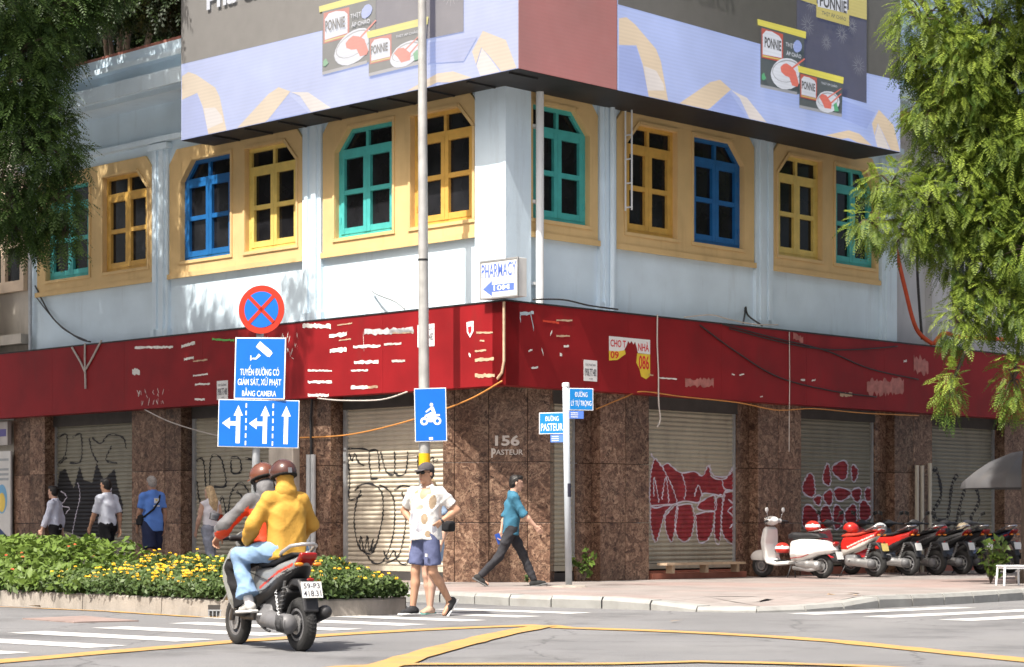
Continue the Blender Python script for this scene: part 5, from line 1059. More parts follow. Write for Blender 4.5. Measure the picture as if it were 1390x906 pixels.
def tree(label, base, top, r0, clumps, leaf, seed, pairs=9, flen=.26, dens=240, group=None, droopdir=.55, tf=(0,1)):
    rng = np.random.default_rng(seed); R = random.Random(seed)
    t = thing('street_tree', label, 'tree', base, group=group)
    m = MB(); b, tp = np.array(base, float), np.array(top, float)
    P = [b, b+(tp-b)*.3+np.array((R.uniform(-.12,.12),R.uniform(-.1,.1),0)), b+(tp-b)*.65+np.array((R.uniform(-.2,.2),R.uniform(-.2,.2),0)), tp]
    m.tube([b-np.array((0,0,.05)), b+np.array((0,0,.25))]+P[1:], [r0*1.5, r0*1.08, r0*.92, r0*.8, r0*.62], 14)
    m.build('trunk', bark, t, smooth=True)
    m = MB(); Q = []; tn = []
    for c in clumps:
        cc = np.array(c[:3], float); rr = np.array([c[3], c[3], c[3]*.85]) if len(c) < 6 else np.array(c[3:6])
        st = P[2]+(P[3]-P[2])*R.random(); mid = (st+cc)/2+np.array((0,0,.25+.12*np.linalg.norm(cc-st)))
        pts = [st*(1-k)**2+2*mid*k*(1-k)+cc*k*k for k in np.linspace(0,1,7)]
        m.tube(pts, list(np.linspace(r0*.34, .022, 7)), 7)
        n = int(dens*float(rr.prod())**(2/3)*1.0)+30
        p, d = blob_points(cc, rr, n, rng)
        for k in range(min(14, 5+int(8*rr[0]))):                # twigs inside the clump
            e = p[k]; m.tube([cc, (cc+e)/2+np.array((0,0,.08)), e], [.02,.012,.005], 5)
        D = unit(d*.75+rng.normal(0,.45,(n,3))+np.array((0,0,-droopdir)))
        q, per = frond_quads(p, D, rng.uniform(.7,1.3,n)*flen, pairs, rng)
        ti = np.clip(.48+rng.normal(0,.26,n)+.32*(d[:,2]), tf[0], tf[1])  # leaves high in a clump tinted lighter, sunlit tops painted in
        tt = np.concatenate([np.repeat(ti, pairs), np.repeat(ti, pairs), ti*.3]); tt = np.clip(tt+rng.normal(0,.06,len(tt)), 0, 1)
        Q.append(q); tn.append(tt)
    m.build('branch', bark, t, smooth=True)
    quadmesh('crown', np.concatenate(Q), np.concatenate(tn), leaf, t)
    return t
LC = [(-6.1,31.5,9.15,.45),(-5.75,31.6,9.5,.45),(-6.4,31.5,8.75,.35),(-6.95,31.1,8.2,.65),(-7.45,31,7.2,.8),(-7.2,31.2,5.6,.5),(-7.35,31,7.9,.95),(-7.1,31,6.7,.85),(-7.45,30.8,6.0,.75),(-6.75,31.1,5.85,.5),(-6.62,31.0,6.5,.4),(-7.6,30.6,8.9,1.0),(-6.75,31.3,8.75,.62),(-6.4,31.4,9.35,.5),(-8.6,31,7.2,1.2),(-6.95,31.0,7.3,.6),(-7.2,31,5.35,.32),(-6.6,31.1,5.35,.25),
 (-9.6,30,9.5,1.7),(-8.2,32,10.6,1.6),(-10.6,32.2,10.2,2.0),(-9.2,28.6,10.6,1.6),(-6.8,33.1,11.6,.8),(-9.0,34.2,11.8,1.2),(-10.2,34.6,9.6,1.6),(-9.4,31.4,12.6,1.8),(-11.6,30.2,9.0,1.6),(-6.9,31.6,10.2,.9),(-8.6,34.0,11.2,1.3),(-9.3,35.2,11.2,1.3),(-9.0,33.6,10.6,1.4),(-10.2,34.8,10.8,1.5)]  # mostly unseen crown clumps, several placed to shade the left facade
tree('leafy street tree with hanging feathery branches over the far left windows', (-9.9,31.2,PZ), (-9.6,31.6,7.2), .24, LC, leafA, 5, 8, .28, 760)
LC2 = [(-12.4,38.6,10.6,1.9),(-10.6,37.4,11.2,1.7),(-13.8,40.6,10.2,2.0),(-9.4,37.0,12.2,1.4),(-14.6,37.6,9.2,1.8),(-12.0,36.2,9.2,1.5),(-11.2,39.2,12.8,1.6),(-13.2,35.6,11.4,1.7),(-10.9,38.6,9.2,.9),(-11.0,40.2,8.4,.8),(-10.2,36.2,11.2,1.6),(-11.2,37.2,11,1.6),(-12.2,38,11,1.6),(-11.4,36,10.4,1.5),(-12.6,37,10.2,1.5),(-13.6,38.8,12.2,1.6),(-8.65,38.5,13.3,1.1),(-7.5,37.2,13.2,1.2),(-10,40,13.3,1.6)]  # unseen crown clumps, placed so their shade falls on the left facade
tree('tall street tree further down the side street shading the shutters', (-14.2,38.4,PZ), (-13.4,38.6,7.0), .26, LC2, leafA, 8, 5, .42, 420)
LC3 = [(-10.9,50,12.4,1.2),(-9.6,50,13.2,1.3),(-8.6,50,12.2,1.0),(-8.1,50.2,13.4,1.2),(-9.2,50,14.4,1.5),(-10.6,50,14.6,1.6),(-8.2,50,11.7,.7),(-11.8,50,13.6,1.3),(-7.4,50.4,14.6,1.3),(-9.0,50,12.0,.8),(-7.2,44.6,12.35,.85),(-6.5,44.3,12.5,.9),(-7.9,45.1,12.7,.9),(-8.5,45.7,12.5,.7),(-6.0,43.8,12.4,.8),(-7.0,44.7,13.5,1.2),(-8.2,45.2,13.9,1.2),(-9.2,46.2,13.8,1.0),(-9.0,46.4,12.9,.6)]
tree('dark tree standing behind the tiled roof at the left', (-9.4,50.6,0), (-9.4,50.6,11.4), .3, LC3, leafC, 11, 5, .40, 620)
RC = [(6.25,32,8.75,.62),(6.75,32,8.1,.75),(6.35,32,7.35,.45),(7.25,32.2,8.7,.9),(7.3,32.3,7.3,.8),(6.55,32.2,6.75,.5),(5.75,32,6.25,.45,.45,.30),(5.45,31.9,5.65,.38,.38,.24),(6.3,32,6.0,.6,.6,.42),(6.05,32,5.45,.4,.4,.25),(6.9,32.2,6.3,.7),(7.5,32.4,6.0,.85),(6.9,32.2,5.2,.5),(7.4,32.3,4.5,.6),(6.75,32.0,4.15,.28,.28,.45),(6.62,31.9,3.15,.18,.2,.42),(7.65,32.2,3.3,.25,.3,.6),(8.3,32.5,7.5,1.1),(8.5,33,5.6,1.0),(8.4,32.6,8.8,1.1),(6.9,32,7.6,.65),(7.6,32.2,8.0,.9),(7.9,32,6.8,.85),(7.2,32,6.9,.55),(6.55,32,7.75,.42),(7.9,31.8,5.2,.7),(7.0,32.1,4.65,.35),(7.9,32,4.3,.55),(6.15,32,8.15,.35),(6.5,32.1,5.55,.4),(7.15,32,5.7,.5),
 (7.4,32,10.6,1.6),(9.6,33,9.6,1.7),(8.6,34.2,11.4,1.9),(10.2,34.5,7.6,1.7),(9.4,31.2,8.4,1.4),(8.0,30.8,10.4,1.4),(10.6,36,9.6,2.0),(9.8,35.6,6.2,1.5),(11.6,38,8.8,2.0),(3.9,33.6,11.9,1.0),(4.8,34.4,11.8,1.1),(5.7,35,11.8,1.1),(6.5,35.6,11.6,1.1),(5.2,33.2,12.6,1.2)]  # closing clumps are out of view, added to shade the parked bikes
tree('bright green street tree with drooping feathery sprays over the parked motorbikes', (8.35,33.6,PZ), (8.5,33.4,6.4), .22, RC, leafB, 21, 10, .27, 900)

# ---- planter
PLF = [(-14,39.8),(-9.6,33.0),(-8.2,30.4)] + [(-6.89,28.38),(-6.14,27.69),(-5.33,26.89),(-4.47,25.87),(-3.68,24.92),(-2.95,24.52),(-2.3,24.72),(-1.71,25.13),(-1.25,25.55)]
PLN = thing('street_planter', 'long curved concrete planter at the kerb with drain opening', 'planter', (-4.5,26.5,0))
HP = .205
pf = resample([(p[0],p[1]) for p in PLF], .12)
pin = inset([tuple(p) for p in pf], .16)
m = MB(); s_ = 0; start = 0
bl = 16                                                  # twelve centimetre steps, blocks of about two metres
skip = range(0)
for b0 in range(0, len(pf)-1, bl):
    b1 = min(b0+bl, len(pf)-1); m = MB(); v = []
    for i in range(b0, b1+1):
        f_, k_ = np.array(pf[i]), np.array(pin[i]); e = 0.
        if i == b0: tdir = np.array(pf[i+1])-f_; f_, k_ = f_+tdir*.06, k_+tdir*.06
        if i == b1: tdir = f_-np.array(pf[i-1]); f_, k_ = f_-tdir*.06, k_-tdir*.06
        d = (k_-f_)/np.linalg.norm(k_-f_)
        for q, z in ((f_,-.02),(f_+d*.012,HP-.02),(f_+d*.03,HP),(k_,HP),(k_,-.02)): v.append((q[0],q[1],z))
    n = b1-b0+1; fs = [(i*5+j, (i+1)*5+j, (i+1)*5+j+1, i*5+j+1) for i in range(n-1) for j in range(4)]+[(0,1,2,3,4), tuple((n-1)*5+j for j in (4,3,2,1,0))]
    m.add(v, fs); m.build('planter_block', conc, PLN)
# right end wall of the planter and soil
pe = np.array(pf[-1]); be = np.array((-1.55,28.9))
m = MB(); dd = (be-pe)/np.linalg.norm(be-pe); nn = np.array((-dd[1], dd[0]))
m.prism([tuple(pe+dd*.02), tuple(pe+dd*2.8), tuple(pe+dd*2.8+nn*.16), tuple(pe+dd*.16+nn*.16)], -.02, HP-.003, 'z'); m.build('planter_block', conc, PLN)
soil = M('soil', (.07,.05,.035), .95, var=.3, vs=6, bump=.5, bs=20)
bk = inset([tuple(p) for p in pf], 2.9); m = MB(); v = [(p[0],p[1],HP-.05) for p in pin]+[(p[0],p[1],HP-.05) for p in bk]; n = len(pin)
m.add(v, [(i,i+1,i+1+n,i+n) for i in range(n-1)]); m.build('soil', soil, PLN)
# drain opening
dr = [(-3.55,24.82)][0]
m = MB(); m.box(dr[0]-.02,dr[0]+.16,dr[1]-.03,dr[1]+.02,.02,.14); m.build('drain_hollow_shade', dark_fill, PLN)
m = MB()
for k in range(4): m.box(dr[0]-.015+k*.045,dr[0]-.003+k*.045,dr[1]-.042,dr[1]-.032,.0,.075)
m.box(dr[0]-.02,dr[0]+.16,dr[1]-.042,dr[1]-.034,.07,.085); m.build('drain_grille', grey_mt, PLN)

def hedge(name, label, cat, s0, s1, depth, top, leafsz, n, mat, seed, fl=None, over=.05, front=0., group=None, elong=2.0, dy0=0., flmat=None, flsz=.012, fln=0):
    """mounded shrub along the planter between arc parameters s0..s1 (indices of pf); top(t, d) gives its height"""
    rng = np.random.default_rng(seed); ia = np.array(pf); ib = np.array(bk)
    def at(t, d):
        x = s0+(s1-s0)*t; i = np.clip(x.astype(int), 0, len(pf)-2); f = (x-i)[:,None]
        a = ia[i]*(1-f)+ia[i+1]*f; b = ib[i]*(1-f)+ib[i+1]*f; w = unit(b-a); return a+w*d[:,None]
    t = rng.uniform(0,1,n); d = np.where(rng.random(n) < .45, -over+rng.uniform(0,.25,n), rng.uniform(0,depth,n))
    h = top(t, d); xy = at(t, d); low = HP+.03
    edge = d < .22
    z = np.where(edge, low+(h-low)*rng.uniform(0,1,n)**.8, low+(h-low)*(1-.45*rng.uniform(0,1,n)**1.6))
    P = np.column_stack([xy, z]) + rng.normal(0,.018,(n,3))
    N = unit(np.where(edge[:,None], np.array((0,-.75,.55)), np.array((0,-.15,1.))) + rng.normal(0,.55,(n,3)))
    U = unit(np.cross(N, rng.normal(0,1,(n,3)))); W_ = np.cross(N, U); L = leafsz*rng.uniform(.6,1.35,n)[:,None]
    Q = np.stack([P-U*L, P-W_*L/elong-U*L*.1, P+U*L-N*L*.25, P+W_*L/elong-U*L*.1], 1)
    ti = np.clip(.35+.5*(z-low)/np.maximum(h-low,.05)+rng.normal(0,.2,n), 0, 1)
    r = thing(name, label, cat, tuple(map(float, np.append(xy.mean(0), HP-.05))), group=group)
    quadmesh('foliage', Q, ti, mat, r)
    m = MB()                                              # woody stems
    for k in range(22):
        tt, ddv = rng.random(1), rng.uniform(.1, depth, 1); b = at(tt, ddv)[0]; hh = float(top(tt, ddv)[0])
        m.tube([(b[0],b[1],HP-.08),(b[0]+rng.uniform(-.08,.08),b[1]+rng.uniform(-.08,.08),hh*.55),(b[0]+rng.uniform(-.15,.15),b[1]+rng.uniform(-.1,.1),hh*.9)], [.012,.008,.004], 5)
    m.build('stem', bark, r)
    if fln:
        t = np.clip(rng.normal(.56,.24,fln), .02, .98) if fln > 100 else rng.uniform(0.02,.98,fln); d = np.abs(rng.normal(0,.42,fln))*depth*.6; d = np.clip(d, -over, depth); cl = rng.random(fln)
        t = t+.03*np.sin(t*40); t = np.clip(t, 0, 1); h = top(t, d); xy = at(t, d)
        z = np.where(d < .2, low+.12+(h-low-.05)*rng.uniform(.25,1.05,fln), h+rng.uniform(-.03,.06,fln)); P = np.column_stack([xy, z]); P[:,1] -= np.where(d < .2, .05, 0)
        qs = []
        for k in range(7):                                # florets around each head
            a = k*2*math.pi/6; off = np.array((math.cos(a),math.sin(a)*.8,.35*(k % 2))) if k < 6 else np.array((0,0,.5))
            c = P+off*flsz*.9; e1 = unit(rng.normal(0,.35,(fln,3))+np.array((1,0,0))); e2 = unit(rng.normal(0,.35,(fln,3))+np.array((0,.45,.9)))
            s = flsz*rng.uniform(.5,.75,fln)[:,None]; qs.append(np.stack([c-e1*s, c-e2*s, c+e1*s, c+e2*s], 1))
        quadmesh('flower', np.concatenate(qs), np.tile(rng.uniform(0,1,fln), 7), flmat, r)['kind'] = 'stuff'
    return r
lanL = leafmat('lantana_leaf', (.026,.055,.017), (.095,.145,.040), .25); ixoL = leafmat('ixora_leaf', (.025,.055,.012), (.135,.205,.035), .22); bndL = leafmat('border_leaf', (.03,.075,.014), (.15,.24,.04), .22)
yelF = leafmat('lantana_flower', (.72,.36,.01), (.85,.58,.03), .15); redF = leafmat('ixora_flower', (.55,.06,.02), (.65,.16,.05), .15)
def idx(px): # index along the planter of the front point seen nearest that x
    X = (px-695)/2865; return int(np.argmin([abs(p[0]/p[1]-X)+(0 if p[1] < 33 else 9) for p in pf]))
i0, iA, iB, iC, iD = idx(-60), idx(75), idx(140), idx(303), idx(428)
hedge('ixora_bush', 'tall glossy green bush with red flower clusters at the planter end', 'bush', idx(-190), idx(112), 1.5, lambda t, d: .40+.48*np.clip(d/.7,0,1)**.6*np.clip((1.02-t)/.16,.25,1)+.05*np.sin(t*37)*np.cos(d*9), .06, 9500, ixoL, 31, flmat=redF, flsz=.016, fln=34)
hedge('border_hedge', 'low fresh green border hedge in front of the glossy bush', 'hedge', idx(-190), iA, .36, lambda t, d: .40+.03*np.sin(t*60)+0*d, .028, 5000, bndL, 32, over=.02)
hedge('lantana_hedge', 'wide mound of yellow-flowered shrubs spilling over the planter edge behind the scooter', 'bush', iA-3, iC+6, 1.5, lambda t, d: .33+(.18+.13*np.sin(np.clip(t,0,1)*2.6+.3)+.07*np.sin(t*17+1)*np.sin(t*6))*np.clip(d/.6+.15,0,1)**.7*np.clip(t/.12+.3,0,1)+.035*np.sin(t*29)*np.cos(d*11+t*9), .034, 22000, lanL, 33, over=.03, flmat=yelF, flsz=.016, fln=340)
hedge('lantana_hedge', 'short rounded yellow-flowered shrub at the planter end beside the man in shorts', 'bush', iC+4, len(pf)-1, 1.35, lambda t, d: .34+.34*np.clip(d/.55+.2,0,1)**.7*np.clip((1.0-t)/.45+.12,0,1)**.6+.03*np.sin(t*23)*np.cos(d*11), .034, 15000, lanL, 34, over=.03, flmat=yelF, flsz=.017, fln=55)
# weeds and small plants
def weed(label, x, y, z, h, n, leafsz, mat, seed, name='small_weed'):
    rng = np.random.default_rng(seed); r = thing(name, label, 'plant', (x,y,z))
    m = MB(); Q = []; T_ = []
    for k in range(max(3, n//8)):
        e = np.array((x+rng.uniform(-.35,.35)*h, y+rng.uniform(-.3,.1)*h, z+h*rng.uniform(.5,1))); b = np.array((x,y,z)); m.tube([b,(b+e)/2+np.array((0,0,.1*h)),e], [.008,.006,.003], 5)
        for j in range(8):
            c = b+(e-b)*rng.uniform(.3,1.05)+rng.normal(0,.04*h,3); N = unit(np.array((0,-.6,.7))+rng.normal(0,.5,3)); U = unit(np.cross(N, rng.normal(0,1,3))); W_ = np.cross(N,U); L = leafsz*rng.uniform(.7,1.3)
            Q.append([c-U*L, c-W_*L*.5, c+U*L-N*L*.3, c+W_*L*.5]); T_.append(rng.uniform(.2,1))
    m.build('stem', bark, r); quadmesh('foliage', np.array(Q), np.array(T_), mat, r)
w1, w2 = [(-3.71,25.13),(-2.07,25.13)]
weed('small weed growing from the planter wall beside the drain opening', w1[0], w1[1]-.05, .02, .17, 30, .035, bndL, 51)
weed('small weed growing at the foot of the planter wall below the short shrub', w2[0], w2[1]-.06, .0, .16, 30, .035, bndL, 52)
b = FR @ np.array((1.75,.06,PZ,1)); weed('leafy green plant growing from the pavement against the marble jamb', b[0], b[1], PZ, .55, 60, .07, ixoL, 53, 'leafy_plant')
b = TC @ np.array((CW*.8,.08,PZ,1)); weed('small weed at the foot of the marble corner behind the walking man', b[0], b[1], PZ, .14, 20, .04, lanL, 54)
weed('leafy bush beside the white stool under the tree', 7.55, 33.3, PZ, .72, 170, .075, ixoL, 55, 'leafy_bush')


# ================================================================= people
skinA = M('skin_tan', (.42,.235,.15), .5, var=.08, vs=8, spec=.35); skinB = M('skin_light', (.55,.34,.25), .5, var=.06, vs=8, spec=.35); skinC = M('skin_brown', (.34,.19,.125), .5, var=.08, vs=8, spec=.35)
hairK = M('hair_black', (.012,.010,.009), .5, var=.3, vs=30); hairG = M('hair_grey', (.28,.26,.24), .7, var=.3, vs=40); hairB = M('hair_blonde', (.45,.33,.19), .6, var=.3, vs=35)
eyeK = M('eye_dark', (.01,.01,.01), .3); lipM = M('lip', (.30,.11,.09), .5)
def fab(name, col, var=.08, rough=.85, bump=.45, bs=15, **k): return M(name, col, rough, var=var, vs=k.pop('vs', 5), bump=bump, bs=bs, spec=.2, **k)
def Rz(a): return rotm('Z', a)
def fk(h, legs, arms, lean=0., side=0., yaw=0., head=(0,0), J=None):
    """joint positions; x right, y forward. legs: (swing, out, knee, toe pitch, toe yaw); arms: (swing, out, elbow, in)"""
    s = h/1.75; j = {'s': s, 'h': h}; r = rad
    Rs = rotm('Z', r(yaw)) @ rotm('Y', r(side)) @ rotm('X', r(-lean)); j['Rs'] = Rs
    pel = np.zeros(3); j['pel'] = pel
    up = lambda x, y, z: pel + Rs @ (np.array((x,y,z))*s)
    j['chest'] = up(0,.0,.36); j['neck'] = up(0,-.005,.53); j['head'] = up(0,.025,.682)
    j['Rh'] = Rs @ rotm('Z', r(head[0])) @ rotm('X', r(head[1])) if lean < 25 else rotm('Z', r(head[0])) @ rotm('X', r(head[1]))
    for k, sd in (('R',1),('L',-1)):
        sw, ou, kn, tp, ty = legs[0 if sd > 0 else 1]
        hp = np.array((sd*.092,0,-.02))*s; a = r(sw); o = r(ou)
        d1 = np.array((sd*math.sin(o), math.sin(a)*math.cos(o), -math.cos(a)*math.cos(o))); b = r(sw-kn); d2 = np.array((sd*math.sin(o)*.6, math.sin(b), -math.cos(b)))
        kn_ = hp+d1*.43*s; an = kn_+d2/np.linalg.norm(d2)*.42*s
        j['hip'+k], j['knee'+k], j['ank'+k] = hp, kn_, an
        fy = r(ty)*-sd; fp = r(tp); j['fd'+k] = np.array((math.sin(-fy)*math.cos(fp), math.cos(fy)*math.cos(fp), math.sin(fp)))
        sh = up(sd*.170,0,.462); sw, ou, el, inn = arms[0 if sd > 0 else 1]; a, o = r(sw), r(ou)
        d1 = np.array((sd*math.sin(o), math.sin(a)*math.cos(o), -math.cos(a)*math.cos(o))); e = sh+d1*.29*s
        b = r(sw+el); d2 = np.array((-sd*math.sin(r(inn)), math.sin(b)*math.cos(r(inn)), -math.cos(b)*math.cos(r(inn)))); w = e+d2*.25*s
        j['sh'+k], j['el'+k], j['wr'+k], j['hd'+k] = sh, e, w, d2
        j['pn'+k] = np.array((-sd,0,0.))
    if J:
        for k, v in J.items(): j[k] = np.array(v, float)
        for k in 'RL':
            if 'wr'+k in J and 'hd'+k not in J: d = j['wr'+k]-j['el'+k]; j['hd'+k] = d/np.linalg.norm(d)
    if not (J and 'noground' in J):
        low = min((j['ank'+k]+np.array((0,0,-.075*s)))[2] for k in 'RL')
        low = min(low, min((j['ank'+k]+j['fd'+k]*.15*s+np.array((0,0,-.055*s)))[2] for k in 'RL'))
        for k in list(j):
            if k[:2] in ('pe','ch','ne','he','hi','kn','an','sh','el','wr'): j[k] = j[k]-np.array((0,0,low))
    return j
def hand_mesh(j, k, curl=.5, h=.0065, grip=None):
    """palm, four bent fingers and a thumb"""
    s = j['s']; w = j['wr'+k]; d = j['hd'+k]/np.linalg.norm(j['hd'+k]); pn = j['pn'+k]-d*np.dot(j['pn'+k], d); pn /= np.linalg.norm(pn)+1e-9
    sd = 1 if k == 'R' else -1; lat = np.cross(d, pn)*sd          # towards the thumb
    q = SDF(.010); q.cone(w-d*.03*s, w+d*.02*s, .026*s, .024*s)
    for t in (-.030,-.011,.009,.028): q.cone(w+d*.015*s+lat*t*.6*s, w+d*.080*s+lat*t*s, .015*s, .0125*s)
    for t, L in ((.030,.070),(.011,.080),(-.009,.074),(-.028,.058)):
        b = w+d*.082*s+lat*t*s; c1 = rad(38*curl); e = b+(d*math.cos(c1)+pn*math.sin(c1))*L*.5*s; c2 = rad(95*curl); f = e+(d*math.cos(c2)+pn*math.sin(c2))*L*.5*s
        q.cone(b, e, .0092*s, .0085*s, .004); q.cone(e, f, .0085*s, .007*s, .004)
    b = w+d*.03*s+lat*.024*s; e = b+(d*.55+lat*.75+pn*.35)*.042*s; f = e+(d*.85+lat*.15+pn*.45)*.036*s
    q.cone(b, e, .0125*s, .010*s); q.cone(e, f, .010*s, .008*s, .004)
    return q.mesh(h)
def body(j, parent, skin, h=.014, hands=('R','L'), curl=(.45,.45), barefoot=False, nose=1, lt=1.):
    s = j['s']; q = SDF(.035); Rs = j['Rs']; p = j['pel']; up = lambda x,y,z: p+Rs @ (np.array((x,y,z))*s)
    q.ell(up(0,0,.02), np.array((.138,.098,.11))*s, Rs).ell(up(0,.005,.19), np.array((.125,.092,.17))*s, Rs).ell(up(0,.005,.36), np.array((.16,.11,.17))*s, Rs)
    q.cone(up(-.12,0,.46), up(.12,0,.46), .06*s)
    for k in 'RL':
        q.chain([j['hip'+k], j['hip'+k]*.5+j['knee'+k]*.5, j['knee'+k], j['knee'+k]*.68+j['ank'+k]*.32+np.array((0,-.012,0))*s, j['ank'+k]], [.074*s*lt,.067*s*lt,.051*s*lt,.053*s*lt,.034*s], .025)
        a = j['ank'+k]; f = j['fd'+k]; q.cone(a+np.array((0,0,-.035))*s-f*.03*s, a+f*.13*s+np.array((0,0,-.05))*s, .038*s, .026*s)
        q.chain([j['sh'+k], j['sh'+k]*.5+j['el'+k]*.5, j['el'+k], j['el'+k]*.65+j['wr'+k]*.35, j['wr'+k]], [.058*s,.048*s,.040*s,.040*s,.026*s], .025)
    q.cone(j['neck']-Rs@np.array((0,0,.04))*s, j['head']-j['Rh']@np.array((0,.01,.06))*s, .056*s, .052*s, .02)
    # head at a finer grid
    g = SDF(.018); Rh = j['Rh']; c = j['head']; H = lambda x,y,z: c+Rh@(np.array((x,y,z))*s)
    g.ell(H(0,-.008,.025), np.array((.074,.094,.09))*s, Rh).ell(H(0,.02,-.045), np.array((.058,.068,.07))*s, Rh).cone(H(0,-.02,-.05), j['neck'], .052*s, .055*s)
    if nose: g.cone(H(0,.088,.012), H(0,.104,-.028), .010*s, .014*s, .010).ell(H(0,.080,-.068), np.array((.022,.014,.010))*s, Rh, .01).ell(H(0,.07,-.10), np.array((.026,.022,.018))*s, Rh)
    for sd in (1,-1): g.ell(H(sd*.076,-.008,-.004), np.array((.010,.020,.032))*s, Rh, .006)
    if nose:
        for sd in (1,-1): g.cone(H(sd*.016,.085,.035), H(sd*.048,.076,.036), .008*s, .007*s, .008)
    ex = [g.mesh(.0085)]+[hand_mesh(j, k, curl[i]) for i, k in enumerate(hands)]
    o = q.build('body', skin, parent, h, None, ex)
    if nose:
        e = SDF(0.)
        for sd in (1,-1): e.ell(H(sd*.030,.083,.014), np.array((.013,.008,.0065))*s, Rh)
        e.build('eyes', eyeK, parent, .0045)
        e = SDF(0.); e.ell(H(0,.091,-.066), np.array((.022,.007,.0055))*s, Rh); e.build('lips', lipM, parent, .0045)
    return o
def top(j, parent, mats, name='shirt', sleeve=.55, hem=-.10, loose=1., h=.013, seed=0, matfn=None, collar=True, amp=.006, neckr=.075, sleeve_r=1.0, vneck=0., ff=11):
    """shirt: sleeve = fraction of the arm covered (0..2: one upper arm, then forearm)"""
    s = j['s']; q = SDF(.035); Rs = j['Rs']; p = j['pel']; up = lambda x,y,z: p+Rs @ (np.array((x,y,z))*s); L = loose
    zb, zt = hem, .46; mid = (zb+zt)/2
    zb -= .16; mid = (zb+zt)/2; q.box(up(0,.003,mid-.02), np.array((.160*L,.118*L,(zt-zb)/2))*s, .105*s, Rs)
    q.ell(up(0,.005,.34), np.array((.172,.126,.16))*s, Rs)
    for sd in (1,-1): q.cone(up(0,-.012,.505), up(sd*.165,-.005,.462), .062*s, .058*s, .05)
    q.cone(up(0,-.01,.48), up(0,-.015,.53), .080*s, .066*s)
    for k in 'RL':
        sh, el, wr = j['sh'+k], j['el'+k], j['wr'+k]
        if sleeve <= 0: q.cone(up((1 if k=='R' else -1)*.12,0,.46), sh*.8+p*.2+np.array((0,0,.05)), .06*s, .045*s); continue
        t = min(sleeve, 1); e = sh+(el-sh)*t; q.chain([sh, e], [.064*s*(.5+.5*sleeve_r), (.064-.006*t)*s*sleeve_r], .05)
        if sleeve > 1:
            t2 = sleeve-1; w = el+(wr-el)*t2; q.chain([el, el*.5+w*.5, w], [.058*s*sleeve_r,.054*s*sleeve_r,.044*s*sleeve_r])
    q.disp = folds(amp, ff, seed)
    iRs = Rs.T; b0 = up(0,0,hem)
    def hemcut(X, Y, Z):
        zz = (X-p[0])*iRs[2,0]+(Y-p[1])*iRs[2,1]+(Z-p[2])*iRs[2,2]; xx = (X-p[0])*iRs[0,0]+(Y-p[1])*iRs[0,1]+(Z-p[2])*iRs[0,2]; yy = (X-p[0])*iRs[1,0]+(Y-p[1])*iRs[1,1]+(Z-p[2])*iRs[1,2]
        c = hem*s - zz + .006*np.sin(xx*22+yy*15)
        return np.where(np.sqrt(xx**2+yy**2) < .30*s, c, -1.) if hem > -.3 else c
    q.cut(hemcut)
    nk = up(0,.012,.555)
    if neckr: q.cut(lambda X,Y,Z: neckr*s - np.sqrt((X-nk[0])**2+(Y-nk[1])**2+(Z-nk[2])**2*.7))
    if vneck:
        v0 = up(0,.14,.50)
        q.cut(lambda X,Y,Z: vneck*s - np.sqrt(((X-v0[0])*1.8)**2+(Y-v0[1])**2*.5+((Z-v0[2])*.8)**2))
    for k in 'RL':                                         # open ends of the sleeves
        sh, el, wr = j['sh'+k], j['el'+k], j['wr'+k]
        if 0 < sleeve <= 1: e = sh+(el-sh)*sleeve; d = (el-sh)/np.linalg.norm(el-sh); rr = .12
        elif sleeve > 1: e = el+(wr-el)*(sleeve-1); d = (wr-el)/np.linalg.norm(wr-el); rr = .10
        else: continue
        q.cut(lambda X,Y,Z,e=e,d=d,rr=rr: np.where(np.sqrt((X-e[0])**2+(Y-e[1])**2+(Z-e[2])**2) < rr*s, (X-e[0])*d[0]+(Y-e[1])*d[1]+(Z-e[2])*d[2], -1.))
    o = q.build(name, mats, parent, h, matfn)
    if collar:
        c = SDF(.012); R_ = .068*s
        for k in range(10):
            a0, a1 = rad(-60+k*30+60+90+30), rad(-60+(k+1)*30+60+90+30)
            c.cone(up(0,-.004,.545)+Rs@np.array((math.cos(a0)*R_, math.sin(a0)*R_*.95, -.028*s*max(0,math.sin(a0)))), up(0,-.004,.545)+Rs@np.array((math.cos(a1)*R_, math.sin(a1)*R_*.95, -.028*s*max(0,math.sin(a1)))), .017*s)
        c.build('collar', mats if not isinstance(mats,(list,tuple)) else mats[0], o, .009)
    return o
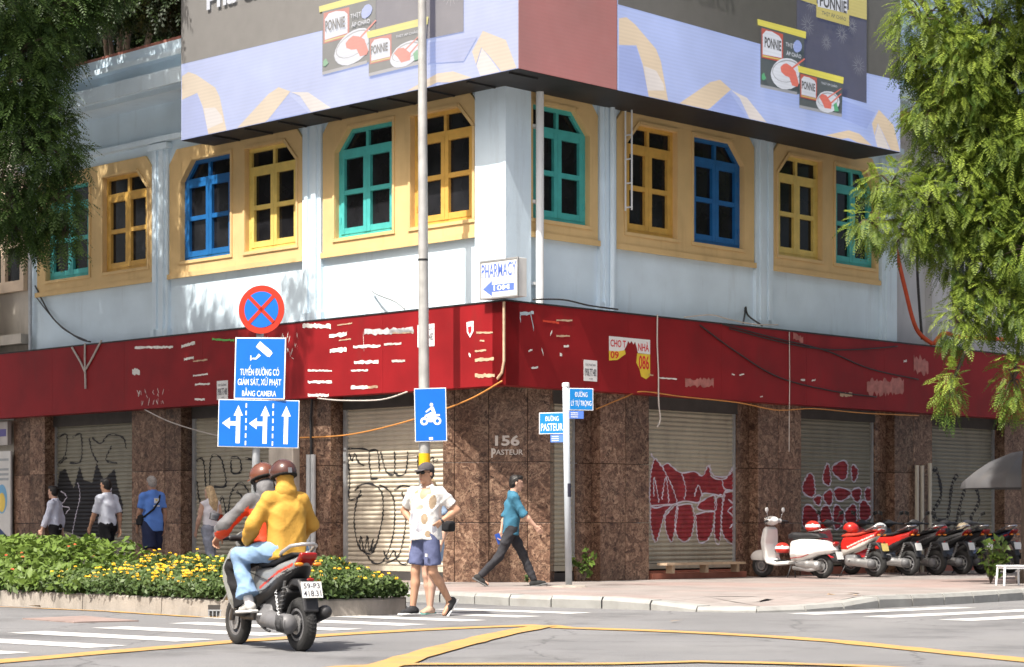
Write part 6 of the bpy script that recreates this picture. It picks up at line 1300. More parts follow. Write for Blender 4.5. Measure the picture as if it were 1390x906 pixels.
def bottom(j, parent, mat, name='trousers', length=1.9, h=.013, seed=1, loose=1., amp=.006, waist=.05, flare=0., ff=13):
    """length: 0..1 along the thigh, 1..2 along the shin"""
    s = j['s']; q = SDF(.03); Rs = j['Rs']; p = j['pel']; up = lambda x,y,z: p+Rs @ (np.array((x,y,z))*s)
    q.ell(up(0,-.004,.0), np.array((.158,.116,.125))*s, Rs); q.box(up(0,0,.03), np.array((.142,.102,.07))*s, .07*s, Rs)
    for k in 'RL':
        a, b, c = j['hip'+k], j['knee'+k], j['ank'+k]
        if length <= 1: q.chain([a, a+(b-a)*(length+.05)], [.094*s*loose, .092*s*loose*(1+flare)])
        else: q.chain([a, a*.5+b*.5, b, b*.5+c*.5, b+(c-b)*(length-1)], [.094*s*loose,.082*s*loose,.066*s*loose,.062*s*loose,(.054+.05*flare)*s*loose])
    q.disp = folds(amp, ff, seed); iRs = Rs.T
    def wc(X, Y, Z):
        zz = (X-p[0])*iRs[2,0]+(Y-p[1])*iRs[2,1]+(Z-p[2])*iRs[2,2]; return zz-(waist+.03)*s
    q.cut(wc)
    for k in 'RL':
        a, b, c = j['hip'+k], j['knee'+k], j['ank'+k]
        e, d = (a+(b-a)*length, b-a) if length <= 1 else (b+(c-b)*(length-1), c-b); d = d/np.linalg.norm(d)
        q.cut(lambda X,Y,Z,e=e,d=d: np.where(np.sqrt((X-e[0])**2+(Y-e[1])**2+(Z-e[2])**2) < .15*s, (X-e[0])*d[0]+(Y-e[1])*d[1]+(Z-e[2])*d[2], -1.))
    return q.build(name, mat, parent, h)
def shoes(j, parent, mat, sole=None, name='shoe', h=.009, big=1.):
    s = j['s']*big
    for k in 'RL':
        a = j['ank'+k]; f = j['fd'+k]; d = f; q = SDF(.02); u = np.array((0,0,1.))-d*d[2]; u /= np.linalg.norm(u)
        q.cone(a-d*.035*s-u*.035*s, a+d*.06*s-u*.040*s, .046*s, .044*s); q.cone(a+d*.05*s-u*.046*s, a+d*.145*s-u*.052*s, .042*s, .030*s); q.cone(a-u*.0*s, a-u*.03*s-d*.01*s, .042*s, .046*s)
        sol = a-u*.082*s
        q.cut(lambda X,Y,Z,a=sol,u=u: -((X-a[0])*u[0]+(Y-a[1])*u[1]+(Z-a[2])*u[2]))
        o = q.build(name, mat, parent, h)
        if sole is not None:
            q = SDF(.01); lat = np.cross(d, u); R_ = np.stack([lat, d, u], 1)
            q.box(a+d*.052*s-u*.073*s, np.array((.046,.140,.014))*s, .013*s, R_); q.build('sole', sole, o, .007)
def hair(j, parent, mat, style='short', h=.009):
    s = j['s']; Rh = j['Rh']; c = j['head']; H = lambda x,y,z: c+Rh@(np.array((x,y,z))*s); q = SDF(.012)
    q.ell(H(0,-.014,.034), np.array((.083,.101,.096))*s, Rh)
    if style == 'short': q.ell(H(0,-.045,-.01), np.array((.076,.062,.085))*s, Rh); q.ell(H(0,.045,.095), np.array((.06,.045,.03))*s, Rh)
    if style == 'crop': q.ell(H(0,-.045,-.005), np.array((.075,.06,.075))*s, Rh)
    if style == 'long':
        q.ell(H(0,-.05,-.03), np.array((.088,.075,.12))*s, Rh); q.chain([H(.03,-.075,-.06), H(.04,-.105,-.18), H(.03,-.115,-.30), H(.02,-.12,-.40)], [.06*s,.062*s,.05*s,.018*s]); q.chain([H(-.03,-.075,-.06), H(-.035,-.11,-.2), H(-.02,-.12,-.34)], [.06*s,.055*s,.025*s])
    q.disp = folds(.004, 40, 3)
    iR = Rh.T
    def face(X, Y, Z):                                     # keep the face and ears clear
        y = (X-c[0])*iR[1,0]+(Y-c[1])*iR[1,1]+(Z-c[2])*iR[1,2]; z = (X-c[0])*iR[2,0]+(Y-c[1])*iR[2,1]+(Z-c[2])*iR[2,2]
        return np.minimum(y-(.012 if style != 'long' else .0)*s, .062*s-z)
    q.cut(face); return q.build('hair', mat, parent, h)
def person(label, x, y, z, fx, fy, group=None):
    return thing('person', label, 'person', (x,y,z), math.atan2(-fx, fy), group)

# ---- man in shorts stepping off the planter end, hands on hips
P1 = person('man in grey cap, white patterned shirt and blue shorts standing with hands on hips', -1.02, 25.0, 0, -.72, -.69)
j = fk(1.80, ((8,3,4,0,4),(-3,1,33,-50,2)), ((0,20,10,0),(0,20,10,0)), head=(-14,-4), lean=-2, yaw=22)
for k, sd in (('R',1),('L',-1)):
    R0 = j['Rs']; j['el'+k] = j['sh'+k]+R0@np.array((sd*.175,-.11,-.205)); j['wr'+k] = j['pel']+R0@np.array((sd*.195,-.0,.135)); d = R0@np.array((-sd*.25,.75,-.55)); j['hd'+k] = d/np.linalg.norm(d); j['pn'+k] = R0@np.array((-sd,0,-.2))
body(j, P1, skinA, .013, curl=(.5,.5))
pel, RsT = j['pel'], j['Rs'].T
def patches(c):
    q = (c-pel) @ RsT.T/j['s']; x, y, z = q[:,0], q[:,1], q[:,2]+.075; out = np.zeros(len(c), int)
    for cx, cz, rx, rz, k in ((-.13,.43,.036,.085,1),(-.045,.23,.045,.062,1),(.12,.25,.022,.06,2),(.02,.10,.045,.022,2),(.035,.15,.018,.06,2),(-.09,.055,.038,.04,1),(.135,.46,.035,.05,3),(.02,.37,.05,.03,3),(-.15,.12,.02,.05,2)):
        out[(y > 0) & (((x-cx)/rx)**2+((z-cz)/rz)**2 < 1)] = k
        out[(y < 0) & (((x+cx)/rx)**2+((z-cz-.05)/rz)**2 < 1)] = k
    return out
top(j, P1, [fab('shirt_white_print', (.60,.59,.575), .04), fab('print_tan', (.29,.22,.15)), fab('print_grey', (.30,.30,.335)), fab('print_sand', (.46,.40,.31))], sleeve=.72, hem=-.085, loose=1.12, seed=4, vneck=.10, sleeve_r=1.08, amp=.008, matfn=patches, h=.011)
bottom(j, P1, fab('shorts_slate_blue', (.10,.115,.21), .06), 'shorts', .82, seed=5, loose=1.0, flare=.06, amp=.004)
m = MB(); c = j['hipL']+np.array((-.05,.115,-.24)); m.box(c[0]-.016,c[0]+.016,c[1]-.006,c[1]+.012,c[2]-.02,c[2]+.015); m.build('badge', paper_w, P1, local=True)
shoes(j, P1, fab('trainer_black', (.03,.03,.032), .1), fab('sole_white', (.65,.65,.63), .05), h=.008)
hair(j, P1, hairK, 'crop')
Rh, c, s = j['Rh'], j['head'], j['s']; H = lambda x,y,z: c+Rh@(np.array((x,y,z))*s)
q = SDF(.015); q.ell(H(0,-.012,.050), np.array((.088,.106,.082))*s, Rh); iR = Rh.T
q.cut(lambda X,Y,Z: .034*s-((X-c[0])*iR[2,0]+(Y-c[1])*iR[2,1]+(Z-c[2])*iR[2,2])); capo = q.build('cap', fab('cap_charcoal', (.075,.068,.072), .1), P1, .008)
q = SDF(.01); q.ell(H(0,.105,.040), np.array((.070,.062,.011))*s, Rh @ rotm('X', rad(-10))); q.build('visor', fab('cap_charcoal', (.075,.068,.072)), capo, .006)
q = SDF(.006)
for sd in (1,-1): q.box(H(sd*.033,.096,.012), np.array((.029,.008,.019))*s, .008*s, Rh)
q.cone(H(-.06,.088,.016), H(-.078,-.0,.014), .004*s); q.cone(H(.06,.088,.016), H(.078,-.0,.014), .004*s); q.cone(H(-.01,.1,.018), H(.01,.1,.018), .004*s)
q.build('sunglasses', M('sunglass_black', (.008,.008,.009), .12), P1, .0045)
m = MB(); w = j['wrL']; d = j['wrL']-j['elL']; m.lathe([(.034,-.012),(.036,0),(.034,.012)], w-d*.06, d, 14); m.build('wristwatch', dark_mt, P1, local=True)

# ---- woman walking just behind him
P2 = person('blonde woman in pale denim dress and sandals mostly hidden behind the man in shorts', -1.0, 25.65, 0, -.55, -.83)
j = fk(1.66, ((-2,-4,5,0,6),(5,-4,3,0,6)), ((4,9,18,4),(-8,12,30,4)), head=(10,0))
body(j, P2, skinB, .015); den = fab('denim_pale', (.30,.40,.54), .12)
top(j, P2, den, 'dress', sleeve=.5, hem=-.12, loose=1.0, seed=6, h=.016); bottom(j, P2, den, 'skirt', .55, seed=7, loose=1.25, h=.016); hair(j, P2, hairB, 'long', .011); shoes(j, P2, fab('sandal_tan', (.45,.30,.22)), fab('sandal_teal', (.08,.22,.2)), 'sandal', .010)
q = SDF(.02); q.box(j['pel']+np.array((-.24,-.02,.17)), (.10,.06,.065), .03); q.build('shoulder_bag', fab('bag_black', (.02,.02,.022)), P2, .012)
m = MB(); a = j['pel']+np.array((-.24,-.02,.22)); m.tube([a, j['shR']*.5+j['shL']*.5+np.array((-.12,.09,-.1)), j['shL']*.2+j['neck']*.8+np.array((.1,.02,-.02))], .009, 6); m.build('bag_strap', M('strap_pink', (.5,.1,.2), .6), P2, local=True)

# ---- man in teal shirt striding along the pavement
P3 = person('man in teal shirt and black jeans striding along the marble corner with a blue phone', -.02, 31.75, PZ, 1, .06)
j = fk(1.76, ((-24,1,20,-30,4),(27,1,4,10,4)), ((30,8,14,4),(-22,10,8,2)), lean=5, head=(4,-4))
body(j, P3, skinB, .014, curl=(.35,.7), lt=.78); top(j, P3, fab('shirt_teal', (.045,.155,.235), .10), sleeve=1.12, hem=-.09, loose=1.0, seed=8, sleeve_r=.98, amp=.007); bottom(j, P3, fab('jeans_black', (.035,.035,.04), .2), 'jeans', 1.98, seed=9, loose=.95, amp=.007)
shoes(j, P3, fab('sneaker_black', (.03,.03,.03)), fab('sneaker_sole', (.14,.14,.14)), h=.009); hair(j, P3, hairK, 'short')
w = j['wrL']+j['hdL']*.09; ph = thing('phone', 'blue phone held in the hand of the man in teal shirt', 'phone', tuple(P3.matrix_world @ Vector((0,0,0))))
RZ = place(P3.location[0], P3.location[1], P3.location[2], P3.rotation_euler[2])
wp = (RZ @ np.append(w, 1))[:3]; ph.location = tuple(wp-np.array((0,0,.08)))
m = MB(); m.obox(wp+np.array((-.02,-.02,-.02)), (.038,.008,.08), rotm('Y', rad(-20))); m.build('case', M('phone_blue', (.02,.07,.33), .4), ph)

# ---- four people walking away behind the planter
def walker(label, px, Y, h, fx, fy, skin, hr, hs, swing, head, tp, sl, hem, bt, ln, shoe, seed, loose=1.0, lloose=1.0, tname='shirt', bname='trousers', arms=None):
    p = person(label, (px-695)/2865*Y, Y, PZ, fx, fy); sw = swing
    j = fk(h, ((sw,1,max(4,-sw),0,6),(-sw,1,max(4,sw),-8,6)), arms or ((-sw,7,12,4),(sw,7,12,4)), lean=2, head=head)
    body(j, p, skin, .017, lt=.8); top(j, p, tp, tname, sl, hem, loose, .016, seed, amp=.006); bottom(j, p, bt, bname, ln, .016, seed+1, lloose); shoes(j, p, shoe, None, h=.012); hair(j, p, hr, hs, .011)
    return p, j
wh = fab('shirt_white', (.62,.65,.72), .05); whb = fab('shirt_pale_blue', (.58,.62,.74), .05); blk = fab('trousers_black', (.014,.014,.016), .2); shk = fab('shoe_black', (.02,.02,.02)); nav = fab('shorts_navy', (.018,.025,.06), .1)
walker('young man in pale blue long-sleeved shirt walking past the end pier', 75, 38.6, 1.66, -.88, .15, skinB, hairK, 'short', 14, (-14,0), whb, 1.75, -.04, blk, 1.97, shk, 61, .98)
walker('man in white short-sleeved shirt and black trousers walking before the black graffiti shutter', 146, 36.3, 1.76, -.80, .60, skinA, hairK, 'short', 18, (8,-8), wh, .9, -.02, blk, 1.97, shk, 63, 1.0)
pb2, jb = walker('man with grey cropped hair in blue T-shirt and navy shorts with a black shoulder strap', 207, 36.2, 1.78, -.62, .78, skinC, hairG, 'crop', 12, (4,0), fab('tshirt_blue', (.10,.22,.58), .08), .72, -.13, nav, .95, fab('shoe_grey', (.2,.2,.2)), 65, 1.10, 1.2, 'tshirt', 'shorts')
s = jb['s']; P_ = [jb['neck']+np.array((.10,.06,-.02))*s, jb['neck']+np.array((.115,-.06,-.05))*s, jb['chest']+np.array((.05,-.145,.02))*s, jb['pel']+np.array((-.06,-.150,.24))*s, jb['pel']+np.array((-.185,-.06,.12))*s, jb['pel']+np.array((-.19,.06,.10))*s]
m = MB(); m.tube(P_, .017, 6); m.build('bag_strap', fab('strap_black', (.015,.015,.015)), pb2, local=True)
q = SDF(.02); q.box(jb['pel']+np.array((-.19,.07,.06))*s, (.05,.09,.09), .03); q.build('shoulder_bag', fab('bag_black', (.02,.02,.022)), pb2, .012)
Tb = np.eye(4); Tb[:3,0] = (1,0,0); Tb[:3,1] = (0,-1,0); Tb[:3,2] = (0,0,1); Tb[:3,3] = jb['chest']+np.array((0,-.150,0))*s
Tw = place(pb2.location[0], pb2.location[1], pb2.location[2], pb2.rotation_euler[2]) @ Tb
m = MB(); m.box(-.045,.045,-.002,.002,-.02,.07); m.box(-.06,.06,-.002,.0015,-.075,-.05); m.build('chest_print', M('print_white', (.55,.6,.7), .7), pb2, Tw)
m = MB(); m.box(-.02,.02,.0025,.004,.02,.05); m.build('chest_print', M('print_yellow', (.6,.5,.1), .7), pb2, Tw)
walker('woman with long blonde hair in white sleeveless top and grey striped trousers', 286, 36.4, 1.62, -.70, .70, skinB, hairB, 'long', 14, (6,0), fab('top_white', (.68,.67,.70), .05), 0, -.16, fab('trousers_grey_blue', (.24,.26,.31), .35, vs=9), 1.97, shk, 67, .94, 1.15, 'sleeveless_top')
Pw = bpy.data.objects[-1] if False else None


# ================================================================= motorbikes
rub = M('tyre_rubber', (.022,.022,.022), .8, var=.25, vs=20, bump=.3, bs=60); plas = M('plastic_black', (.028,.028,.03), .5, var=.15); plas_g = M('plastic_grey', (.13,.13,.135), .5, var=.1)
alum = M('cast_aluminium', (.36,.36,.36), .45, metal=.7, var=.12, vs=12, dirt=.35, dthr=.5); chrome = M('chrome', (.62,.62,.62), .15, metal=.95, var=.05); seat_k = M('seat_vinyl', (.022,.022,.024), .55, var=.15, bump=.15, bs=50)
def paint(name, col, **k): return M(name, col, k.pop('rough', .28), var=.04, coat=.6, **k)
red_l = M('tail_lens', (.25,.008,.006), .2, coat=.5); amb_l = M('indicator_lens', (.62,.20,.02), .25); plate_m = M('plate_white', (.68,.68,.66), .5); plate_y = M('plate_yellow', (.62,.48,.16), .5)
mir = M('mirror_glass', (.75,.76,.78), .05, metal=1.0, var=.02)
CACHE = {}
def sbuild(key, q, name, mats, parent, h, matfn=None):
    """smooth solid, its mesh computed once per key"""
    if key not in CACHE: CACHE[key] = q().mesh(h)
    v, f = CACHE[key]; mi = matfn(v[f].mean(1)) if matfn else None
    return mkobj(name, v, f.tolist(), mats, mi, parent, True, local=True)
def wheel(parent, y, R, w, spokes=5, rimmat=None, steer=0., tread=True):
    rimmat = rimmat or plas_g; m = MB(); c = (0,y,R); ri = R*.62
    prof = [(ri,-w*.42),(ri+.02,-w*.5),(R-.03,-w*.5),(R-.010,-w*.34),(R,-w*.1),(R,w*.1),(R-.010,w*.34),(R-.03,w*.5),(ri+.02,w*.5),(ri,w*.42)]
    m.lathe(prof, c, (1,0,0), 36, close=True); o = m.build('wheel', rub, parent, smooth=True, local=True)
    if tread:
        m = MB()
        for k in range(44):
            a = 2*math.pi*k/44
            for sd in (1,-1):
                p0 = np.array((sd*w*.40, math.cos(a)*(R-.016), math.sin(a)*(R-.016))); p1 = np.array((sd*w*.06, math.cos(a+.09)*(R+.001), math.sin(a+.09)*(R+.001)))
                m.tube([p0+np.array(c), p1+np.array(c)], .0055, 4)
        t = m.build('tread', rub, o, local=True); t['kind'] = 'stuff'
    m = MB(); m.lathe([(ri+.004,-w*.40),(ri-.022,-w*.40),(ri-.026,0),(ri-.022,w*.40),(ri+.004,w*.40)], c, (1,0,0), 32, close=True)
    for k in range(spokes):
        a = 2*math.pi*k/spokes+.3; d = np.array((0,math.cos(a),math.sin(a))); m.tube([np.array(c)+d*.03, np.array(c)+d*(ri-.015)], [.022,.014], 6)
    m.lathe([(.045,-w*.55),(.05,-w*.3),(.05,w*.3),(.045,w*.55)], c, (1,0,0), 18); m.build('rim', rimmat, o, smooth=False, local=True)
    m = MB(); m.lathe([(.085,-.004),(.085,.004)], (-w*.45,y,R), (1,0,0), 24); m.build('brake_disc', alum, o, local=True)
    return o
def bar(parent, pts, r, mat, name, n=8): m = MB(); m.tube(pts, r, n); return m.build(name, mat, parent, smooth=True, local=True)
def mirror(parent, sd, base, top_, mat=None):
    b = bar(parent, [base, ((base[0]+top_[0])/2+sd*.01, (base[1]+top_[1])/2-.005, (base[2]+top_[2])/2+.02), top_], .006, plas, 'mirror')
    q = SDF(.01); q.box((top_[0]+sd*.045, top_[1], top_[2]+.02), (.062,.012,.036), .012, rotm('Y', rad(-12*sd))); q.build('mirror_head', mat or plas, b, .008)
    m = MB(); m.obox((top_[0]+sd*.045, top_[1]-.0135, top_[2]+.02), (.055,.0015,.030), rotm('Y', rad(-12*sd))); m.build('mirror_glass', mir, b, local=True)
def lplate(parent, y, z, tilt, mat, l1, l2, w=.19, hh=.14, root=None):
    R_ = rotm('X', rad(tilt)); m = MB(); m.obox((0,y,z), (w/2,.003,hh/2), R_); p = m.build('number_plate', mat, parent, local=True)
    if l1:
        rt = root; T0 = place(rt.location[0], rt.location[1], rt.location[2], rt.rotation_euler[2]); T1 = np.eye(4); T1[:3,0] = (1,0,0); T1[:3,1] = R_@np.array((0,-1,0)); T1[:3,2] = R_@np.array((0,0,1)); T1[:3,3] = (0,y,z)
        TT = T0 @ T1
        text('lettering', l1, TT, -w*.40, hh*.07, w*.80, hh*.33, ink, p, o=.0045, bold=.012); text('lettering', l2, TT, -w*.43, -hh*.42, w*.86, hh*.37, ink, p, o=.0045, bold=.012)
    return p

cy = lambda P: [(a if a > -.4 else -.4+(a+.4)*.78, b) for a, b in P]      # pulls the tail in over the rear wheel
def scooter(name, label, x, y, z, fx, fy, key, body_c, lower_c, front_c, accent=None, det=True, hh=.013, plate=('',''), pm=None, group=None, seat=None, lean=0, rack=True):
    """modern step-through scooter; x right, y forward, origin between the wheels"""
    t = thing(name, label, 'motorbike', (x,y,z), math.atan2(-fx, fy), group)
    wheel(t, -.63, .228, .105, 6, tread=det); wheel(t, .64, .222, .085, 6, tread=det)
    def qb():                                             # rear body shell: flanks rising to the tail
        q = SDF(.03); q.prof(cy([(.02,.36),(.04,.60),(-.02,.70),(-.35,.715),(-.72,.80),(-.88,.865),(-.90,.83),(-.80,.72),(-.52,.555),(-.22,.44)]), lambda yy, zz: .150-.13*np.clip((-.46-yy)/.36,0,1)**1.3-.05*np.clip((.5-zz)/.2,0,1)+0*zz, .05); return q
    acc = [body_c, accent or body_c, lower_c]
    sbuild(key+'body', qb, 'body_shell', acc, t, hh, lambda c: np.where(c[:,2] < .50+.42*np.clip(-c[:,1]-.12,0,1)-.02, 2, np.where((np.abs((c[:,2]-.60)-.40*(-c[:,1]-.30)) < .012) & (c[:,1] < -.12) & (c[:,1] > -.66), 1, 0)).astype(int))
    def qs():
        q = SDF(.02); q.prof(cy([(.06,.70),(.05,.75),(-.08,.775),(-.28,.775),(-.40,.80),(-.68,.845),(-.72,.82),(-.38,.735),(-.1,.70)]), lambda yy, zz: .135-.05*np.clip((-.45-yy)/.3,0,1)-.05*np.clip((yy+.1)/.15,0,1)+0*zz, .035); return q
    sbuild(key+'seat', qs, 'seat', seat or seat_k, t, hh)
    def qf():                                             # floor, leg shield and nose
        q = SDF(.03); q.prof([(.06,.30),(.05,.36),(.30,.33),(.36,.40),(.41,.62),(.45,.86),(.50,.88),(.58,.72),(.57,.58),(.47,.44),(.44,.30),(.36,.235),(.10,.235)], lambda yy, zz: .105+.095*np.clip((yy-.28)/.1,0,1)*np.clip((zz-.22)/.2,0,1)*np.clip((1.05-zz)/.35,.4,1), .04); return q
    sbuild(key+'front', qf, 'leg_shield', [front_c, plas], t, hh, lambda c: ((c[:,1] < .30) | (c[:,2] < .33)).astype(int))
    sbuild(key+'ff', lambda: SDF(.02).prof([(.42,.36),(.50,.45),(.62,.49),(.76,.47),(.86,.40),(.84,.39),(.75,.445),(.64,.46),(.54,.43)], .065, .015), 'front_fender', front_c, t, hh)
    for sd in (1,-1): bar(t, [(sd*.065,.52,.62),(sd*.07,.64,.222)], .022, plas_g, 'fork')
    sbuild(key+'head', lambda: SDF(.03).ell((0,.43,.955), (.125,.095,.075)).ell((0,.50,.92), (.09,.07,.06)).cone((-.2,.38,.96),(.2,.38,.96), .028), 'handlebar_cover', [front_c, plas], t, hh, lambda c: (c[:,1] < .41).astype(int))
    for sd in (1,-1):
        bar(t, [(sd*.20,.385,.96),(sd*.36,.345,.945)], .018, plas, 'grip'); bar(t, [(sd*.20,.43,.965),(sd*.34,.41,.95)], .006, alum, 'brake_lever')
        mirror(t, sd, (sd*.22,.39,.985), (sd*.30,.36,1.13))
    sbuild(key+'fend', lambda: SDF(.02).prof(cy([(-.50,.56),(-.62,.62),(-.80,.62),(-.90,.54),(-.97,.34),(-.93,.335),(-.87,.48),(-.80,.55),(-.66,.56),(-.52,.50)]), .075, .02), 'rear_fender', plas, t, hh)
    sbuild(key+'tl', lambda: SDF(.015).prof(cy([(-.70,.735),(-.86,.845),(-.905,.845),(-.90,.80),(-.80,.735),(-.74,.71)]), .082, .02), 'tail_light', red_l, t, hh)
    for sd in (1,-1): q = SDF(0); q.ell((sd*.085,-.765,.745), (.045,.03,.018)); q.build('indicator', amb_l, t, .01)
    q = SDF(0); q.ell((0,-.815,.615), (.04,.012,.016)); q.build('reflector', red_l, t, .008)
    lplate(t, -.838, .53, -16, pm or plate_m, plate[0], plate[1], root=t)
    if rack: bar(t, [(-.10,-.40,.80),(-.135,-.54,.845),(-.12,-.68,.90),(-.05,-.765,.915),(.05,-.765,.915),(.12,-.68,.90),(.135,-.54,.845),(.10,-.40,.80)], .016, chrome if not det else M('rail_silver', (.48,.48,.48), .35, metal=.6), 'grab_rail')
    def qe(): return SDF(.03).chain([(-.10,-.14,.27),(-.125,-.36,.255),(-.125,-.62,.235)], [.085,.07,.088]).box((-.02,-.16,.30), (.10,.13,.10), .05).cone((.0,-.2,.28),(.0,-.55,.25), .06, .05)
    sbuild(key+'eng', qe, 'engine', [plas_g, alum], t, hh, lambda c: ((c[:,0] < -.15) & (c[:,1] > -.6)).astype(int)*(1 if not det else 0))
    sbuild(key+'exh', lambda: SDF(.02).chain([(.10,-.1,.22),(.13,-.35,.22),(.145,-.80,.34)], [.025,.06,.058]), 'exhaust', plas, t, hh)
    m = MB(); P_ = [(-.145+.022*math.cos(a), -.50+.022*math.sin(a)-(.12*a/44), .30+.26*a/44) for a in np.linspace(0,44,120)]; m.tube(P_, .006, 5); m.tube([(-.145,-.50,.26),(-.145,-.62,.60)], .012, 6); m.build('shock_absorber', alum if not det else M('spring_dark',(.16,.16,.16),.4,metal=.6), t, local=True)
    for sd in (1,-1): bar(t, [(sd*.10,-.22,.30),(sd*.21,-.20,.30)], .014, alum, 'footpeg')
    if det: bar(t, [(-.10,-.05,.2),(-.145,-.25,.17),(-.165,-.36,.165)], .011, plas, 'kick_stand')
    else: bar(t, [(-.08,-.05,.22),(-.17,.02,.0)], .011, plas, 'kick_stand')
    return t
silver = paint('scooter_grey', (.20,.205,.205)); sgreen = paint('scooter_front_grey', (.23,.235,.22)); orr = M('graphic_red', (.45,.05,.03), .3)
BH = np.array((-.53,.85)); BH = BH/np.linalg.norm(BH); BC = np.array((-1.80,18.0))+BH*.63
MS = scooter('motor_scooter', 'grey scooter carrying two riders across the junction, number plate 59-P3', BC[0], BC[1], 0, BH[0], BH[1], 'ms', silver, plas, sgreen, orr, True, .0105, ('59-P3','418.31'))
T1 = np.eye(4); T1[:3,0] = (0,-.28,-.96); T1[:3,1] = (-1,0,0); T1[:3,2] = (0,-.96,.28); T1[:3,3] = (-.175,-.49,.52)
text('lettering', 'YAMAHA', place(BC[0],BC[1],0,math.atan2(-BH[0],BH[1])) @ T1, 0, -.02, .24, .045, swhite, MS, o=.0, bold=.01)
q = SDF(.02); q.prof([(-.10,.30),(-.12,.44),(-.30,.50),(-.52,.55),(-.56,.50),(-.40,.36),(-.22,.30)], .10, .03); q.build('air_box', plas, MS, .012)
for i_ in range(7): bar(MS, [(-.20,-.56-.022*i_,.31),(-.215,-.57-.022*i_,.24),(-.20,-.58-.022*i_,.17)], .004, plas, 'case_rib')
bar(MS, [(-.165,.02,.66),(-.16,-.3,.60),(-.12,-.62,.70)], .004, plas, 'panel_seam'); bar(MS, [(-.16,.0,.48),(-.165,-.25,.52),(-.10,-.66,.68)], .004, plas, 'panel_seam')

# ---- riders (built in the scooter's own frame)
def rider(label): return thing('person', label, 'person', (BC[0],BC[1],0), math.atan2(-BH[0], BH[1]))
jac = fab('jacket_mustard', (.48,.27,.05), .05, .7, .2, 60); jean = fab('jeans_light_blue', (.20,.31,.47), .14, vs=7); jk_g = fab('jacket_grey', (.13,.13,.135), .08, .6); jk_r = fab('jacket_red', (.58,.06,.02), .06, .6)
helm = M('helmet_brown', (.070,.027,.019), .25, var=.15, coat=.5); strap_k = M('strap_black', (.015,.015,.015), .6)
def seated(hip, leanv, J, h=1.68, head=(0,0)):
    j = fk(h, ((0,0,0,0,0),(0,0,0,0,0)), ((0,0,0,0),(0,0,0,0)), lean=leanv, head=head)
    s = j['s']; off = np.array(hip)-j['pel']
    for k in list(j):
        if k[:2] in ('pe','ch','ne','he','hi','sh','el','wr') and k not in ('h',): j[k] = j[k]+off
    for k, v in J.items(): j[k] = np.array(v, float)
    for k in 'RL': d = j['wr'+k]-j['el'+k]; j['hd'+k] = d/np.linalg.norm(d) if 'hd'+k not in J else j['hd'+k]/np.linalg.norm(j['hd'+k])
    return j
def helmet(j, label, mat, wx=0):
    Rh, c, s = j['Rh'], j['head'], j['s']; H = lambda x,y,z: c+Rh@(np.array((x,y,z))*s); iR = Rh.T
    Tp = place(BC[0], BC[1], 0, math.atan2(-BH[0], BH[1])); wp = (Tp @ np.append(H(0,0,0), 1))[:3]
    t = thing('helmet', label, 'helmet', (BC[0],BC[1],0), math.atan2(-BH[0], BH[1]))
    q = SDF(.01); q.ell(H(0,-.012,.035), np.array((.122,.142,.128))*s, Rh)
    q.cut(lambda X,Y,Z: -(((X-c[0])*iR[2,0]+(Y-c[1])*iR[2,1]+(Z-c[2])*iR[2,2])-(-.010*s)+.12*((X-c[0])*iR[1,0]+(Y-c[1])*iR[1,1]+(Z-c[2])*iR[1,2])))
    o = q.build('shell', mat, t, .008)
    q = SDF(.0); q.ell(H(0,-.012,.03), np.array((.126,.146,.126))*s, Rh); zl = -.008*s
    f_ = lambda X,Y,Z: ((X-c[0])*iR[2,0]+(Y-c[1])*iR[2,1]+(Z-c[2])*iR[2,2])+.12*((X-c[0])*iR[1,0]+(Y-c[1])*iR[1,1]+(Z-c[2])*iR[1,2])
    q.cut(lambda X,Y,Z: np.abs(f_(X,Y,Z)+.006*s)-.010*s); q.build('rim', strap_k, t, .007)
    m = MB(); p = H(0,-.150,.035); m.obox(p, (.017,.008,.022), Rh); m.build('badge', M('badge_grey',(.25,.25,.26),.4,metal=.5), t, local=True)
    m = MB(); p = H(0,.118,.02); m.obox(p, (.075,.02,.006), Rh); m.build('visor_peak', mat, t, local=True)
    for sd in (1,-1): m = MB(); m.tube([H(sd*.105,0,-.01), H(sd*.085,.02,-.10), H(0,.05,-.145)], .007*s, 6); m.build('chin_strap', strap_k, t, local=True)
    return t
# pillion passenger
PP = rider('pillion passenger in hooded mustard jacket and light blue jeans on the grey scooter')
j = seated((0,-.36,.870), 5, {'hipL':(-.10,-.36,.865),'kneeL':(-.265,.055,.80),'ankL':(-.235,-.10,.395),'hipR':(.10,-.36,.865),'kneeR':(.265,.055,.80),'ankR':(.235,-.10,.395),
  'elL':(-.275,-.26,1.08),'wrL':(-.215,-.02,.93),'elR':(.275,-.26,1.08),'wrR':(.215,-.02,.93),'fdL':(-.12,.97,-.06),'fdR':(.12,.97,-.06),'pnL':(1,0,0),'pnR':(-1,0,0)}, 1.62, (0,-4))
PPj = j
body(j, PP, skinB, .012, curl=(.6,.6), lt=.78)
top(j, PP, jac, 'jacket', sleeve=1.95, hem=-.10, loose=1.12, seed=14, sleeve_r=1.22, collar=False, amp=.0055, neckr=0, ff=12, h=.011)
bottom(j, PP, jean, 'jeans', 1.84, seed=15, loose=1.12, flare=.9, amp=.009, h=.011)
def socks(j, P, mat): 
    q = SDF(.01)
    for k in 'RL': d = (j['ank'+k]-j['knee'+k]); d /= np.linalg.norm(d); q.cone(j['ank'+k]-d*.055, j['ank'+k]-d*.0, .043)
    q.build('sock', mat, P, .009)
socks(j, PP, fab('sock_white', (.7,.7,.7)))
shoes(j, PP, fab('trainer_grey', (.42,.41,.39), .2, vs=25), fab('sole_pale', (.6,.6,.58)), h=.008)
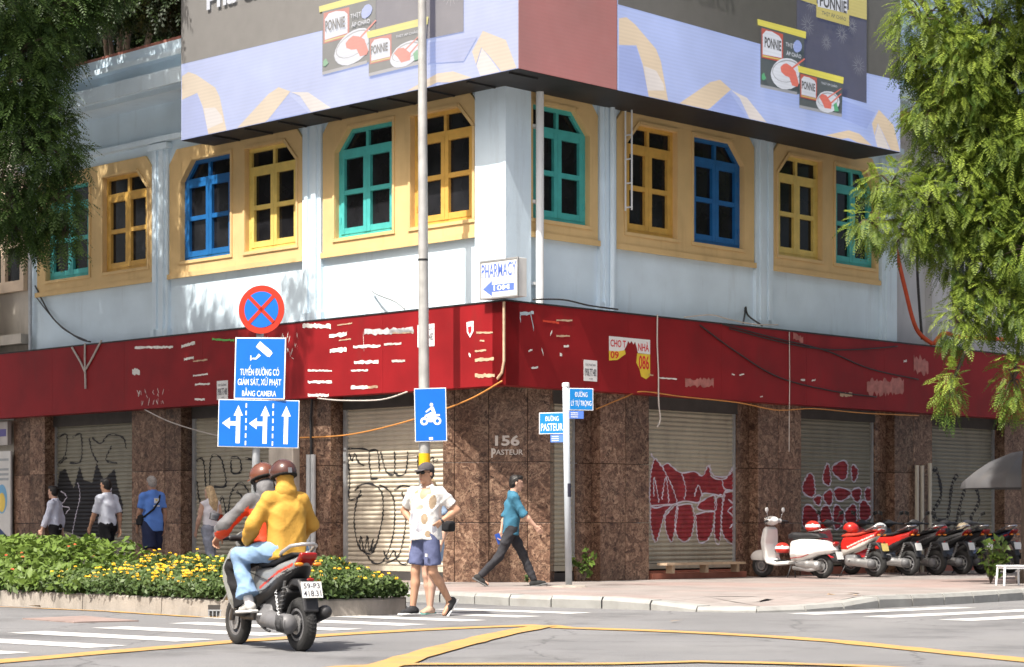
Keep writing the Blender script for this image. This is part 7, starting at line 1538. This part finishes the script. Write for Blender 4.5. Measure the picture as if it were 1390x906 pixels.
q = SDF(.025); s = j['s']; Rh, c = j['Rh'], j['head']; H = lambda x,y,z: c+Rh@(np.array((x,y,z))*s)
q.chain([H(0,-.025,.0), H(0,-.03,-.08), H(0,-.03,-.15)], [.086*s,.074*s,.092*s]); q.chain([H(-.05,-.05,-.14), H(.05,-.05,-.14)], [.055*s,.055*s]); q.disp = folds(.006, 16, 21); iR = Rh.T
q.cut(lambda X,Y,Z: ((X-c[0])*iR[1,0]+(Y-c[1])*iR[1,1]+(Z-c[2])*iR[1,2])-.045*s); q.build('hood', jac, PP, .010)
helmet(j, 'glossy brown open helmet worn by the pillion passenger', helm)
# driver
PD = rider('scooter driver in grey and red padded jacket, black trousers and brown helmet')
j = seated((0,-.02,.865), 12, {'hipL':(-.10,-.02,.845),'kneeL':(-.20,.33,.70),'ankL':(-.15,.22,.345),'hipR':(.10,-.02,.845),'kneeR':(.20,.33,.70),'ankR':(.15,.22,.345),
  'elL':(-.345,.17,1.07),'wrL':(-.345,.30,.985),'elR':(.345,.17,1.07),'wrR':(.345,.30,.985),'hdL':(-.1,.55,-.65),'hdR':(.1,.55,-.65),'fdL':(0,.98,0),'fdR':(0,.98,0),'pnL':(.2,-.5,-.6),'pnR':(-.2,-.5,-.6)}, 1.62, (8,-2))
body(j, PD, skinA, .013, curl=(.95,.95), lt=.78)
shL, elL = j['shL'], j['elL']
def jmat(c):
    zL = j['pel'][2]; out = np.zeros(len(c), int)
    arm = np.abs(c[:,0]) > .19
    # lower side of the sleeve and the side of the body are red
    t = np.clip((np.abs(c[:,0])-.19)/(.345-.19), 0, 1); line = shL[2]-.035+(elL[2]-shL[2])*t-.06*np.clip(c[:,1]-.12,0,.3)*3
    out[arm & (c[:,2] < line)] = 1; out[(~arm) & (c[:,2] < j['chest'][2]+.03)] = 1; return out
top(j, PD, [jk_g, jk_r], 'jacket', sleeve=1.97, hem=-.06, loose=1.08, seed=24, sleeve_r=1.20, collar=False, amp=.006, neckr=0, matfn=jmat, ff=14, h=.012)
q = SDF(.02); s = j['s']; q.chain([j['neck']+np.array((0,-.02,-.02)), j['neck']+np.array((0,-.01,.06))], [.092,.085]); q.disp = folds(.005, 18, 5); q.build('jacket_collar', jk_g, PD, .011)
bottom(j, PD, fab('trousers_black_loose', (.018,.018,.02), .15), 'trousers', 1.97, seed=25, loose=1.15, flare=.3, amp=.008, h=.012)
shoes(j, PD, fab('sandal_dark', (.05,.05,.05)), None, h=.009)
q = SDF(.015); Rh, c = j['Rh'], j['head']; q.ell(c+Rh@np.array((0,.035,-.055)), (.072,.080,.065), Rh); q.build('face_mask', fab('mask_grey', (.11,.115,.12)), PD, .010)
helmet(j, 'copper brown open helmet worn by the scooter driver', M('helmet_copper', (.125,.042,.022), .25, var=.12, coat=.5))

# ---- parked row, noses to the wall
NW = (DL[0], DL[1])
def rowpos(d): # middle of a bike whose rear wheel is d metres along the row
    r_ = np.array((5.35,36.4))+np.array(DR)*d; return r_+np.array(DL)*.63
GRP = None
wv = paint('scooter_white', (.74,.74,.72), rough=.22)
def classic(label, x, y, z, fx, fy):
    """rounded retro scooter"""
    t = thing('parked_scooter', label, 'motorbike', (x,y,z), math.atan2(-fx, fy), GRP)
    wheel(t, -.62, .215, .10, 5, alum, tread=False); wheel(t, .64, .215, .095, 5, plas_g, tread=False)
    q = SDF(.05); q.prof([(.02,.30),(.0,.50),(-.02,.66),(-.30,.70),(-.62,.68),(-.86,.60),(-.93,.50),(-.88,.44),(-.60,.40),(-.25,.26)], lambda yy, zz: .215-.12*np.clip((-.5-yy)/.45,0,1)**1.6-.09*np.clip((yy+.2)/.25,0,1)-.08*np.clip((.42-zz)/.18,0,1)-.08*np.clip((zz-.6)/.1,0,1), .09); q.build('body_shell', wv, t, .013)
    m = MB()
    for sd in (1,-1): m.tube([(sd*.222,-.10,.345),(sd*.224,-.35,.375),(sd*.222,-.48,.42)], .008, 5)
    m.build('red_trim', red_l, t, local=True)
    q = SDF(.03); q.prof([(.05,.66),(.06,.76),(-.05,.80),(-.25,.785),(-.45,.80),(-.62,.77),(-.68,.70),(-.35,.68)], lambda yy, zz: .14-.05*np.clip((yy+.1)/.15,0,1)+0*zz, .05); q.build('seat', seat_k, t, .013)
    q = SDF(.03); q.prof([(.02,.235),(.02,.30),(.28,.28),(.40,.34),(.45,.60),(.43,.86),(.48,.90),(.53,.86),(.56,.62),(.52,.36),(.44,.25),(.30,.21)], lambda yy, zz: .13+.075*np.clip((yy-.30)/.12,0,1)*np.clip((1.0-zz)/.3,.45,1), .035); q.build('leg_shield', wv, t, .013)
    m = MB(); m.box(-.11,.11,.04,.34,.288,.312); m.build('floor_mat', plas, t, local=True)
    q = SDF(.03); q.ell((0,.66,.36), (.085,.24,.13)); q.cut(lambda X,Y,Z: .30-Z+0*X); q.build('front_fender', wv, t, .012)
    q = SDF(.03); q.ell((0,.45,1.0), (.13,.13,.085)); q.cone((-.17,.40,1.0),(.17,.40,1.0), .04); q.build('handlebar_cover', wv, t, .012)
    q = SDF(0); q.ell((0,.56,1.0), (.075,.03,.075)); q.build('headlight', chrome, t, .012)
    for sd in (1,-1):
        bar(t, [(sd*.17,.40,1.0),(sd*.34,.35,.985)], .02, plas, 'grip'); bar(t, [(sd*.19,.40,1.03),(sd*.24,.38,1.16)], .006, chrome, 'mirror')
        q = SDF(0); q.ell((sd*.245,.38,1.19), (.05,.014,.05)); q.build('mirror_head', wv, t, .01)
    bar(t, [(0,.53,.55),(0,.64,.215)], .035, alum, 'fork')
    q = SDF(.03); q.chain([(-.12,-.20,.25),(-.14,-.40,.24),(-.14,-.60,.225)], [.06,.07,.085]); q.build('engine', alum, t, .013)
    bar(t, [(-.13,-.10,.18),(-.16,-.45,.15),(-.17,-.60,.17)], .035, alum, 'exhaust')
    q = SDF(0); q.ell((0,-.90,.60), (.09,.05,.045)); q.build('tail_light', red_l, t, .012)
    bar(t, [(-.12,-.42,.80),(-.13,-.60,.83),(-.06,-.78,.86),(.06,-.78,.86),(.13,-.60,.83),(.12,-.42,.80)], .012, chrome, 'grab_rail')
    q = SDF(.01); q.prof([(-.80,.44),(-.92,.42),(-.98,.30),(-.95,.29),(-.88,.38),(-.80,.40)], .06, .01); q.build('rear_fender', plas, t, .012)
    lplate(t, -.975, .40, -20, plate_m, '', '', root=t)
    bar(t, [(-.05,.0,.22),(-.12,.03,.01)], .012, plas, 'kick_stand'); bar(t, [(.05,.0,.22),(.12,.03,.01)], .012, plas, 'kick_stand')
    return t
p = rowpos(0); VS = classic('white retro scooter with black seat parked nose to the marble pier', p[0], p[1], PZ, -.735, .678)
redp = paint('bike_red', (.50,.02,.015)); wht = paint('bike_white', (.62,.60,.55)); blkp = paint('bike_black', (.02,.02,.022)); dgr = paint('bike_grey', (.12,.125,.13)); nvy = paint('bike_navy', (.02,.03,.07)); seat_r = M('seat_red', (.42,.05,.03), .5)
def park(d, label, *a, **k):
    p = rowpos(d); dx = k.pop('off', 0); an = k.pop('turn', 0); f = (Matrix.Rotation(rad(an), 2) @ Vector(NW)); p = p-np.array(NW)*dx
    return scooter('parked_motorbike', label, p[0], p[1], PZ, f[0], f[1], 'pk', *a, det=False, hh=.016, **k)
park(1.58, 'red and cream motorbike with orange seat and yellow number plate parked in the row', redp, wht, redp, wht, pm=plate_y, seat=seat_r)
park(2.78, 'red and black motorbike with raised tail parked in the row', redp, plas, redp, redp, off=-.1)
park(3.50, 'black motorbike parked directly beside the red and black one', blkp, plas, blkp, dgr)
park(4.22, 'grey motorbike parked between two black ones', dgr, plas, dgr, blkp, off=.1)
park(5.05, 'black motorbike with big tail light parked near the umbrella', blkp, dgr, blkp, blkp, off=.15, turn=-18)
park(6.0, 'dark navy motorbike parked under the grey umbrella', nvy, plas, nvy, redp, off=.1, turn=-10)
# helmets left on the bikes
def loose_helmet(label, par, loc, m1, m2, rot=0.):
    T0 = place(par.location[0], par.location[1], par.location[2], par.rotation_euler[2]); wp = (T0 @ np.array((*loc,1)))[:3]
    t = thing('helmet', label, 'helmet', tuple(wp), par.rotation_euler[2]+rot)
    q = SDF(.01); q.ell((0,0,.085), (.12,.14,.115)); q.cut(lambda X,Y,Z: .012-Z+0*X); q.build('shell', [m1, m2], t, .011, lambda c: ((c[:,2] > .085) & (c[:,2] < .135)).astype(int))
    q = SDF(.01); q.ell((0,.03,.055), (.105,.115,.06)); q.build('lining', plas, t, .013)
loose_helmet('red and white striped helmet lying on the white scooter seat', VS, (0,-.42,.80), M('helmet_red',(.50,.03,.02),.25,coat=.5), M('helmet_white',(.7,.7,.7),.3))
loose_helmet('red helmet with white band hung in the footwell of the white scooter', VS, (0,.22,.42), M('helmet_red',(.50,.03,.02),.25,coat=.5), M('helmet_white',(.7,.7,.7),.3))
pk = [o for o in COL.objects if o.name.startswith('parked_motorbike')]
loose_helmet('bright red helmet lying on the orange seat of the cream motorbike', pk[0], (0,-.10,.775), M('helmet_red',(.50,.03,.02),.25,coat=.5), M('helmet_red2',(.40,.02,.02),.3), .6)
loose_helmet('pale grey helmet lying on the red and black motorbike', pk[1], (0,.0,.77), M('helmet_grey',(.45,.46,.47),.3), M('helmet_dark',(.1,.1,.1),.3), -.4)
loose_helmet('dark helmet with red stripe lying on a parked grey motorbike', pk[3], (0,-.15,.775), M('helmet_dark',(.05,.05,.05),.3), M('helmet_red',(.50,.03,.02),.25,coat=.5), .3)
loose_helmet('cream helmet lying on the black motorbike near the umbrella', pk[4], (0,-.1,.775), M('helmet_cream',(.6,.5,.35),.3), M('helmet_cream2',(.5,.42,.3),.3), .3)

# ================================================================= umbrella, stool, pipes
UM = thing('street_umbrella', 'grey vinyl street umbrella standing open beside the tree', 'umbrella', (8.75,35.6,PZ))
m = MB(); n = 8; ap = np.array((8.75,35.6,2.36)); Rr = 1.18; rings = [(0.0,2.36),(.35,2.30),(.75,2.14),(1.0,1.98),(1.18,1.84)]
for i in range(n):
    q = MB(); a0, a1 = 2*math.pi*i/n+.2, 2*math.pi*(i+1)/n+.2; v = []; f = []
    for r_, z_ in rings:
        for t_ in (0,.5,1):
            a = a0+(a1-a0)*t_; sc = 1-.035*math.sin(math.pi*t_); v.append((8.75+r_*sc*math.cos(a), 35.6+r_*sc*math.sin(a), z_-.03*math.sin(math.pi*t_)*r_))
    for k in range(len(rings)-1):
        for t_ in range(2): f.append((k*3+t_, k*3+t_+1, k*3+t_+4, k*3+t_+3))
    for t_ in (0,.5,1):
        a = a0+(a1-a0)*t_; v.append((8.75+1.17*math.cos(a), 35.6+1.17*math.sin(a), 1.70))
    f += [(12,13,16,15),(13,14,17,16)]
    q.add(v, f); q.build('canopy_panel', M('vinyl_grey', (.09,.09,.095), .5, var=.12, vs=3, dirt=.3), UM, smooth=True)
m = MB(); m.tube([(8.75,35.6,PZ),(8.75,35.6,2.38)], .022, 8); m.build('pole', grey_mt, UM)
for i in range(n):
    a = 2*math.pi*i/n+.2; m = MB(); m.tube([(8.75,35.6,2.33),(8.75+.75*math.cos(a),35.6+.75*math.sin(a),2.11),(8.75+1.17*math.cos(a),35.6+1.17*math.sin(a),1.82)], .008, 5); m.build('rib', dark_mt, UM)
m = MB(); m.lathe([(.26,0),(.26,.06),(.05,.12),(.04,.25)], (8.75,35.6,PZ), (0,0,1), 18); m.build('base', conc, UM)
ST = thing('plastic_stool', 'low white plastic stool on the pavement beside the leafy bush', 'stool', (7.62,32.2,PZ))
m = MB(); m.box(-.19,.19,-.15,.15,.285,.31); m.build('seat', white_pl, ST, place(7.62,32.2,PZ,.2), bevel=.015)
for sx in (-1,1):
    for sy in (-1,1):
        m = MB(); m.tube([(sx*.165,sy*.125,.29),(sx*.185,sy*.145,0)], .018, 8); m.build('leg', white_pl, ST, place(7.62,32.2,PZ,.2))
m = MB(); m.box(-.17,.17,-.135,.135,.255,.285); m.build('apron', white_pl, ST, place(7.62,32.2,PZ,.2))
pvc = M('pvc_cream', (.50,.46,.38), .5, var=.1, dirt=.3)
for i, (u, z1) in enumerate(((11.30,2.25),(11.48,2.25),(11.75,2.30))):
    m = MB(); m.tube([(u,.08,PZ),(u,.08,z1)], .04, 10); o = m.build('standing_pipe', pvc, None, FR, smooth=False); tag(o, ('cream plastic pipe on the pier, first of three towards the white scooter', 'cream plastic pipe on the pier, middle one of three', 'slightly taller cream plastic pipe on the pier edge beside the far shutter')[i], 'pipe', 'plastic pipes against the pier')
# litter on the pavement and road
lf = M('dry_leaf', (.45,.28,.12), .8, var=.3); q = [(4.5,28.34),(4.33,28.19),(4.65,28.65),(4.65,28.03)]
for i, (a, b) in enumerate(q+[(1.83,23.4),(-6.19,27.49),(5.4,27.87)]):
    m = MB(); r_ = random.Random(i); z_ = (.14 if i < 4 else .006)
    m.add([(a+r_.uniform(-.12,.12), b+r_.uniform(-.12,.12), z_+r_.uniform(.0,.03)) for _ in range(4)], [(0,1,2),(0,2,3)]); o = m.build('dry_leaf', lf); tag(o, 'dry brown fallen leaf lying on the ground', 'leaf', 'fallen leaves')

flush_text()
